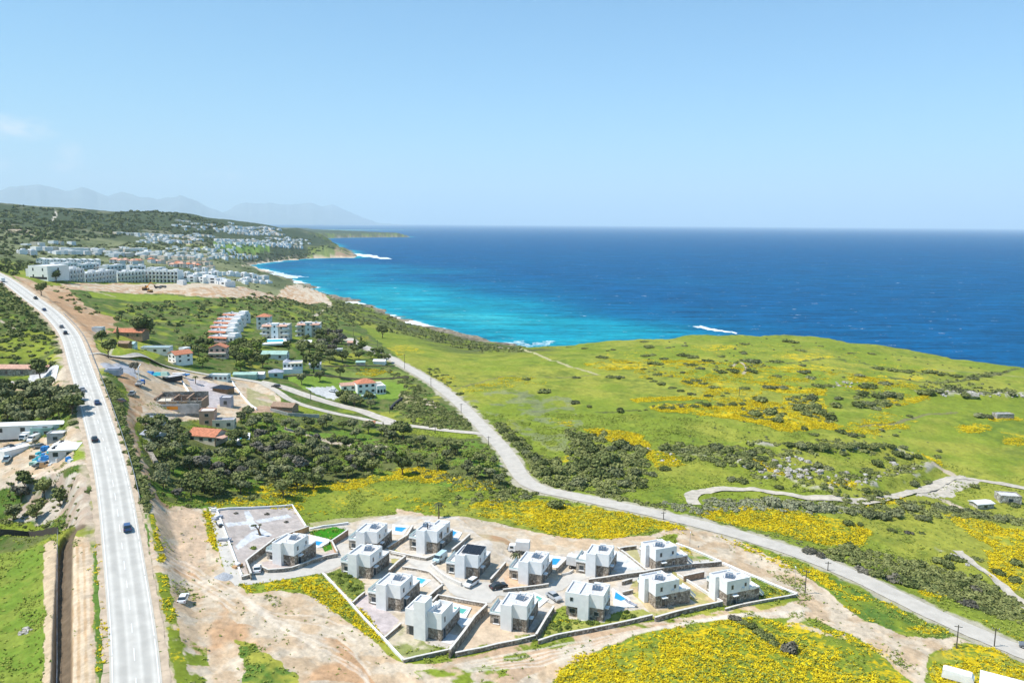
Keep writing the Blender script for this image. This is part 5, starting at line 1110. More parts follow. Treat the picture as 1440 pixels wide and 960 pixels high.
M['brown'] = new_mat('faded_machine_paint', (.40,.22,.06), .6)
excavator(204,408,-60,'excavator with raised arm on the cut earth below the hotel rows',1.3); excavator(211,411,60,'second excavator facing the other way beside the first on the cut earth',1.1)
for i, (a, b) in enumerate([(222,406),(229,405)]): lorry(a,b,-80,('dark tipper lorry by the excavators','dark tipper lorry right of the first tipper')[i],'dark','grey',3.6,1.2,'tipper_lorry')
# caravan and white trailer roof at the bottom right
def caravan(px, py, rot, L, Wd, H, label, name='caravan', windows=True):
    p = unproj(px, py); t = thing(name, label, 'caravan', (p[0],p[1],p[2]), math.radians(rot))
    MB().side([(-L/2,.5),(L/2,.5),(L/2+.15,1.2),(L/2-.3,H-.1,.05),(L/2-.7,H,.12),(-L/2+.5,H,.12),(-L/2+.1,H-.2,.05),(-L/2,1.0)], -Wd/2, Wd/2).build('body', M['white'], t)
    if windows:
        for y in (-L*.3, 0, L*.22): MB().box(-Wd/2-.02, -Wd/2+.02, y-.35, y+.35, 1.25, 1.75).build('window', M['glass'], t)
        MB().box(-Wd*.3,Wd*.3,L/2+.02,L/2+.14,1.2,1.8).build('end_window', M['rail'], t)
    for s in (-1, 1): wheel(t, s*Wd*.42, 0, .32, .2)
    MB().box(-.06,.06,L/2,L/2+1.2,.45,.55).build('drawbar', M['metal'], t)
    return t
caravan(1346,957,-123,5.6,2.2,2.3,'white caravan standing in the yellow flowers at the bottom right')
def bigroof(px, py, rot):
    p = unproj(px, py); t = thing('storage_shed', 'white flat roofed shed cut off by the bottom right corner', 'shed', (p[0],p[1],p[2]), math.radians(rot))
    MB().box(-4.2,4.2,-3,3,-.5,2.3).build('wall', M['white2'], t); MB().slab((-4.4,-3.2,2.45),(4.4,-3.2,2.45),(4.4,3.2,2.6),(-4.4,3.2,2.6),.12).build('roof', M['white'], t); window(t, 0, -3, .9, 1.2, .9)
bigroof(1412,978,-32)
# ------------------------------------------------------------------ poles
def pole(bx, by, tx, ty, label, arm=True, r=.14, group=None, lamp=False):
    p = unproj(bx, by); d = ray(tx, ty); k = math.hypot(p[0], p[1])/math.hypot(d[0], d[1]); H = max(2.5, CAMZ+d[2]*k-p[2])
    t = thing('street_lamp' if lamp else 'utility_pole', label, 'street lamp' if lamp else 'pole', p, rnd.uniform(-.4,.4), group)
    MB().cyl((0,0,-.5),(0,0,H), r, r*.7, 8).build('post', M['metal'] if lamp else M['pole'], t)
    if arm and not lamp:
        MB().box(-.8,.8,-.06,.06,H-.5,H-.38).build('crossarm', M['pole'], t)
        for x in (-.7,0,.7): MB().cyl((x,0,H-.38),(x,0,H-.16),.06,n=6).build('insulator', M['white2'], t)
    if lamp: MB().box(-.1,.1,0,1.1,H-.08,H+.04).build('lamp_head', M['white2'], t)
    return H
PL = [(1132,835,1134,801,'wooden pole at the right tip of the estate'),(1164,802,1165,789,'wooden pole on the flowery verge beyond the estate'),(1345,911,1348,878,'wooden pole at the junction of the dirt track and coast road'),(1398,909,1402,882,'wooden pole on the bottom right verge of the coast road'),
 (687,626,688,613,'pole in the scrub at the road junction'),(569,519,569.5,498,'tall pole in the grass beside the upper coast road'),(531,490,531,478,'thin pole beyond the gardens, far up the coast road'),(497,474,497,463,'farthest pole beside the coast road'),(606,543,606.5,531,'pole on the curve of the coast road'),(648.5,580,649,567,'pole just before the hedge of the road triangle'),(612,609,612,596,'pole by the side lane near its end'),(548,581,548.5,568,'pole behind the hedge below the arched villa'),(437,564,437.5,549,'pole between the lane and the pale driveway'),(1039.5,556,1040,546,'small pole on the flowery headland'),(933,730,933.5,719,'thin pole beside the coast road above the flower field')]
for a, b, c, d, lab in PL: pole(a, b, c, d, lab)
for a, b, c, d, lab in [(1118,823,1118.5,798,'thin metal lamp post left of the pole at the tip of the estate'),(970,769,970.3,749,'thin lamp post on the kerb behind the back right villa'),(659,806,659,794,'thin lamp post at the lane bend by the solar array villa')]: pole(a, b, c, d, lab, lamp=True, r=.06)

# steel guard rail on the right hand side of the main road where the slope drops
def guard_rail():
    d = np.gradient(LM, axis=0); d /= np.linalg.norm(d, axis=1)[:,None]; N = np.stack([d[:,1], -d[:,0]], -1); P = LM+N*5.6
    X, Y = project(P[:,0], P[:,1], hgrid(P[:,0], P[:,1])); k = np.where((Y > 440)&(Y < 705))[0]; P = P[k][::3]; Zs = hgrid(P[:,0], P[:,1]); o0 = (P[0,0], P[0,1], Zs[0])
    t = thing('guard_rail', 'long steel guard rail along the right shoulder of the main road', 'guard rail', o0); m = MB()
    for i in range(len(P)-1):
        a = P[i]-P[0]; b = P[i+1]-P[0]; za = Zs[i]-o0[2]; zb = Zs[i+1]-o0[2]; e = (b-a)/np.linalg.norm(b-a); n_ = np.array([e[1], -e[0]])*.05
        m.add([(a[0]-n_[0],a[1]-n_[1],za+.45),(b[0]-n_[0],b[1]-n_[1],zb+.45),(b[0]+n_[0],b[1]+n_[1],zb+.45),(a[0]+n_[0],a[1]+n_[1],za+.45),(a[0]-n_[0],a[1]-n_[1],za+.8),(b[0]-n_[0],b[1]-n_[1],zb+.8),(b[0]+n_[0],b[1]+n_[1],zb+.8),(a[0]+n_[0],a[1]+n_[1],za+.8)], [(3,2,1,0),(4,5,6,7),(0,1,5,4),(2,3,7,6),(1,2,6,5),(3,0,4,7)])
        if i % max(2, len(P)//85) == 0: MB().box(a[0]-.06,a[0]+.06,a[1]-.06,a[1]+.06,za-.3,za+.72).build('post', M['metal'], t)
    m.build('rail', M['metal'], t)
guard_rail()
# ------------------------------------------------------------------ houses between the main road and the sea
def house(px, py, rot, w, d, h, label, wall='white2', roof='flat', rmat=None, floors=1, cols=3, sides=2, cat='house', name='house', group=None, base=True, over=.35, rh=None, loc=None, arch=False):
    """(px, py) is where the middle of the front wall meets the ground"""
    p = unproj(px, py) if loc is None else loc; t = thing(name, label, cat, (p[0], p[1], p[2]-.1), math.radians(rot), group)
    MB().box(-w/2, w/2, 0, d, -1.5, h).build('wall', M[wall], t)
    if roof == 'flat':
        q = MB(); parapet(q, -w/2-.03, w/2+.03, -.03, d+.03, h, .4, .25); q.build('parapet', M[wall], t); MB().box(-w/2+.2, w/2-.2, .2, d-.2, h, h+.06).build('roof', M[rmat or 'roofgravel'], t)
    elif roof == 'gable':      # ridge along x
        r_ = rh or d*.22; e = over
        q = MB(); q.side([(-e,h-.1),(d/2,h+r_),(d+e,h-.1),(d+e,h-.28),(d/2,h+r_-.2),(-e,h-.28)], -w/2-e, w/2+e); q.build('roof', M[rmat or 'tile'], t)
        MB().side([(0,h-.01),(d/2,h+r_-.22),(d,h-.01)], -w/2, w/2).build('gable', M[wall], t)
    elif roof == 'gabley':     # ridge along y, gable to the front
        r_ = rh or w*.22; e = over
        q = MB(); P = [(-w/2-e,h-.1),(0,h+r_),(w/2+e,h-.1),(w/2+e,h-.28),(0,h+r_-.2),(-w/2-e,h-.28)]
        n = 6; q.add([(x,-e,z) for x, z in P]+[(x,d+e,z) for x, z in P], [(0,1,2,3,4,5)[::-1],(6,7,8,9,10,11)]+[(i,(i+1) % n+0,(i+1) % n+n,i+n) for i in range(n)][0:]); q.build('roof', M[rmat or 'tile'], t)
        MB().add([(-w/2,0,h-.01),(w/2,0,h-.01),(0,0,h+r_-.22),(-w/2,d,h-.01),(w/2,d,h-.01),(0,d,h+r_-.22)], [(0,1,2),(5,4,3),(0,2,5,3),(1,4,5,2)]).build('gable', M[wall], t)
    elif roof == 'hip':
        r_ = rh or min(w, d)*.22; e = over; i = min(w, d)/2
        if w >= d: a, b_ = (-w/2+i, d/2, h+r_), (w/2-i, d/2, h+r_)
        else: a, b_ = (0, i, h+r_), (0, d-i, h+r_)
        v = [(-w/2-e,-e,h-.1),(w/2+e,-e,h-.1),(w/2+e,d+e,h-.1),(-w/2-e,d+e,h-.1),a,b_]
        f = [(0,1,5,4),(2,3,4,5),(1,2,5),(3,0,4),(3,2,1,0)] if w >= d else [(0,1,4),(1,2,5,4),(2,3,5),(3,0,4,5),(3,2,1,0)]
        MB().add(v, f).build('roof', M[rmat or 'tile'], t)
    fh = h/floors
    for fl in range(floors):
        for i in range(cols):
            x = -w/2+w*(i+.5)/cols; ww = min(1.4, w/cols*.5)
            z = fl*fh+fh*.3
            if arch and fl == 0:
                f_ = MB(); n = 8; ww = w/cols*.36; pts = [(x-ww,.1),(x+ww,.1)]+[(x+ww*math.cos(k*math.pi/n), 1.4+ww*math.sin(k*math.pi/n)) for k in range(n+1)]
                f_.add([(a,-.03,b) for a, b in pts]+[(a,.03,b) for a, b in pts], [tuple(range(len(pts))), tuple(range(2*len(pts)-1, len(pts)-1, -1))]); f_.build('arch_opening', M['dark'], t)
            else: window(t, x, 0, z, ww, fh*.42, 'f')
        for i in range(sides):
            y = d*(i+.5)/sides; window(t, w/2, y, fl*fh+fh*.3, min(1.2, d/sides*.45), fh*.42, 's')
    return t
def add_box(t, n, m, *a): return MB().box(*a).build(n, M[m], t)
# orange roofed bungalow and its neighbours below the building site
t = house(283,622,-14,11,8,2.6,'low bungalow with a bright orange tiled roof beside the small turquoise pool','cream','gable','tile',1,3,2,rh=1.8); add_box(t,'porch_post','wood',5.6,5.8,-.2,0,-.5,2.4); MB().slab((5.6,-.4,2.5),(9.0,-.4,2.3),(9.0,7,2.3),(5.6,7,2.5),.1).build('porch_roof', M['tile2'], t)
t = house(291,598,8,5.5,5,5.4,'peach coloured two storey house with a flat white roof edge','peach','flat','white',2,1,1); 
house(314,602,8,8,4.5,3.0,'low cream annex joined to the peach house, with a dark flat roof','cream','flat','lilac',1,2,1)
house(222,596,5,3.6,3,2.4,'white garden hut with a domed roof below the building site','white2','hip','white',1,0,0,name='garden_hut',cat='hut')
house(211,597,5,3.4,3,2.2,'dark open garden hut left of the domed white hut','white2','flat','lilac',1,1,0,name='garden_hut',cat='hut')
house(209,620,-25,7,4,2.2,'grey sheet roofed shed beside the dirt track','concrete','gable','lilac',1,0,0,name='shed',cat='shed')
house(300,550,0,6,5,2.6,'','wood','flat') if False else None
house(317,572,5,4.6,4.6,3.8,'dark box shaped cabin on the sandy compound','lilac','flat','roofgravel',1,1,0,name='cabin',cat='cabin')
t = house(309,552,-20,8,5,2.2,'low dark thatched shelter in the sandy compound','wood','hip','black',1,0,0,name='shelter',cat='shelter',over=.9)
house(520,601,0,4,3,2.2,'small orange roofed brick hut in the meadow below the lane','brick','gable','tile',1,1,0,name='brick_hut',cat='hut')
house(396,578,-12,10,6,2.2,'low building with a dull brown roof behind the olive trees','brick','gable','brick',1,0,0,name='barn',cat='barn')
# arched villa
t = house(516,553,24,9.5,8,5.4,'white two storey villa with an orange hipped roof, arches and a roof terrace','white','hip','tile',2,3,2,rh=1.9)
add_box(t,'terrace_block','white',4.75,9.5,-1.5,6,-1.2,2.9); 
for k in range(3):
    f_ = MB(); x = 5.6+k*1.6; n = 8; w_ = .55; pts = [(x-w_,.1),(x+w_,.1)]+[(x+w_*math.cos(a*math.pi/n), 1.4+w_*math.sin(a*math.pi/n)) for a in range(n+1)]
    f_.add([(a,-1.53,b) for a, b in pts]+[(a,-1.4,b) for a, b in pts], [tuple(range(len(pts))), tuple(range(2*len(pts)-1, len(pts)-1, -1))]); f_.build('arch_opening', M['dark'], t)
q_ = MB(); parapet(q_, 4.75, 9.5, -1.5, 6, 2.9, .9, .2); q_.build('terrace_wall', M['white'], t); MB().slab((5.2,1,5.0),(8.2,1,5.0),(8.2,4,5.1),(5.2,4,5.1),.12).build('pergola_roof', M['cream'], t)
house(491,549,24,8,5,2.9,'long low pinkish roofed wing joined to the arched villa','white','gable','tile2',1,2,0)
house(519,561,20,7,3.5,1.6,'pale green awning building in front of the arched villa','green','flat','white',1,0,0,name='pavilion',cat='pavilion')
# house with the white terrace and arches
t = house(412,524,14,10,7,5.2,'white two storey house with arched ground floor and a cream terrace canopy','white','flat','lilac',2,5,2,arch=True); MB().slab((-2,-2.2,5.6),(5,-2.2,5.6),(5,1.2,5.8),(-2,1.2,5.8),.14).build('canopy', M['cream'], t); add_box(t,'terrace','white',-5,5,-2.2,0,-1.2,2.5)
MB().add([(-5,0,5.6),(-1,0,5.6),(-1,7,5.6),(-5,7,5.6),(-3,1.5,6.8),(-3,5.5,6.8)],[(0,1,4),(1,2,5,4),(2,3,5),(3,0,4,5)]).build('hip_roof', M['lilac'], t)
house(443,519,8,6,5,2.8,'grey roofed cottage right of the arched white house','white2','gable','lilac',1,2,1)
house(388,531,14,7,6,2.9,'blue grey roofed outbuilding between the lane and the arched white house','paleb' if 'paleb' in M else 'rail','hip','lilac',1,1,1)
t = house(385,505,0,14,7,3.0,'house with a wide pale green sheet roof among the trees','white2','gable','green',1,2,1)
house(344,532,4,11,4,2.2,'long low lean-to with a pale greenish roof beside the lane','green','gable','green',1,0,0,name='lean_to',cat='shed'); house(361,532,4,7,4,2.4,'white lean-to shed at the bend of the lane','white2','gable','white',1,1,0,name='lean_to',cat='shed'); 
house(307,535,-3,9,4,2.6,'white and blue site cabins row by the lane','rail','flat','white',1,4,1,name='site_cabin',cat='cabin')
house(430,487,10,7,5,2.8,'small cottage with a white and blue roof below the right apartment house','white2','gable','white',1,1,1)
house(471,497,5,9,4,2.6,'pale low house with posts in the gardens near the cypress','white2','flat','white',1,3,0); house(494,487,5,5,4,2.8,'pinkish cottage beside the start of the coast road','pinkr','gable','tile2',1,1,0)
house(507,514,5,5,3,2.2,'small grey green roofed shed by the flower meadow garden','concrete','gable','green',1,0,0,name='shed',cat='shed'); house(533,512,-5,7,4,2.0,'white tent like shed beside the coast road curve','white','gable','white',1,0,0,name='shed',cat='shed')
# house with steep orange roof, gabled house
t = house(242,510,-38,7,9,4.4,'white house with one steep long orange roof slope','white','gabley','tile',2,2,2,rh=1.6); add_box(t,'balcony','cream',-4,4,-1.6,0,-.8,.9); 
house(256,503,-25,4,4,5,'narrow white wing with a dark window beside the steep roofed house','white','flat','white',2,1,1)
t = house(306,503,6,9,7,5.6,'pink gabled house with a red tiled roof and balcony','pinkr','gabley','tile',2,3,1,rh=1.8); add_box(t,'balcony','cream',-4.6,4.6,-1.7,0,2.0,2.9); add_box(t,'porch','cream',-4.6,4.6,-1.7,0,-1,.3)
house(180,475,-5,16,7,3.2,'long low farmhouse with an orange roof beside a dark tree','brick','gable','tile',1,3,0,rh=1.6)
house(136,468,0,5,4,2.6,'small white hut with a pale blue roof at the edge of the dirt strip','white2','flat','rail',1,0,0,name='hut',cat='hut'); house(181,489,0,5,4,2.2,'white and blue shed with a dark open side in the field','rail','gable','rail',1,0,0,name='shed',cat='shed'); house(173,489,0,5,4,2.4,'dark brown shed left of the pale blue shed','wood','gable','brick',1,0,0,name='shed',cat='shed')
house(218,496,5,14,6,2.6,'glass roofed outbuilding with clutter beside the steep roofed house','white2','flat','rail',1,3,0,name='outbuilding',cat='outbuilding')
# apartment houses
def flats(px, py, rot, label, w=26, d=12, h=10.2):
    t = house(px, py, rot, w, d, h, label, 'cream', 'flat', 'roofgravel', 3, 6, 2, name='apartment_block', cat='apartments')
    add_box(t,'stair_tower','white',-2.2,2.2,-1.3,4,-1.2,h+1.6)
    for s in (-1, 1):
        for fl in range(3): b_ = add_box(t,'balcony','white2',s*w*.42-2.2,s*w*.42+2.2,-1.8,0,fl*3.4-.1+.2,fl*3.4+1.0)
        MB().slab((s*w*.28-w*.20,-2.0,h-.2),(s*w*.28+w*.20,-2.0,h-.2),(s*w*.28+w*.20,.4,h+.8),(s*w*.28-w*.20,.4,h+.8),.2).build('tiled_canopy', M['tile2'], t)
    for s in (-5,5): solar_set(t, s, 6, h+.1, .2, 2)
    for z in (1.2,4.6,8.0): window(t, 0, -1.3, z, .9, 1.2)
    return t
flats(387,477,4,'middle apartment house with a long pool in front and tiled canopies',w=17,h=9.0); flats(434,473,8,'right hand apartment house with orange tiled canopies beside cypresses',w=16,h=8.6)
t = house(370,464,4,9,9,9.5,'square white tower house with an orange hipped roof behind the middle apartments','white2','hip','tile',3,2,1)
# stepped terrace houses
TG = 'stepped terrace houses'
steps = [(333,452,'topmost'),(326,458,'second from the top'),(321,464,'third from the top'),(317,470.5,'fourth from the top'),(314.5,477.5,'fifth from the top'),(316,486,'lowest')]
for i, (a, b, n_) in enumerate(steps):
    t = house(a-4,b,-14,17,8,5.4,'white terrace house with orange tiled balcony, '+n_+' of the stepped row','white2','flat','roofgravel',2,4,1,name='terrace_house',cat='terrace house',group=TG)
    MB().slab((-8.6,-1.6,4.7),(4.0,-1.6,4.7),(4.0,0,5.4),(-8.6,0,5.4),.2).build('tiled_canopy', M['tile'], t); add_box(t,'balcony','pinkr',-8.5,4,-1.5,0,2.2,3.1); add_box(t,'roof_room','white',3,8,2,7,5.5,7.4); solar_set(t,-4,4,5.5,.3,2)
# ------------------------------------------------------------------ building site: an unfinished house
def site():
    p = unproj(246,578); t = thing('unfinished_house', 'unfinished stone and concrete house shell on the building site', 'building site', (p[0],p[1],p[2]), math.radians(6))
    w = MB()
    MB().box(-8,9,0,.5,-1,2.6).build('retaining_wall', M['concrete'], t); MB().box(-3,1.2,-.06,0,.6,1.9).build('orange_tarpaulin', M['orange'], t)
    MB().box(-9,-8,0,13,-1,1.2).build('side_wall', M['concrete'], t)
    for k, (x0,x1,y0,y1,h) in enumerate([(-9,9,3.5,4.1,3.2),(-9,-8.4,4.1,14,4.4),(8.4,9,4.1,14,3.0),(-9,9,14,14.6,4.8),(-2.5,-1.9,4.1,14,3.8),(3.2,3.8,4.1,14,4.2),(-8.4,-2.5,9,9.5,3.6),(3.8,8.4,8.6,9.1,3.2),(-1.9,3.2,10.5,11,4.0)]): MB().box(x0,x1,y0,y1,-1,h).build('shell_wall', M['brick'] if k % 3 else M['stone2'], t)
    MB().box(-8.4,8.4,.5,3.5,.3,.5).build('floor_slab', M['concrete'], t); MB().box(-8.3,-2.6,4.2,9,3.0,3.2).build('shuttering', M['cream'], t)
    for k in range(6): MB().cyl((-7.5+k*3,3.8,3.2),(-7.5+k*3,3.8,4.6),.12,n=5).build('column', M['concrete'], t)
    for k in range(3): MB().box(-7+k*4,-4+k*4,2.6,2.75,2.6,3.0).build('shuttering_board', M['terrawall'], t)
site()
p = unproj(243,536); t = thing('site_container', 'dark rusty container with a curved roof on the building site', 'container', (p[0],p[1],p[2]), math.radians(-35)); MB().box(-1.4,1.4,-4,4,0,2.3).build('body', M['dark'], t); MB().side([(-4.1,2.3),(4.1,2.3),(4.1,2.7,.5),(-4.1,2.7,.5)],-1.5,1.5).build('roof', M['roofgravel'], t)
p = unproj(160,526); t = thing('block_stack', 'big lilac grey stack of building blocks by the road', 'block stack', (p[0],p[1],p[2]), .1); MB().box(-3,3,-2,2,-.3,2.2).build('blocks', M['lilac'], t); MB().box(-1.8,2.6,-1.5,1.5,2.2,2.7).build('top_blocks', M['lilac'], t)
p = unproj(254,529); t = thing('site_lorry_trailer', 'blue and white flat trailer behind the dark container', 'trailer', (p[0],p[1],p[2]), math.radians(-80)); MB().box(-1.2,1.2,-4,4,.6,1.0).build('bed', M['bluet'], t); MB().box(-1.1,1.1,-3.6,2,1.0,1.6).build('load', M['white2'], t); [wheel(t, s*1.0, y, .4, .25) for s in (-1,1) for y in (-2.6,2.6)]
p = unproj(214,526); t = thing('tarpaulin_pile', 'long pile covered with blue and green tarpaulin beside the lane', 'tarpaulin pile', (p[0],p[1],p[2]), math.radians(-8))
for k, (x, m_) in enumerate([(-4.5,'lilac'),(-1,'bluet'),(2.8,'teal'),(6,'green')]): MB().box(x-2.2,x+2.0,-1.5+k*.2,1.4,-.4,.9+.3*(k % 2),.8,.6).build('covered_pile', M[m_], t)
# concrete kerb strips and walls of the compound
wall([(255,533),(267,553),(281,572)], 1.0, 'long white boundary wall of the building site', .5, 'white', None, up=.0); wall([(326,534),(341,556),(352,568),(361,574)], .8, 'white boundary wall right of the sandy compound', .5, 'white', None)
wall([(204,580),(240,581),(283,577)], .8, 'concrete retaining wall along the lower edge of the building site', .5, 'concrete', None)
wall([(205,627),(212,636),(219,648)], 1.2, 'pale rubble wall along the bottom of the dirt track', 1.2, 'stone2', None); wall([(380,573),(405,580),(449,583)], 1.4, 'grey green concrete wall below the lane', .4, 'concrete', None)
wall([(400,528),(470,528),(575,529)], .9, 'long brown field wall across the gardens', .4, 'brick', None); wall([(565,558),(556,565),(549,573)], 1.2, 'dark hedge like wall right of the arched villa', 1.0, 'dark', None); wall([(455,513),(500,513),(555,514)], .6, 'thin garden wall above the flower strip', .3, 'brick', None)
# left side: long stone building, yard sheds
t = house(20,529,0,26,8,3.4,'long stone building with a faded orange roof left of the main road','stone2','gable','tile2',1,4,1,rh=1.0); 
wall([(-30,537),(40,536),(78,532),(82,514)], .5, 'pale kerb round the concrete forecourt of the long stone building', .5, 'white2', None)
t = house(18,613,10,16,4.5,3.0,'white flat roofed container office at the left of the yard','white','gable','white',1,3,1,rh=.3,name='container_office',cat='shed'); 
t = house(64,609,11,34,5,3.2,'very long white metal roofed shed at the back of the yard','white2','gable','white',1,5,1,rh=.5,name='yard_shed',cat='shed')
house(58,613,8,6.5,2.5,2.4,'small white cabin in front of the long yard shed','green','flat','white',1,2,0,name='yard_cabin',cat='cabin'); house(78,622,8,5,4,2.8,'square grey cabin beside the sign covered shed','concrete','flat','white',1,1,0,name='yard_cabin',cat='cabin')
t = house(88,645,12,7.5,11,3.0,'white roofed workshop with dark roof openings next to the main road','white2','gable','white',1,2,1,rh=.5,name='workshop',cat='workshop')
for k in range(6): add_box(t,'roof_light','dark',-3.2,-2.4,1+k*1.6,1.9+k*1.6,3.1,3.42)
t = house(0,646,-25,5,22,2.6,'long white awning at the left edge of the yard','white','flat','white',1,0,0,name='awning',cat='awning')
YG = 'piles of goods in the yard'
for k, (x, y, m_, lab) in enumerate([(58,640,'teal','turquoise heap of plastic goods, uppermost in the yard'),(66,632,'bluet','blue heap leaning on the workshop'),(54,647,'teal','turquoise heap in the middle of the yard goods'),(64,646,'bluet','bright blue heap lowest beside the workshop'),(74,636,'teal','turquoise heap touching the workshop wall'),(48,643,'wood','brown crate pile at the left of the yard goods'),(57,653,'green','green grey pile at the front row of the yard goods'),(70,652,'dark','dark scrap pile in the front row'),(80,648,'orange','orange pallet pile beside the workshop'),(49,651,'green','pale green pile at the front left'),(66,655,'terrawall','ochre timber pile along the yard edge'),(98,648,'bluet','small blue boat shaped pile beside the verge')]):
    p = unproj(x, y); t = thing('goods_pile', lab, 'goods pile', (p[0],p[1],p[2]), rnd.uniform(-.6,.6), YG)
    for j in range(3): MB().box(-1.6+j*1.0+rnd.uniform(-.3,.3), -.4+j*1.0, rnd.uniform(-1.2,-.4), rnd.uniform(.3,1.2), -.2, rnd.uniform(.5,1.3), .12, .12).build(('stacked_goods','loose_goods','covered_goods')[j], M[m_ if j < 2 else 'bluet' if k % 3 == 0 else 'white2'], t)
# dark screen fence on the left, wire fence along the trench
def fence(pts, h, label, mat='dark', post=3.0, panel=True):
    P = [at_h(a, b, h) for a, b in pts]; t = thing('screen_fence' if panel else 'wire_fence', label, 'fence', P[0]); o0 = P[0]
    for a, b in zip(P[:-1], P[1:]):
        n = max(1, int(np.hypot(*(b-a)[:2])/post))
        for i in range(n):
            q0 = a+(b-a)*i/n-o0; q1 = a+(b-a)*(i+1)/n-o0; d = Vector((q1[0]-q0[0], q1[1]-q0[1], 0)).normalized(); nn = Vector((d.y,-d.x,0))*.03
            zz = [gz(q[0]+o0[0], q[1]+o0[1])-o0[2] for q in (q0, q1)]
            MB().cyl((q0[0],q0[1],zz[0]-.4),(q0[0],q0[1],zz[0]+h+.1),.05,n=5).build('post', M['metal'] if not panel else M['wood'], t)
            if panel: MB().prism([(q0[0]+nn.x,q0[1]+nn.y),(q1[0]+nn.x,q1[1]+nn.y),(q1[0]-nn.x,q1[1]-nn.y),(q0[0]-nn.x,q0[1]-nn.y)], [zz[0]-.1,zz[1]-.1,zz[1]-.1,zz[0]-.1], [zz[0]+h,zz[1]+h,zz[1]+h,zz[0]+h]).build('panel', M[mat], t)
            else:
                for k in (.4,.8,1.2): MB().cyl((q0[0],q0[1],zz[0]+h*k/1.3),(q1[0],q1[1],zz[1]+h*k/1.3),.02,n=4).build('wire', M['metal'], t)
M['screen'] = new_mat('brown_screen', (.085,.07,.06), .9)
fence([(-70,758),(-20,752),(40,747),(82,743)], 1.9, 'dark brown screen fence along the top of the left green field', 'screen'); fence([(82,743),(80,800),(80,860),(80,935),(79,1000)], 1.3, 'thin wire fence beside the dark drainage trench', panel=False, post=6)
# crash barrier / wire line along the hillside of the main road is too thin to build; small ruins on the headland
M['rubble'] = stone_mat('pale_rubble', (.35,.31,.26), (.6,.56,.5), 1.2)
house(1386,716,12,6.5,4,2.2,'low stone hut with a pale sheet roof, left of two','rubble','gable','white2',1,1,0,rh=.4,name='stone_hut',cat='hut'); house(1421,708,-10,7,5,2.6,'pale stone hut partly behind a bush, right of two','rubble','flat','roofgravel',1,1,0,name='stone_hut',cat='hut')
house(1414,588,5,9,4,2.0,'small pale ruin on the far right meadow','rubble','flat','concrete',1,0,0,name='ruin',cat='ruin'); 
# ------------------------------------------------------------------ the town along the bay
r2 = random.Random(21)
def terrace_block(x0, y0, x1, y1, floors, bays, label, d=11, h=None, group='long white hotel rows'):
    a = unproj(x0, y0); b = unproj(x1, y1); w = float(np.hypot(*(b-a)[:2])); rot = math.atan2(b[1]-a[1], b[0]-a[0]); h = h or floors*3.9
    z = min(a[2], b[2]); t = thing('hotel_row', label, 'hotel row', (a[0], a[1], z), rot, group)
    MB().box(0, w, 0, d, -4, h).build('wall', M['white'], t)
    for i in range(bays+1): MB().box(w*i/bays-.25, w*i/bays+.25, -1.5, 0, -3, h+(.9 if i % 2 else .2)).build('divider', M['white'], t)
    for i in range(bays):
        for f in range(floors):
            MB().box(w*(i+.22)/bays, w*(i+.78)/bays, -.05, .05, f*h/floors+.5, f*h/floors+2.7).build('window', M['dark'], t)
    for f in range(1, floors): MB().box(0, w, -1.4, 0, f*h/floors-.1, f*h/floors+.35).build('balcony', M['white2'], t)
    q = MB(); parapet(q, 0, w, 0, d, h, .6, .3); q.build('parapet', M['white'], t)
    for i in range(0, bays, 3): MB().box(w*(i+.3)/bays, w*(i+1.3)/bays, 3, 7, h, h+2.2).build('roof_room', M['white2'], t)
terrace_block(77,394.5,117,396.5,3,8,'left of the four long white hotel rows with dark balconies, behind the cut earth')
terrace_block(118.5,396.5,162,397,3,9,'second of the four long white hotel rows, counted from the main road')
terrace_block(164.5,396.5,208,396.5,3,9,'third of the four long white hotel rows, counted from the main road')
terrace_block(209.5,397,251,397.5,3,8,'last of the four long white hotel rows, nearest the sea')
terrace_block(66,391,77,393,3,2,'narrow white link block beside the big blank hotel building')
t = house(54,392.5,-20,21,20,10.5,'big blank white hotel building nearest the main road','white','flat','white',2,2,1,name='hotel_building',cat='hotel'); add_box(t,'porch','dark',-9,9.5,-.1,0,.2,2.0)
add_box(t,'side_block','white2',-16,-10.5,2,16,-2,8)
for i, (a, b, c, d_, n) in enumerate([(84,378.5,108,379,5),(110,379,140,379,6),(150,381,176,381,5),(182,381,204,382,4),(212,384,232,384,3)]): terrace_block(a,b,c,d_,2,n,('first','second','third','fourth','fifth')[i]+' from the left of the white rows seen over the hotel roofs',h=9,group='white rows behind the hotel rows')
for i in range(9): house(56+i*9.6,371.5+(i % 2)*.4,-4,9.5,9,6.5,('first','second','third','fourth','fifth','sixth','seventh','eighth','ninth')[i]+' from the left in the line of white gabled houses above the hotels','white','gabley','white2',2,2,1,name='gabled_house',group='line of white gabled houses',rh=1.8)
TOTALN = 0
DIST = {}
def proto_mesh(kind, det):
    k = (kind, det)
    if k in DIST: return DIST[k]
    DIST[k] = []
    for v in range(3):
        m = MB(); w = (1, 1.3, .8)[v]
        m.box(-.5*w,.5*w,-.45,.45,-.6,.6)
        if kind == 'flat': m.box(-.2*w,.3*w,-.1,.35,.6,.85)
        DIST[k].append(m.mesh('town_house'))
    return DIST[k]
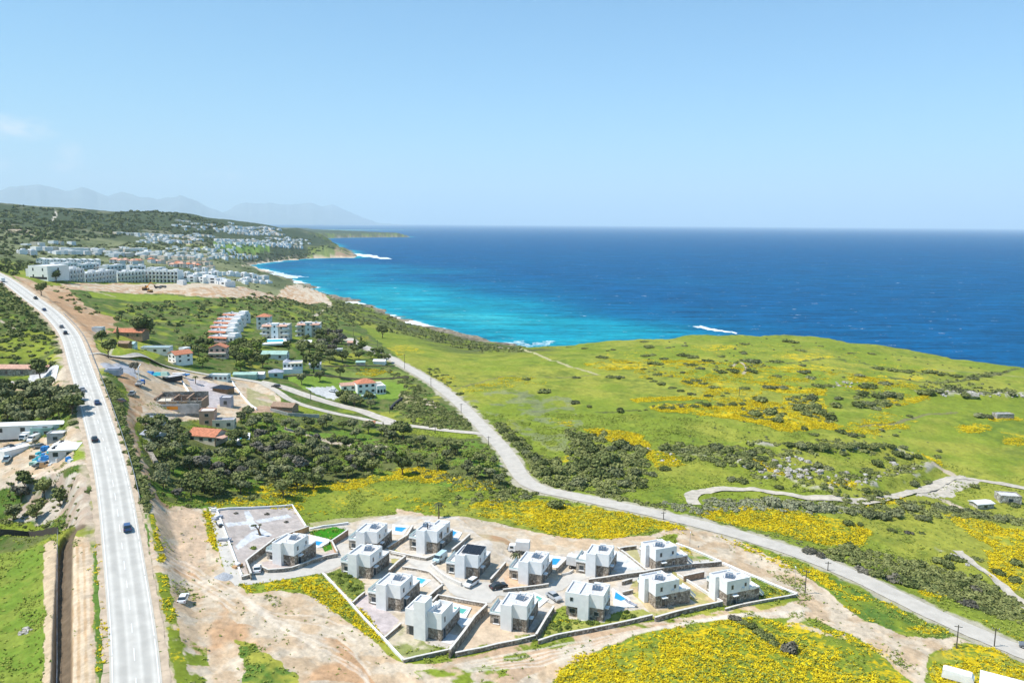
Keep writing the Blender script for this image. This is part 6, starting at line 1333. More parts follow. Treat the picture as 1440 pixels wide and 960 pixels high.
def townhouse(px, py, sz, kind, label, group, detail=True, name='town_house'):
    p = unproj(px, py); rot = r2.choice((-.6,-.45,-.3,-.1))+r2.uniform(-.12,.12); w = sz*r2.uniform(.85,1.3); d = sz*r2.uniform(.7,1.0); h = r2.choice((3.2,5.4,5.8,6.0))
    r = math.hypot(p[0], p[1])
    if r < 1500 and detail:
        t = thing(name, label, 'house', (p[0],p[1],p[2]), rot, group)
        MB().box(-w/2,w/2,0,d,-3,h).build('wall', M[r2.choice(('white','white','white2')) if kind != 'tile' else r2.choice(('cream','white2'))], t)
        if kind == 'tile': MB().add([(-w/2-.4,-.4,h),(w/2+.4,-.4,h),(w/2+.4,d+.4,h),(-w/2-.4,d+.4,h),(-w/5,d/2,h+3.2),(w/5,d/2,h+3.2)],[(0,1,5,4),(2,3,4,5),(1,2,5),(3,0,4),(3,2,1,0)]).build('roof', M[r2.choice(('tile','tile2','tile2'))], t)
        else:
            MB().box(-w/2+.3,w/2-.3,.3,d-.3,h,h+.1).build('roof', M['roofgravel'], t); MB().box(-w*.2,w*.25,d*.4,d*.85,h,h+1.9).build('roof_room', M['white'], t)
        for f in range(2 if h > 5 else 1):
            for i in (-1, 1): MB().box(i*w*.25-w*.11, i*w*.25+w*.11, -.06, .02, f*3.1+.9, f*3.1+2.5).build('window', M['dark'], t)
    else:
        m = MB().box(-w/2,w/2,0,d,-4,h)
        me = m.mesh(name); o = bpy.data.objects.new(name, me); C.objects.link(o); o.location = p; o.rotation_euler = (0,0,rot); me.materials.append(M[r2.choice(('white','white','white2','cream'))] if kind != 'tile' else M['cream']); tagit(o, label, 'house', group)
        me.materials.append(M['tile2'] if kind == 'tile' else M['roofgravel']); me.polygons[1].material_index = 1 if (kind == 'tile' or r2.random() < .5) else 0
def cluster(rows, kind, sz, label, group, jit=1.0):
    """rows: (x0, x1, y at x0, y at x1, number)"""
    for ri, (x0, x1, y0, y1, n) in enumerate(rows):
        for i in range(n):
            f = (i+.5)/n; lb = label+', '+('first','second','third','fourth','fifth')[ri]+' row, '+('left','centre left','centre','centre right','right')[min(4,int(f*5))]+' part'
            townhouse(x0+(x1-x0)*f+r2.uniform(-jit,jit)*(x1-x0)/n*.3, y0+(y1-y0)*f+r2.uniform(-.5,.5)*jit, sz, kind, lb, lb)
cluster([(255,300,388,391,4),(262,318,396,401,5),(285,335,386,388,4),(322,372,388,392,5),(330,375,395,399,5)], 'flat', 14, 'white villa between hotel rows and beach', 'white villas above the beach', 1.0)
cluster([(268,300,380,383,3)], 'flat', 10, 'white house below the orange roofs', 'white houses below the orange roofs')
cluster([(155,200,370,372,6),(195,290,363,367,12),(205,295,369,373,12),(235,296,374,379,8)], 'tile', 11, 'orange roofed town house', 'orange roofed town houses', 1.2)
cluster([(200,330,355,361,14),(205,320,361,364,11),(240,325,350,354,8)], 'flat', 10, 'pale house above the orange roofs', 'packed pale town houses', 1.3)
cluster([(40,100,351,353,5),(100,140,352,355,4),(140,200,355,352,7),(150,210,361,358,7),(75,135,357,358,5)], 'flat', 15, 'wide white block at the hill foot', 'white blocks at the foot of the hill', .8)
cluster([(30,60,345,346,3),(10,50,356,358,2),(60,110,343,344,3)], 'flat', 12, 'pale house apart among hill foot trees', 'scattered houses at the hill foot')
cluster([(326,362,358,362,8),(330,360,362,364,5)], 'flat', 8, 'white house just above the beach', 'small group above the beach')
cluster([(300,375,338,341,14),(305,425,342,345,18),(380,425,346,349,8),(370,420,335,340,8)], 'flat', 11, 'tiny white house behind green fields', 'distant white quarter')
cluster([(158,200,329,331,8),(200,270,331,335,12),(205,260,338,341,8),(270,300,330,334,5)], 'flat', 12, 'tiny pale house below the wooded hill', 'pale houses below the wooded hill')
cluster([(318,385,320,322,13),(322,372,325,326,10),(330,400,329,331,10)], 'flat', 13, 'tiny pale house on the far ridge slope above the sea', 'pale houses on the far slope')
cluster([(245,300,310,318,8),(240,330,318,324,10)], 'flat', 12, 'tiny pale house high on the end of the hill', 'pale houses high on the hill end')
# the rest of the distant town as one mass
def mass():
    m = MB()
    for (x0, x1, y0, y1, n, sz) in [(200,330,349,366,70,8),(300,425,337,348,75,9),(190,285,331,342,38,10),(60,200,349,358,20,10),(315,395,320,331,60,10),(250,330,313,326,16,10),(255,375,385,401,12,8),(400,435,334,345,14,10)]:
        for _ in range(n):
            px = r2.uniform(x0, x1); py = r2.uniform(y0, y1)
            p = unproj(px, py)
            if p[2] < 3: continue
            w = sz*r2.uniform(.6,1.3)/2; d = sz*r2.uniform(.6,1.0)/2; h = r2.choice((3,4.5,5.5)); a = r2.uniform(-.75,-.1)
            c = [rotv(sx*w, sy*d, a) for sx, sy in ((-1,-1),(1,-1),(1,1),(-1,1))]; m.prism([(p[0]+x, p[1]+y) for x, y in c], p[2]-4, p[2]+h)
    o = m.build('distant_town', M['white']); o['kind'] = 'stuff'
mass()
# ------------------------------------------------------------------ plants
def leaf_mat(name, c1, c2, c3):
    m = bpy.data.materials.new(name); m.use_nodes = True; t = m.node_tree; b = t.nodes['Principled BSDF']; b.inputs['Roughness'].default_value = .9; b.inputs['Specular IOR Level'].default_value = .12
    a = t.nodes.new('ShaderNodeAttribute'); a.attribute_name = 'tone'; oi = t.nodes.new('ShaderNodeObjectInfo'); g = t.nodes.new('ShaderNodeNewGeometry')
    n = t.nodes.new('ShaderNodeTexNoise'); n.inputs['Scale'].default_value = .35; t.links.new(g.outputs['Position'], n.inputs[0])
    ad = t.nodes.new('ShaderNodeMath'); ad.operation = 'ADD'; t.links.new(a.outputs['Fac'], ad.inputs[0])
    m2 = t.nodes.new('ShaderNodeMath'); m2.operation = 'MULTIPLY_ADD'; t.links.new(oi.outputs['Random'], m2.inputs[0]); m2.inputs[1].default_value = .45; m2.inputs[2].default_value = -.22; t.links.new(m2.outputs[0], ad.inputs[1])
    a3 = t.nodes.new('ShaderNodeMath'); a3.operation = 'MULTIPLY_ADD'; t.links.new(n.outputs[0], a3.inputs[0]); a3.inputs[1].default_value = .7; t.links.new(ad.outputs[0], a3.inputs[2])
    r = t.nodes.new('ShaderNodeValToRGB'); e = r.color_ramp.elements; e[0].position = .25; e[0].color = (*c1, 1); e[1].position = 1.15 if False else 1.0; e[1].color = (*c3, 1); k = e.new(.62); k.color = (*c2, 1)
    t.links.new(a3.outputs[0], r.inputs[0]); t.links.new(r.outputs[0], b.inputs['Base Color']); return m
LM_ = dict(dark=leaf_mat('dark_foliage', (.055,.070,.022), (.13,.155,.048), (.25,.26,.09)), olive=leaf_mat('olive_foliage', (.075,.085,.04), (.15,.165,.07), (.26,.265,.13)),
           green=leaf_mat('green_foliage', (.06,.085,.018), (.13,.18,.035), (.26,.31,.06)), grey=leaf_mat('grey_scrub', (.07,.065,.05), (.14,.13,.095), (.23,.21,.16)), reed=leaf_mat('reed_foliage', (.12,.13,.07), (.22,.23,.13), (.33,.33,.2)))
def crown_np(seed, lobes, n, leaf, flat=0.0, shell=.55):
    """leaf clumps spread through the volume of several lobes: returns verts, quads, tone"""
    R = np.random.RandomState(seed); V_ = []; Fq = []; T = []
    wts = np.array([l[3]**2 for l in lobes]); wts = wts/wts.sum(); ch = R.choice(len(lobes), n, p=wts)
    for i in range(n):
        cx, cy, cz, rr, rz = lobes[ch[i]]
        d = R.normal(size=3); d /= np.linalg.norm(d)
        if d[2] < -.35: d[2] = -d[2]*.5
        k = (shell+(1-shell)*R.rand())*(1+.14*R.normal()); p = np.array([cx,cy,cz])+d*np.array([rr,rr,rz])*k
        if p[2] < .02: p[2] = .02+abs(p[2])*.3
        nrm = d*1.1+R.normal(size=3)*.6+np.array([0,0,.35]); nrm /= np.linalg.norm(nrm)
        a = np.cross(nrm, R.normal(size=3)); a /= np.linalg.norm(a); b = np.cross(nrm, a); s = leaf*(.6+.8*R.rand())
        k0 = len(V_)
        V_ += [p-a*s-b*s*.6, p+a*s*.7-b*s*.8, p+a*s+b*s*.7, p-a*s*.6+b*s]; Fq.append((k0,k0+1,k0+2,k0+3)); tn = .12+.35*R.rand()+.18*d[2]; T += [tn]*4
    # inner mass so the crown is not see-through everywhere
    for cx, cy, cz, rr, rz in lobes:
        k0 = len(V_); nu, nv = 7, 4
        for j in range(nv+1):
            ph = math.pi*j/nv
            for i in range(nu):
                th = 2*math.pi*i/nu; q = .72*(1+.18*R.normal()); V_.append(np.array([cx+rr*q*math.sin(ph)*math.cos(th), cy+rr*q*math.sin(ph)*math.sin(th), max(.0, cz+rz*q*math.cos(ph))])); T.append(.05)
        for j in range(nv):
            for i in range(nu): Fq.append((k0+j*nu+i, k0+(j+1)*nu+i, k0+(j+1)*nu+(i+1) % nu, k0+j*nu+(i+1) % nu))
    return np.array(V_), np.array(Fq), np.array(T)
def crown_mesh(name, *a, **k):
    v, f, t = crown_np(*a, **k); me = mesh_np(name, v, f, False); fattr(me, 'tone', t); return me
RS_ = np.random.RandomState(5)
def lobes_dome(seed, n=6, h=.62, spread=.5):
    R = np.random.RandomState(seed); L = [(0,0,h*.42,.62,h*.6)]
    for i in range(n):
        a = R.rand()*6.28; d = spread*(.6+.6*R.rand()); L.append((math.cos(a)*d, math.sin(a)*d, h*(.22+.3*R.rand()), .28+.2*R.rand(), h*(.30+.25*R.rand())))
    return L
def lobes_tree(seed, n=8):
    R = np.random.RandomState(seed); L = [(0,0,.80,.42,.36)]
    for i in range(n):
        a = R.rand()*6.28; d = .32*(.5+.9*R.rand()); L.append((math.cos(a)*d, math.sin(a)*d, .62+.42*R.rand(), .20+.14*R.rand(), .17+.10*R.rand()))
    return L
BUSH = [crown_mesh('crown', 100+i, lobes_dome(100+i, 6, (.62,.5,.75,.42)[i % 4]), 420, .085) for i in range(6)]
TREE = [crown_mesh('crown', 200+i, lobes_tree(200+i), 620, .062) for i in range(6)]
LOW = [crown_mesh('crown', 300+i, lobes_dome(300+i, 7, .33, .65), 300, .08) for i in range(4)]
def trunk_mesh(h, r, seed, limbs=4):
    R = random.Random(seed); m = MB(); m.cyl((0,0,-.1),(.02,.01,h*.55), r, r*.7, 7); 
    for i in range(limbs):
        a = 6.28*i/limbs+R.uniform(-.4,.4); m.cyl((.02,.01,h*.5),(math.cos(a)*.2,math.sin(a)*.2,h*(.9+.2*R.random())), r*.55, r*.25, 5)
    return m.mesh('trunk')
TRK = [trunk_mesh(.62,.045,i) for i in range(3)]; STEM = [trunk_mesh(.26,.05,9+i,3) for i in range(2)]
LEAFM = {}
def with_mat(me, key):
    k = (me.name, key)
    if k not in LEAFM:
        c = me.copy(); c.materials.clear(); c.materials.append(LM_[key] if key in LM_ else M[key]); LEAFM[k] = c
    return LEAFM[k]
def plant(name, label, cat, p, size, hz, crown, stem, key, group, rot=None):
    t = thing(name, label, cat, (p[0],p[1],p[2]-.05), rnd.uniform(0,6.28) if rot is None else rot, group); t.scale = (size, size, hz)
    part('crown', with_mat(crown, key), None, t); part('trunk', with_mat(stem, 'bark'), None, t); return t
LAND = [((725,660),'the sharp bend of the coast road'),((678,611),'the road junction'),((620,540),'the upper coast road'),((860,650),'the big dark thicket'),((800,690),'the coast road below the thicket'),((975,700),'the end of the gravel track'),((1100,690),'the left part of the gravel track'),((1230,704),'the middle of the gravel track'),((1345,675),'the fork of the gravel track'),((1385,714),'the two stone huts'),((1380,800),'the little side track on the right'),((1240,820),'the lower coast road'),((1300,850),'the bottom of the coast road'),((1110,640),'the left rocky terrace'),((1230,640),'the middle rocky terrace'),((1300,620),'the right end of the rocky terraces'),((1160,575),'the dark scrub patch on the headland'),((1040,518),'the white path loop on the headland'),((1100,475),'the cliff edge'),((1300,500),'the right cliff edge'),((850,500),'the upper meadow wall'),((950,470),'the cliff edge behind the wave'),((870,577),'the lone round bush of the meadow'),((1000,570),'the long yellow flower strip'),((1060,880),'the lower yellow field'),((740,535),'the field bank'),((820,565),'the middle of the meadow'),((1375,555),'the pale rock outcrop'),((1415,590),'the small ruin'),((640,750),'the dirt track above the estate')]
def place_label(px, py, wpx, kindword, adj=None):
    (lx, ly), nm = min(LAND, key=lambda L: (L[0][0]-px)**2+((L[0][1]-py)*1.6)**2)
    dx = px-lx; dy = py-ly
    d = ('right of' if dx > 0 else 'left of') if abs(dx) > abs(dy)*1.3 else ('below' if dy > 0 else 'above')
    s = adj or ('small' if wpx < 11 else 'middling' if wpx < 18 else 'broad')
    return f'{s} {kindword} {d} {nm}', f'{s} {kindword} {d} {nm}'
SEEN_B = []
def bush_px(px, py, wpx, key='dark', low=False, label=None, tall=1.0):
    p = unproj(px, py+wpx*.12); depth = float(np.dot(np.array([p[0],p[1],p[2]-CAMZ]), -RN[:,2])); size = wpx/F*depth*.5/.78; i = len(SEEN_B); SEEN_B.append(p)
    if label is None: lb, gr = place_label(px, py, wpx, {'dark':'dark green bush','grey':'grey brown bush','olive':'olive green bush','green':'green bush','reed':'pale reedy clump'}[key])
    else: lb, gr = label, None
    cm = (LOW if low else BUSH)[i % (4 if low else 6)]
    plant('bush', lb, 'bush', p, size*rnd.uniform(.92,1.1), size*rnd.uniform(.85,1.15)*tall, cm, STEM[i % 2], key, gr)
R5 = [(425,305,60),(578,362,45),(648,382,30),(347,248,35),(708,142,50),(583,240,30),(752,237,40),(790,237,40),(625,99,32),(760,107,24),(735,112,20),(935,92,50),(915,68,35),(1030,97,28),(915,135,40),(950,131,40),(1010,150,40),(965,172,55),(1100,132,50),(1150,140,50),(1220,160,50),(1285,138,35),(1145,180,40),(1185,195,40),(1280,212,50),(1340,207,50),(1395,125,30),(1110,87,30),(845,172,25),(907,200,25),(965,203,20),(1040,235,25),(1095,215,25),(980,225,45),(935,245,30),(960,258,35),(1000,270,40),(1045,290,40),(1090,305,35),(1135,318,40),(1225,327,40),(1120,262,45),(1165,255,45),(1200,270,40),(1250,285,45),(1395,290,40),(1290,330,22),(1310,316,25),(1000,388,40),(1040,388,40),(1090,383,30),(1150,378,40),(1210,374,40),(1280,372,35),(1340,368,40),(1385,368,40),(1430,418,40),(95,382,28),(20,318,35),(890,402,18),(920,398,18),
      (215,478,48),(235,500,50),(255,520,50),(278,540,52),(300,562,54),(322,585,54),(345,605,56),(370,622,58),(395,635,60),(420,650,60),
      (560,510,60),(600,530,70),(635,560,70),(665,590,75),(705,610,100),(745,645,120),(685,650,110),(625,660,105),(565,672,95),(505,690,85),(445,690,85),(398,705,70),(765,700,110),(705,710,100),(640,725,70),(790,565,90),(840,580,90),(750,585,60),(895,600,60),(840,650,70),(890,650,60),(870,705,60),(945,705,60),(820,755,80),(895,755,80),(755,780,80),(1010,680,60),(600,755,80),(545,765,70),(485,755,70),(1010,580,70),(1060,590,70),(1110,600,70),(1160,600,65),(1210,590,75),(1260,582,75),(1310,592,70),(1240,640,60),(1280,660,55),(1390,620,80),(1420,660,70),(1335,625,55),(1385,740,60),(1330,730,55),
      (340,815,60),(490,862,75),(545,850,30),(260,790,50),(380,800,40)]
for (a, b, w_) in R5: bush_px(640+a/3.4286, 460+b/3.4286, w_/3.4286*1.06, 'dark' if rnd.random() < .8 else 'olive', low=(b < 330))
bush_px(872.5,577.5,14,'dark',label='lone round dark bush standing free in the middle of the meadow',tall=1.2)
for (a, b, w_) in [(1000,590,50),(1030,600,50),(1060,612,55),(1110,640,60),(1150,668,65),(1195,700,75),(1235,735,55)]: bush_px(780+a/4, 720+b/4, w_/4*1.1, 'dark' if a > 1040 else 'grey', low=False)
bush_px(1112,913,27,'grey',label='round grey brown bush alone in the lower yellow field',tall=1.25)
R6 = [(25,82,40),(15,125,40),(70,168,80),(190,172,60),(260,70,60),(310,115,45),(320,190,35),(60,220,60),(330,222,60),(365,252,60),(190,245,40),(150,298,60),(210,300,50),(400,292,60),(450,292,50),(25,305,40),(568,130,30),(670,132,35),(415,95,25),(610,240,50),(640,292,75),(745,282,70),(700,205,60),(780,215,60),(850,220,60),(960,222,60),(1020,232,50),(1100,245,50),(1180,255,50),(1240,240,50),(1300,230,45),(620,340,60),(500,358,50),(490,395,60),(700,350,60),(760,345,70),(805,350,60),(600,395,70),(650,385,60),(690,412,50),(735,390,55),(370,360,60),(320,395,75),(370,405,75),(410,432,75),(462,458,70),(340,438,60),(300,410,60),(100,360,80),(80,440,70),(160,425,80),(190,470,60),(920,330,60),(965,337,60),(1010,320,60),(1060,300,70),(1110,315,80),(1145,342,60),(1250,335,50),(1300,330,60),(1380,335,50),(1210,447,60),(1255,449,60),(860,450,30),(250,590,55),(310,600,60),(370,602,65),(430,612,65),(480,600,50),(560,602,60),(620,600,65),(680,607,60),(720,602,40),(60,640,75),(30,680,75),(112,662,65),(100,620,65),(180,692,50),(350,712,60),(400,702,60),(450,712,60),(520,742,50),(650,722,60),(700,692,60),(760,662,60),(800,642,65),(850,652,60),(900,652,40),(770,602,45),(830,612,45),(510,525,55),(570,545,55),(620,548,38),(720,520,30),(790,545,35),(330,515,38),(380,540,45),(200,812,50),(640,822,55),(700,842,60),(745,838,40),(890,792,55),(950,782,45),(1190,805,45),(1320,847,55),(1390,852,45),(1000,652,38),(1010,627,28),(430,805,40)]
for (a, b, w_) in R6: bush_px(1040+a/3.6, 460+b/3.6, w_/3.6*1.05, 'dark' if rnd.random() < .75 else 'olive', low=(b < 320))
R4 = [(170,402,60),(220,418,50),(330,408,70),(290,432,60),(360,452,60),(410,482,70),(460,502,70),(520,512,80),(580,530,90),(640,534,90),(690,552,90),(700,512,70),(760,580,80),(800,602,80),(840,622,70),(870,562,70),(820,548,60),(900,640,70),(950,650,60),(1000,640,60),(1020,612,60),(720,442,60),(760,462,60),(790,432,60),(1050,452,60),(970,492,60),(1040,522,60),(340,285,50),(390,292,30),(590,322,40),(645,325,30),(520,315,40),(880,435,40),(1035,208,48)]
for (a, b, w_) in R4: bush_px(1080+a/3, 640+b/3, w_/3, 'dark' if rnd.random() < .7 else 'grey', low=rnd.random() < .4)
for (a, b, w_) in [(20,200,80),(100,206,80),(180,220,80),(250,226,80),(350,238,60),(420,246,70),(480,256,70),(540,242,80),(600,218,70),(650,262,70),(720,218,70),(780,228,70),(840,238,60),(900,252,60),(980,266,60)]: bush_px(1080+a/3, 640+b/3, w_/3, 'reed' if a < 300 else 'olive', low=False)
print('bushes', len(SEEN_B))
# ---- trees
def scatter(poly, n, R, mind=2.5):
    P = np.array(wpoly(poly)); lo = P.min(0); hi = P.max(0); out = []; tries = 0
    while len(out) < n and tries < n*60:
        tries += 1; c = lo+(hi-lo)*R.rand(2)
        if not in_poly(np.array([c[0]]), np.array([c[1]]), P)[0]: continue
        if any((c[0]-o[0])**2+(c[1]-o[1])**2 < mind*mind for o in out): continue
        if np.min((LM[::8,0]-c[0])**2+(LM[::8,1]-c[1])**2) < 44 or np.min((LC[::6,0]-c[0])**2+(LC[::6,1]-c[1])**2) < 25: continue
        out.append((c[0], c[1], gz(*c)))
    return out
RT = np.random.RandomState(11); NTREE = 0
def trees(poly, n, s0, s1, key, label, group, mind=3.5, kind='t', name='tree'):
    global NTREE
    for (x, y, z) in scatter(poly, n, RT, mind):
        s_ = s0+(s1-s0)*RT.rand(); k = key[RT.randint(len(key))] if isinstance(key, (list, tuple)) else key; j = RT.randint(6)
        qx, qy = project(x, y, z); bx = [p_[0] for p_ in poly]; by = [p_[1] for p_ in poly]; fx = (qx[0]-min(bx))/(max(bx)-min(bx)); fy = (qy[0]-min(by))/(max(by)-min(by))
        big = 'large ' if s_ > s0+(s1-s0)*.7 else ('small ' if s_ < s0+(s1-s0)*.3 else '')
        where = (', far side', ', middle', ', near side')[min(2, int(fy*3))]+(' left', ' centre left', ' centre', ' centre right', ' right')[min(4, int(fx*5))]
        lb = big+label.replace('tree in the line below','tree below').replace('right of the pink gabled house','by the gabled house').replace('below the right apartment house','below the apartments')+where+{'dark':', dark','olive':', grey green','green':', fresh green','grey':', brownish grey'}[k]
        if len(lb.split()) > 16: lb = lb.replace('large ', '').replace('small ', '').replace('garden ', '')
        if kind == 't': plant(name, lb, 'tree', (x,y,z), s_, s_*RT.uniform(.75,1.0), TREE[j], TRK[j % 3], k, lb)
        else: plant('bush', lb, 'bush', (x,y,z), s_*.6, s_*.6*RT.uniform(.9,1.3), BUSH[j], STEM[j % 2], k, lb)
        NTREE += 1
trees([(225,640),(300,640),(380,612),(470,622),(520,640),(530,668),(470,676),(400,690),(330,698),(250,706),(215,680)], 112, 2.8, 5.4, ['dark','dark','olive','olive','green','grey'], 'tree in the wood above the gravel plot', 'wood above the estate', 3.6)
trees([(520,640),(600,622),(690,640),(712,665),(700,690),(640,668),(560,655),(530,668)], 26, 3, 4.8, ['dark','green','olive'], 'tree in the thinner wood left of the coast road', 'thinner wood', 4)
trees([(330,590),(400,590),(470,600),(560,612),(560,622),(470,612),(400,606),(330,606)], 20, 3.4, 5.2, ['dark','olive','olive'], 'tree in the line below the lane', 'trees below the lane', 4)
trees([(200,600),(262,600),(262,640),(215,640)], 15, 3.4, 5, ['dark','olive'], 'garden tree left of the orange roofed bungalow', 'bungalow garden trees', 4)
trees([(0,552),(60,550),(105,560),(112,590),(70,600),(0,596)], 30, 4.6, 7, ['dark','olive','olive'], 'tree in the roadside wood above the yard', 'wood above the yard', 5)
trees([(258,478),(300,478),(300,520),(250,505)], 12, 4.5, 6.5, ['dark','dark','green'], 'garden tree left of the pink gabled house', 'trees left of the gabled house', 5)
trees([(325,490),(372,486),(380,520),(330,524)], 18, 5, 7.5, ['dark','dark','green'], 'garden tree right of the pink gabled house', 'trees right of the gabled house', 5)
trees([(400,490),(470,470),(495,488),(495,510),(450,512),(420,506)], 28, 4.5, 7.5, ['dark','olive','dark','grey'], 'garden tree below the right apartment house', 'garden trees by the apartments', 4.5)
trees([(495,492),(545,500),(545,510),(500,508)], 10, 4, 6, ['dark','green'], 'garden tree along the start of the coast road', 'trees at the start of the coast road', 4)
trees([(474,565),(512,563),(545,572),(540,578),(490,572)], 9, 4, 5.5, ['dark','olive'], 'garden tree in front of the arched villa', 'arched villa trees', 3)
for px, py, s_, k, lb in [(441,524,9,'dark','big round dark tree right of the arched white house'),(199,479,11,'dark','large dark pine beside the orange roofed farmhouse'),(152,503,7,'dark','tree at the lane mouth by the main road'),(143,482,5,'dark','bush like tree beside the dirt strip near the farm'),(538,475,9,'dark','broad dark tree alone in the grass left of the coast road'),(57,534,7,'dark','tree beside the long stone building'),(478,531,5,'dark','small dark tree in the lawn behind the arched villa'),(450,537,5,'olive','olive tree left of the pale driveway'),(424,541,5,'olive','olive tree by the carport'),(190,524,4,'grey','thin bare tree on the building site'),(79,397,8,'dark','dark tree in front of the white hotel rows'),(58,416,7,'dark','tree on the dirt strip near the top of the main road'),(566,668,6,'dark','round dark tree at the edge of the yellow flowers'),(441,688,5,'dark','small dark tree on the yellow slope, left one'),(398,700,5,'dark','small dark tree on the yellow slope, lower one'),(418,688,5,'dark','small dark tree on the yellow slope, upper one'),(567,619,6,'dark','dark tree by the small brick hut'),(555,616,6,'dark','dark tree left of the tall one near the brick hut'),(640,640,5,'dark','small tree on the grass left of the road junction'),(36,688,4.5,'dark','tree on the bank below the yard entrance'),(62,700,4.5,'dark','dark tree in the hollow left of the main road'),(52,729,3.8,'dark','round bush like tree by the screen fence, right one'),(20,731,3.6,'olive','round bush like tree by the screen fence, left one'),(85,712,4.2,'dark','tree on the inner bank of the hollow'),(30,705,4,'grey','brownish tree in the hollow')]:
    p = unproj(px, py); j = RT.randint(6); plant('tree', lb, 'tree', p, s_, s_, TREE[j], TRK[j % 3], k, None); NTREE += 1
# cypresses
def cyp_mesh(seed):
    L = [(0,0,.12+.8*i/7,.10*math.sin(math.pi*(.25+.7*i/7))+.02,.12) for i in range(8)]; return crown_mesh('crown', seed, L, 300, .03)
CY = cyp_mesh(41)
for px, py, s_, lb in [(499,489,8,'slim cypress at the top of the coast road'),(508,490,9,'tall slim cypress beside the upper coast road, right of another'),(446,475,7,'cypress in front of the right apartment house'),(453,477,8,'cypress at the corner of the right apartment house'),(459,478,8,'cypress right of the right apartment house'),(464,479,7,'outermost cypress beside the right apartment house'),(166,477,7,'slim dark cypress left of the farmhouse'),(539,607,4.5,'short thick cypress left of the brick hut trees')]:
    p = unproj(px, py); plant('cypress_tree', lb, 'cypress', p, s_, s_, CY, TRK[0], 'dark', None)
# palms
def palm(px, py, h, label, n=16, L=1.9, key='olive'):
    p = unproj(px, py); t = thing('palm_tree', label, 'palm', p); MB().cyl((0,0,-.2),(.1,0,h),.22,.15,8).build('trunk', M['bark'], t)
    for i in range(n):
        a = 6.28*i/n; up = .9 if i % 2 else .35; m = MB(); pts = []
        for k in range(5):
            f = k/4; r_ = L*f; z = h+up*L*f*(1-f)*1.6-.35*L*f*f+.05*i/n; pts.append((math.cos(a)*r_+.1, math.sin(a)*r_, z))
        for k in range(4):
            w0 = .26*math.sin(math.pi*(.15+.8*k/4)); w1 = .26*math.sin(math.pi*(.15+.8*(k+1)/4)); s_ = (-math.sin(a), math.cos(a))
            A_, B_ = pts[k], pts[k+1]
            m.quad((A_[0]-s_[0]*w0,A_[1]-s_[1]*w0,A_[2]-.1),(B_[0]-s_[0]*w1,B_[1]-s_[1]*w1,B_[2]-.1),B_,A_); m.quad(A_,B_,(B_[0]+s_[0]*w1,B_[1]+s_[1]*w1,B_[2]-.1),(A_[0]+s_[0]*w0,A_[1]+s_[1]*w0,A_[2]-.1))
        m.build('frond', LM_[key], t)
palm(617,729,4.2,'thin palm standing behind the tall window villa'); palm(724,797,3.2,'young palm in the garden left of the reddish earth villa',12,1.5); palm(730,795,3.6,'brown tied palm beside the young one',10,1.2,'grey'); palm(275,539,3,'dark palm in the sandy compound by the lane',12,1.8,'dark')
# the old pruned olive of the gravel plot and thin saplings
p = unproj(366,752); t = thing('olive_tree', 'gnarled old olive trunk with cut limbs on the gravel plot', 'olive tree', p); 
m = MB(); m.cyl((0,0,-.2),(-.4,0,1.3),.38,.26,8); m.cyl((-.4,0,1.3),(-1.3,.2,2.6),.22,.12,7); m.cyl((-.4,0,1.3),(.1,-.1,2.9),.2,.1,7); m.cyl((-1.0,.1,2.1),(-1.9,.1,2.5),.12,.07,6); m.build('trunk', M['bark'], t)
for k, (x, y, z) in enumerate([(-1.4,.2,2.7),(.1,-.1,3.0),(-2.0,.1,2.6)]): part('crown', with_mat(BUSH[k],'olive'), None, t, loc=(x,y,z-.2)).scale = (.6,.6,.7)
for k, (px, py, lb) in enumerate([(332,722,'left'),(375,723,'middle'),(402,734,'right')]): p = unproj(px, py); plant('sapling', lb+' thin bare sapling on the far half of the gravel plot', 'sapling', p, .8, 1.3, LOW[k], TRK[k], 'grey', None)
p = unproj(356,771); plant('bush', 'small green shrub with a white stone by the retaining wall', 'bush', p, 1.1, 1.3, BUSH[1], STEM[0], 'green', None)
# shrubs inside the estate gardens
trees([(462,806),(490,804),(513,822),(500,842)], 16, .9, 2.0, ['green'], 'weed clump in the green garden at the lane', 'garden weeds at the lane', .8, 'b'); trees([(780,868),(800,872),(850,876),(880,870),(910,862),(880,852),(870,872),(790,888),(762,895)], 22, .9, 2.0, ['green'], 'weed clump by the square window villa', 'front row garden weeds', .8, 'b')
trees([(1062,815),(1085,824),(1110,834),(1070,842)], 9, .8, 1.6, ['green'], 'weed clump in the corner garden', 'corner garden weeds', .8, 'b')
print('trees', NTREE)
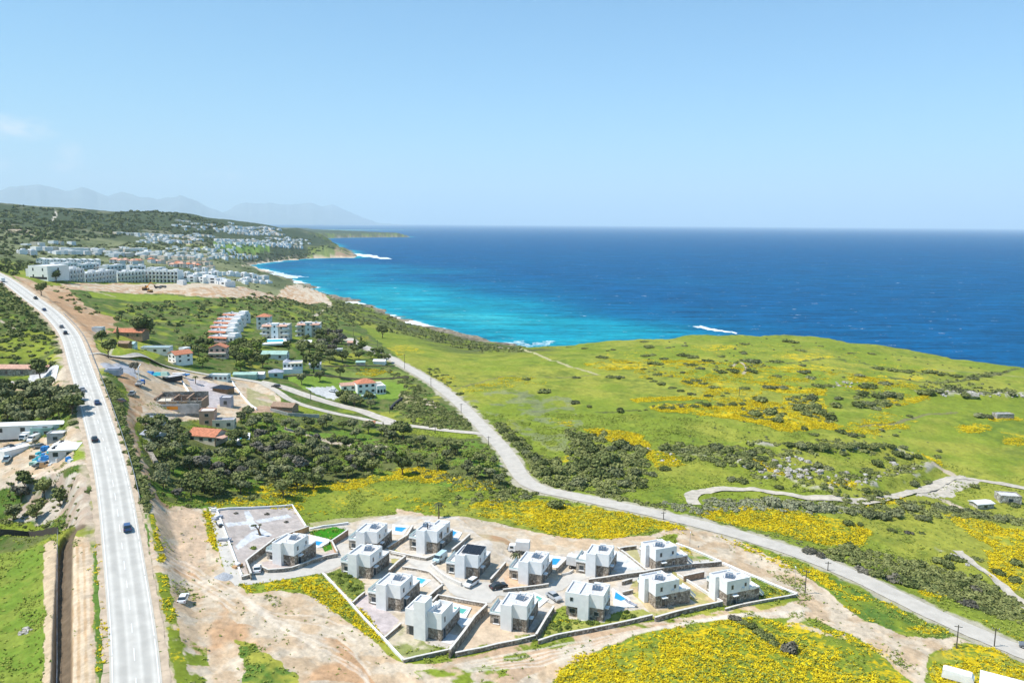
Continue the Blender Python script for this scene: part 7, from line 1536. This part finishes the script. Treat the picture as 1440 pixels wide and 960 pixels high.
# ---- uncountable scrub: merged low clumps
SV = []; SF = []; ST_ = []; sk = 0
LOWN = [crown_np(500+i, lobes_dome(500+i, 4, .5, .5), 110, .15, shell=.7) for i in range(5)]; TINY = [crown_np(600+i, lobes_dome(600+i, 2, .5, .4), 26, .3, shell=.7) for i in range(4)]
def scrub_mass(zones, name, key):
    V1 = []; F1 = []; T1 = []; k = 0; cnt = 0
    for (poly, n, s0, s1, mind) in zones:
        for (x, y, z) in scatter(poly, n, RT, mind):
            if z < .8: continue
            r = math.hypot(x, y); src = (LOWN if r < 520 else TINY)[RT.randint(4)]; s_ = s0+(s1-s0)*RT.rand()**1.5; a = RT.rand()*6.28; c_, n_ = math.cos(a), math.sin(a)
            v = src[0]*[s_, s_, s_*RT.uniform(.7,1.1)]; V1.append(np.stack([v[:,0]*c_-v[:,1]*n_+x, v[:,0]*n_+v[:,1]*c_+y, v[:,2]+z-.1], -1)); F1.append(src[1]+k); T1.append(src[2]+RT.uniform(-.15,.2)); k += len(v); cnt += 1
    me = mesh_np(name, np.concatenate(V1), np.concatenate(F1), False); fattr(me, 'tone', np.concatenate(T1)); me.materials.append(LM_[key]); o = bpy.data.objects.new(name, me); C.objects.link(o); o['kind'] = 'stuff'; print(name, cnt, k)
scrub_mass([
 ([(0,395),(40,412),(80,445),(88,500),(75,512),(0,512)], 170, 1.4, 3.4, 2.5), ([(-150,395),(0,395),(0,512),(-150,540)], 60, 1.5, 3.5, 3),
 ([(0,545),(100,548),(115,600),(0,600)], 90, 1.2, 2.8, 2), ([(137,527),(155,540),(172,570),(179,600),(188,635),(202,670),(214,700),(210,716),(198,706),(184,668),(170,625),(156,590),(144,560)], 260, .9, 2.1, 1.1), ([(178,655),(196,680),(212,712),(206,720),(190,700)], 30, .7, 1.5, 1),
 ([(190,425),(300,425),(440,430),(480,425),(520,455),(470,462),(400,452),(300,450),(260,470),(200,470),(150,448)], 560, 1.5, 3.8, 2.3), ([(250,470),(300,470),(300,500),(250,500)], 40, 1.5, 3, 2.5),
 ([(60,402),(100,402),(130,420),(150,445),(110,440)], 26, 1.3, 3.0, 4), ([(200,425),(330,421),(420,425),(420,432),(300,432),(190,432)], 70, 1.5, 4, 3),
 ([(300,500),(380,485),(480,480),(540,505),(560,525),(480,520),(400,520),(300,528)], 120, 1.0, 2.2, 2.5),
 ([(565,548),(600,560),(655,590),(668,606),(620,603),(580,596),(556,578)], 200, 1.2, 2.4, 1.3), ([(545,520),(575,530),(605,552),(600,560),(565,545)], 60, 1.2, 2.2, 1.3),
 ([(470,420),(520,432),(570,452),(620,468),(680,482),(730,492),(700,494),(640,486),(560,470),(500,455),(470,440)], 330, 1.3, 3.2, 2.0), ([(545,443),(600,464),(660,478),(735,489),(745,494),(690,496),(620,484),(550,462)], 260, 1.0, 2.8, 1.6), ([(570,455),(660,480),(720,490),(700,493),(640,486)], 90, .8, 2.2, 1.4), ([(730,490),(800,485),(850,482),(850,486),(730,494)], 30, .8, 1.6, 2),
 ([(210,640),(300,630),(470,615),(600,620),(700,640),(716,690),(650,690),(560,660),(480,680),(400,700),(290,712),(220,700)], 300, .8, 2.1, 1.6), ([(620,668),(700,672),(745,690),(735,700),(660,690)], 60, .9, 2.0, 1.5),
 ([(330,600),(560,615),(640,620),(640,634),(560,628),(470,618),(340,612)], 70, .9, 2.0, 2), ([(560,612),(690,625),(712,655),(640,650),(560,630)], 60, .9, 2.0, 2),
 ([(595,515),(620,520),(650,545),(640,552),(610,535)], 30, 1.0, 1.9, 1.5),
 ([(990,714),(1060,706),(1200,716),(1300,720),(1440,737),(1440,730),(1340,720),(1250,714),(1060,700),(1000,702)], 90, .8, 1.8, 1.3),
 ([(1130,780),(1200,790),(1300,830),(1440,880),(1440,850),(1350,800),(1230,775),(1150,772)], 200, .7, 2.0, 1.5),
 ([(0,672),(60,668),(118,664),(128,690),(100,742),(0,750)], 90, .6, 1.7, 1.2)], 'scrub', 'dark')
scrub_mass([([(-200,330),(-200,300),(0,290),(200,298),(300,312),(330,318),(300,330),(150,335),(0,343)], 1100, 5, 11, 7), ([(0,345),(60,343),(200,340),(300,333),(300,350),(200,365),(30,375),(0,385)], 420, 3, 6.5, 4), ([(200,365),(370,355),(370,400),(250,402),(200,385)], 150, 2.2, 4.5, 4), ([(160,345),(300,335),(430,335),(430,350),(330,360),(200,368)], 260, 3, 6, 5), ([(300,345),(440,348),(490,356),(440,360),(340,368)], 200, 3, 7, 5), ([(430,335),(480,340),(490,350),(430,350)], 80, 4, 8, 6), ([(0,360),(40,362),(60,385),(30,392),(0,388)], 60, 2.5, 5.5, 4),([(380,402),(440,404),(470,420),(430,402)], 30, 1.5, 3, 3)], 'far_scrub', 'dark')
scrub_mass([([(930,480),(1100,474),(1300,505),(1430,525),(1430,560),(1300,560),(1100,545),(900,530),(820,500)], 130, .6, 1.5, 2), ([(1000,560),(1200,600),(1300,600),(1320,650),(1250,690),(1050,690),(980,640),(960,600)], 120, .5, 1.2, 1.5), ([(740,700),(960,735),(1060,755),(1180,790),(1300,835),(1290,828),(1100,750),(900,708)], 60, .4, .9, 1)], 'meadow_scrub', 'olive')
scrub_mass([([(695,595),(708,595),(768,648),(770,657),(752,655),(705,612)], 60, 1.3, 2.4, 1.4), ([(745,650),(790,640),(815,610),(850,605),(850,640),(905,625),(915,660),(900,690),(850,700),(790,690),(750,672)], 200, 1.5, 3.2, 1.8), ([(795,600),(815,602),(850,640),(830,650),(800,625)], 36, 1.4, 2.6, 1.6),
 ([(925,622),(1040,625),(1060,640),(1040,655),(930,640)], 70, 1.4, 2.8, 2), ([(1040,628),(1160,618),(1240,622),(1250,640),(1180,640),(1080,645)], 80, 1.3, 2.8, 2), ([(1040,640),(1100,648),(1130,665),(1180,672),(1250,660),(1300,648),(1290,665),(1200,680),(1130,684),(1060,672)], 90, 1.2, 2.6, 2),
 ([(1105,560),(1130,556),(1170,580),(1178,595),(1150,592),(1115,575)], 50, 1.4, 2.8, 2.2), ([(1200,550),(1265,550),(1270,570),(1205,576)], 46, 1.4, 2.8, 2.4), ([(1280,545),(1360,540),(1430,548),(1430,556),(1285,556)], 50, 1.4, 2.8, 2.6), ([(1040,575),(1100,572),(1105,590),(1060,590)], 26, 1.3, 2.4, 2.4),
 ([(960,510),(1060,506),(1100,512),(1040,522),(960,520)], 30, 1.3, 2.5, 3), ([(910,570),(1060,562),(1062,569),(915,576)], 26, 1.1, 2.0, 2), ([(1230,545),(1320,535),(1420,520),(1425,524),(1320,542)], 30, 1.0, 2.2, 2.4),
 ([(1160,775),(1215,785),(1290,815),(1370,850),(1430,870),(1430,850),(1380,820),(1300,790),(1250,785),(1190,768)], 150, 1.2, 2.6, 1.8), ([(1190,700),(1300,706),(1360,716),(1440,730),(1440,738),(1350,728),(1260,722),(1180,716)], 90, 1.2, 2.4, 1.8), ([(1120,690),(1180,698),(1240,700),(1240,692),(1160,684)], 20, 1, 2, 2),
 ([(640,700),(720,695),(745,705),(700,712),(640,710)], 26, 1, 2, 1.6), ([(820,690),(880,700),(940,712),(930,716),(850,704)], 22, 1, 2, 1.4)], 'thicket_scrub', 'dark')
scrub_mass([([(990,702),(1080,702),(1180,712),(1240,716),(1200,724),(1060,718),(990,718)], 130, 1.0, 2.0, 1.3), ([(925,705),(975,712),(1000,724),(960,722)], 24, .9, 1.8, 1.3)], 'reed_bed', 'reed')
# ---- tufts: flowering clumps and grass clumps on the near fields
def tuft_np(seed, n=7, flat=.5):
    R = np.random.RandomState(seed); V_ = []; Q_ = []; T_ = []
    for i in range(n):
        a = R.rand()*6.28; d = .55*R.rand()**.5; c = np.array([math.cos(a)*d, math.sin(a)*d, .12+.3*R.rand()]); nr = np.array([R.normal()*.5, R.normal()*.5, 1.]); nr /= np.linalg.norm(nr)
        u = np.cross(nr, R.normal(size=3)); u /= np.linalg.norm(u); w = np.cross(nr, u); s_ = .10+.11*R.rand(); k = len(V_); V_ += [c-u*s_-w*s_, c+u*s_-w*s_*.8, c+u*s_*.9+w*s_, c-u*s_*.8+w*s_*.9]; Q_.append((k,k+1,k+2,k+3)); T_ += [.2+.5*R.rand()]*4
    return np.array(V_), np.array(Q_), np.array(T_)
TUFT = [tuft_np(i) for i in range(6)]
def tufts(name, prob, n_target, s0, s1, key, rmax=520, seed=3):
    R = np.random.RandomState(seed); m = (GR < rmax)&(GR > 60)&(np.abs(GT) < .72)
    ii = np.where(m.ravel())[0]; area = (GR.ravel()[ii])**1.0*np.gradient(RR)[ii % NR]; w = prob.ravel()[ii]*area; w = w/w.sum(); ch = R.choice(ii, n_target, p=w)
    x = GX.ravel()[ch]+R.normal(size=n_target)*.3; y = GY.ravel()[ch]+R.normal(size=n_target)*.3; z = hgrid(x, y); V1 = []; F1 = []; T1 = []; k = 0; a = R.rand(n_target)*6.28; s_ = s0+(s1-s0)*R.rand(n_target); tp = R.randint(6, size=n_target)
    for q in range(6):
        j = np.where(tp == q)[0]; v, f, t = TUFT[q]; c = np.cos(a[j])[:,None]; n_ = np.sin(a[j])[:,None]; S = s_[j][:,None]
        P = np.stack([(v[:,0]*c-v[:,1]*n_)*S+x[j][:,None], (v[:,0]*n_+v[:,1]*c)*S+y[j][:,None], v[:,2]*S+z[j][:,None]-.05], -1); V1.append(P.reshape(-1,3))
        F1.append((f[None]+(np.arange(len(j))*len(v))[:,None,None]).reshape(-1,4)+k); T1.append((t[None]+R.uniform(-.2,.2,(len(j),1))).ravel()); k += P.shape[0]*P.shape[1]
    me = mesh_np(name, np.concatenate(V1), np.concatenate(F1), False); fattr(me, 'tone', np.concatenate(T1)); me.materials.append(LM_[key]); o = bpy.data.objects.new(name, me); C.objects.link(o); o['kind'] = 'stuff'
LM_['yellow'] = leaf_mat('yellow_blossom', (.36,.29,.01), (.62,.47,.012), (.82,.66,.02)); LM_['weed'] = leaf_mat('weed_green', (.10,.14,.02), (.19,.24,.035), (.33,.36,.07))
fn_ = fbm(GX, GY, 5, 4, 301)*.6+fbm(GX, GY, 1.5, 2, 302)*.4; fn_ = fn_*.55+fbm(GX, GY, 13, 3, 305)*.45; pf = np.clip((FL-.25)*2.2, 0, 1)*sstep(.475, .55, fn_+(FL-.55)*.35)
greenness = np.clip((COL[...,1]-COL[...,0]*.95)*9, 0, 1)*(COL[...,2] < COL[...,1]*.6)*(D_TR > 3)*(D_TS > 2.5)*(D_SA > 2.6)*(D_SB > 3.6)
tufts('wildflowers', pf, 62000, .4, .95, 'yellow')
tufts('rough_grass', greenness*(D_MAIN > 8)*(D_COAST > 4)*(.15+sstep(.45, .62, fbm(GX, GY, 7, 4, 303))), 42000, .35, .95, 'weed', 360, 4)
edge = np.clip(1-np.abs(greenness-.3)*2, 0, 1)*0+((COL[...,0] > .38)&(COL[...,1] > .27))*sstep(.6, .72, fbm(GX, GY, 6, 4, 304))
tufts('dry_weeds', (.02+edge*sstep(.5,.6,fbm(GX, GY, 16, 3, 306)))*(COL[...,0] > .30)*(m_vill < .5)*(D_MAIN > 9)*(D_COAST > 5), 2600, .25, .75, 'weed', 330, 5)
# ---- loose rocks on the terraces
def rock_mesh(seed):
    R = np.random.RandomState(seed); m = MB(); n = 6; v = []; 
    for j in range(4):
        for i in range(n): a = 6.28*i/n; q = (.5,.55,.42,.12)[j]*(1+.25*R.normal()); v.append((math.cos(a)*q, math.sin(a)*q, (-.2,.1,.35,.48)[j]))
    f = [(j*n+i, j*n+(i+1) % n, (j+1)*n+(i+1) % n, (j+1)*n+i) for j in range(3) for i in range(n)]+[tuple(3*n+i for i in range(n))]
    me = m.add(v, f).mesh('rock'); me.materials.append(M['rubble']); return me
RK = [rock_mesh(i) for i in range(5)]
def rocks(poly, n, s0, s1, label, group, mind=.8):
    for (x, y, z) in scatter(poly, n, RT, mind):
        o = bpy.data.objects.new('rock', RK[RT.randint(5)]); C.objects.link(o); s_ = s0+(s1-s0)*RT.rand()**2; o.location = (x,y,z); o.scale = (s_, s_*RT.uniform(.7,1.2), s_*RT.uniform(.6,1)); o.rotation_euler = (0,0,RT.rand()*6)
        qx, qy = project(x, y, z); bx = [p_[0] for p_ in poly]; by = [p_[1] for p_ in poly]; fx = (qx[0]-min(bx))/(max(bx)-min(bx)); fy = (qy[0]-min(by))/(max(by)-min(by))
        lb = label+(', far', ', near')[min(1, int(fy*2))]+(' left', ' centre left', ' centre', ' centre right', ' right')[min(4, max(0, int(fx*5)))]+' part'; tagit(o, lb, 'rock', lb)
rocks([(1040,650),(1120,640),(1160,655),(1150,680),(1080,675)], 50, 1.0, 3.2, 'pale rock among the bushes of the left rocky terrace', 'rocks of the left terrace')
rocks([(1110,665),(1200,662),(1270,650),(1300,655),(1240,680),(1180,686),(1110,672)], 45, .8, 2.6, 'pale rock along the lower rocky terrace', 'rocks of the lower terrace')
rocks([(1310,548),(1360,550),(1440,552),(1440,562),(1320,558)], 30, 1.2, 3.4, 'pale rock in the outcrop at the right of the headland', 'outcrop rocks'); rocks([(1170,538),(1215,538),(1215,545),(1170,545)], 16, 1, 2.4, 'pale rock in the small outcrop below the cliff top', 'small outcrop rocks')
rocks([(910,628),(960,630),(950,650),(905,645)], 12, .8, 1.8, 'pale rock beside the flowers right of the thicket', 'rocks by the thicket')
rocks([(28,884),(46,884),(46,892),(28,892)], 9, .8, 1.5, 'white boulder in the heap on the left green field', 'boulder heap', .5)
rocks([(1330,776),(1350,780),(1365,800),(1345,795)], 12, .8, 1.8, 'pale rock by the little side track', 'side track rocks')
p = unproj(1365,557); o = bpy.data.objects.new('rock', RK[2]); C.objects.link(o); o.location = p; o.scale = (7,5,6.5); tagit(o, 'single big pale boulder in front of the dark bushes on the headland', 'rock')
# gravel heap and site bits on the long white strip
p = unproj(315,811); m = MB(); n = 10; v = [(0,0,1.3)]+[(math.cos(6.28*i/n)*2.6*(1+.1*math.sin(i*3)), math.sin(6.28*i/n)*2.0, -.2) for i in range(n)]; m.add(v, [(0,i+1,(i+1) % n+1) for i in range(n)]); o = m.build('gravel_heap', new_mat('blue_gravel', (.36,.37,.39), .95, noise=.2, nscale=3), None, smooth=True); o.location = p; tagit(o, 'cone of blue grey gravel at the estate entrance', 'gravel heap')
for k, (px, py, s_, m_, lab) in enumerate([(301,719,1.2,'white2','uppermost white block pile on the long concrete strip'),(306,729,1.6,'lilac','grey slab pile second from the top of the concrete strip'),(309,739,1.5,'black','black crate pile halfway up the concrete strip'),(316,760,1.6,'lilac','grey leaning panels on the lower concrete strip'),(334,797,1.2,'terrawall','brown timber pile at the bottom of the concrete strip')]):
    p = unproj(px, py); t = thing('material_pile', lab, 'building materials', (p[0],p[1],p[2]+.1), .2+k); MB().box(-s_,s_,-.6,.6,0,.5).build('stack', M[m_], t); MB().box(-s_*.6,s_*.4,-.4,.5,.5,.85).build('top_pieces', M['white2'], t)
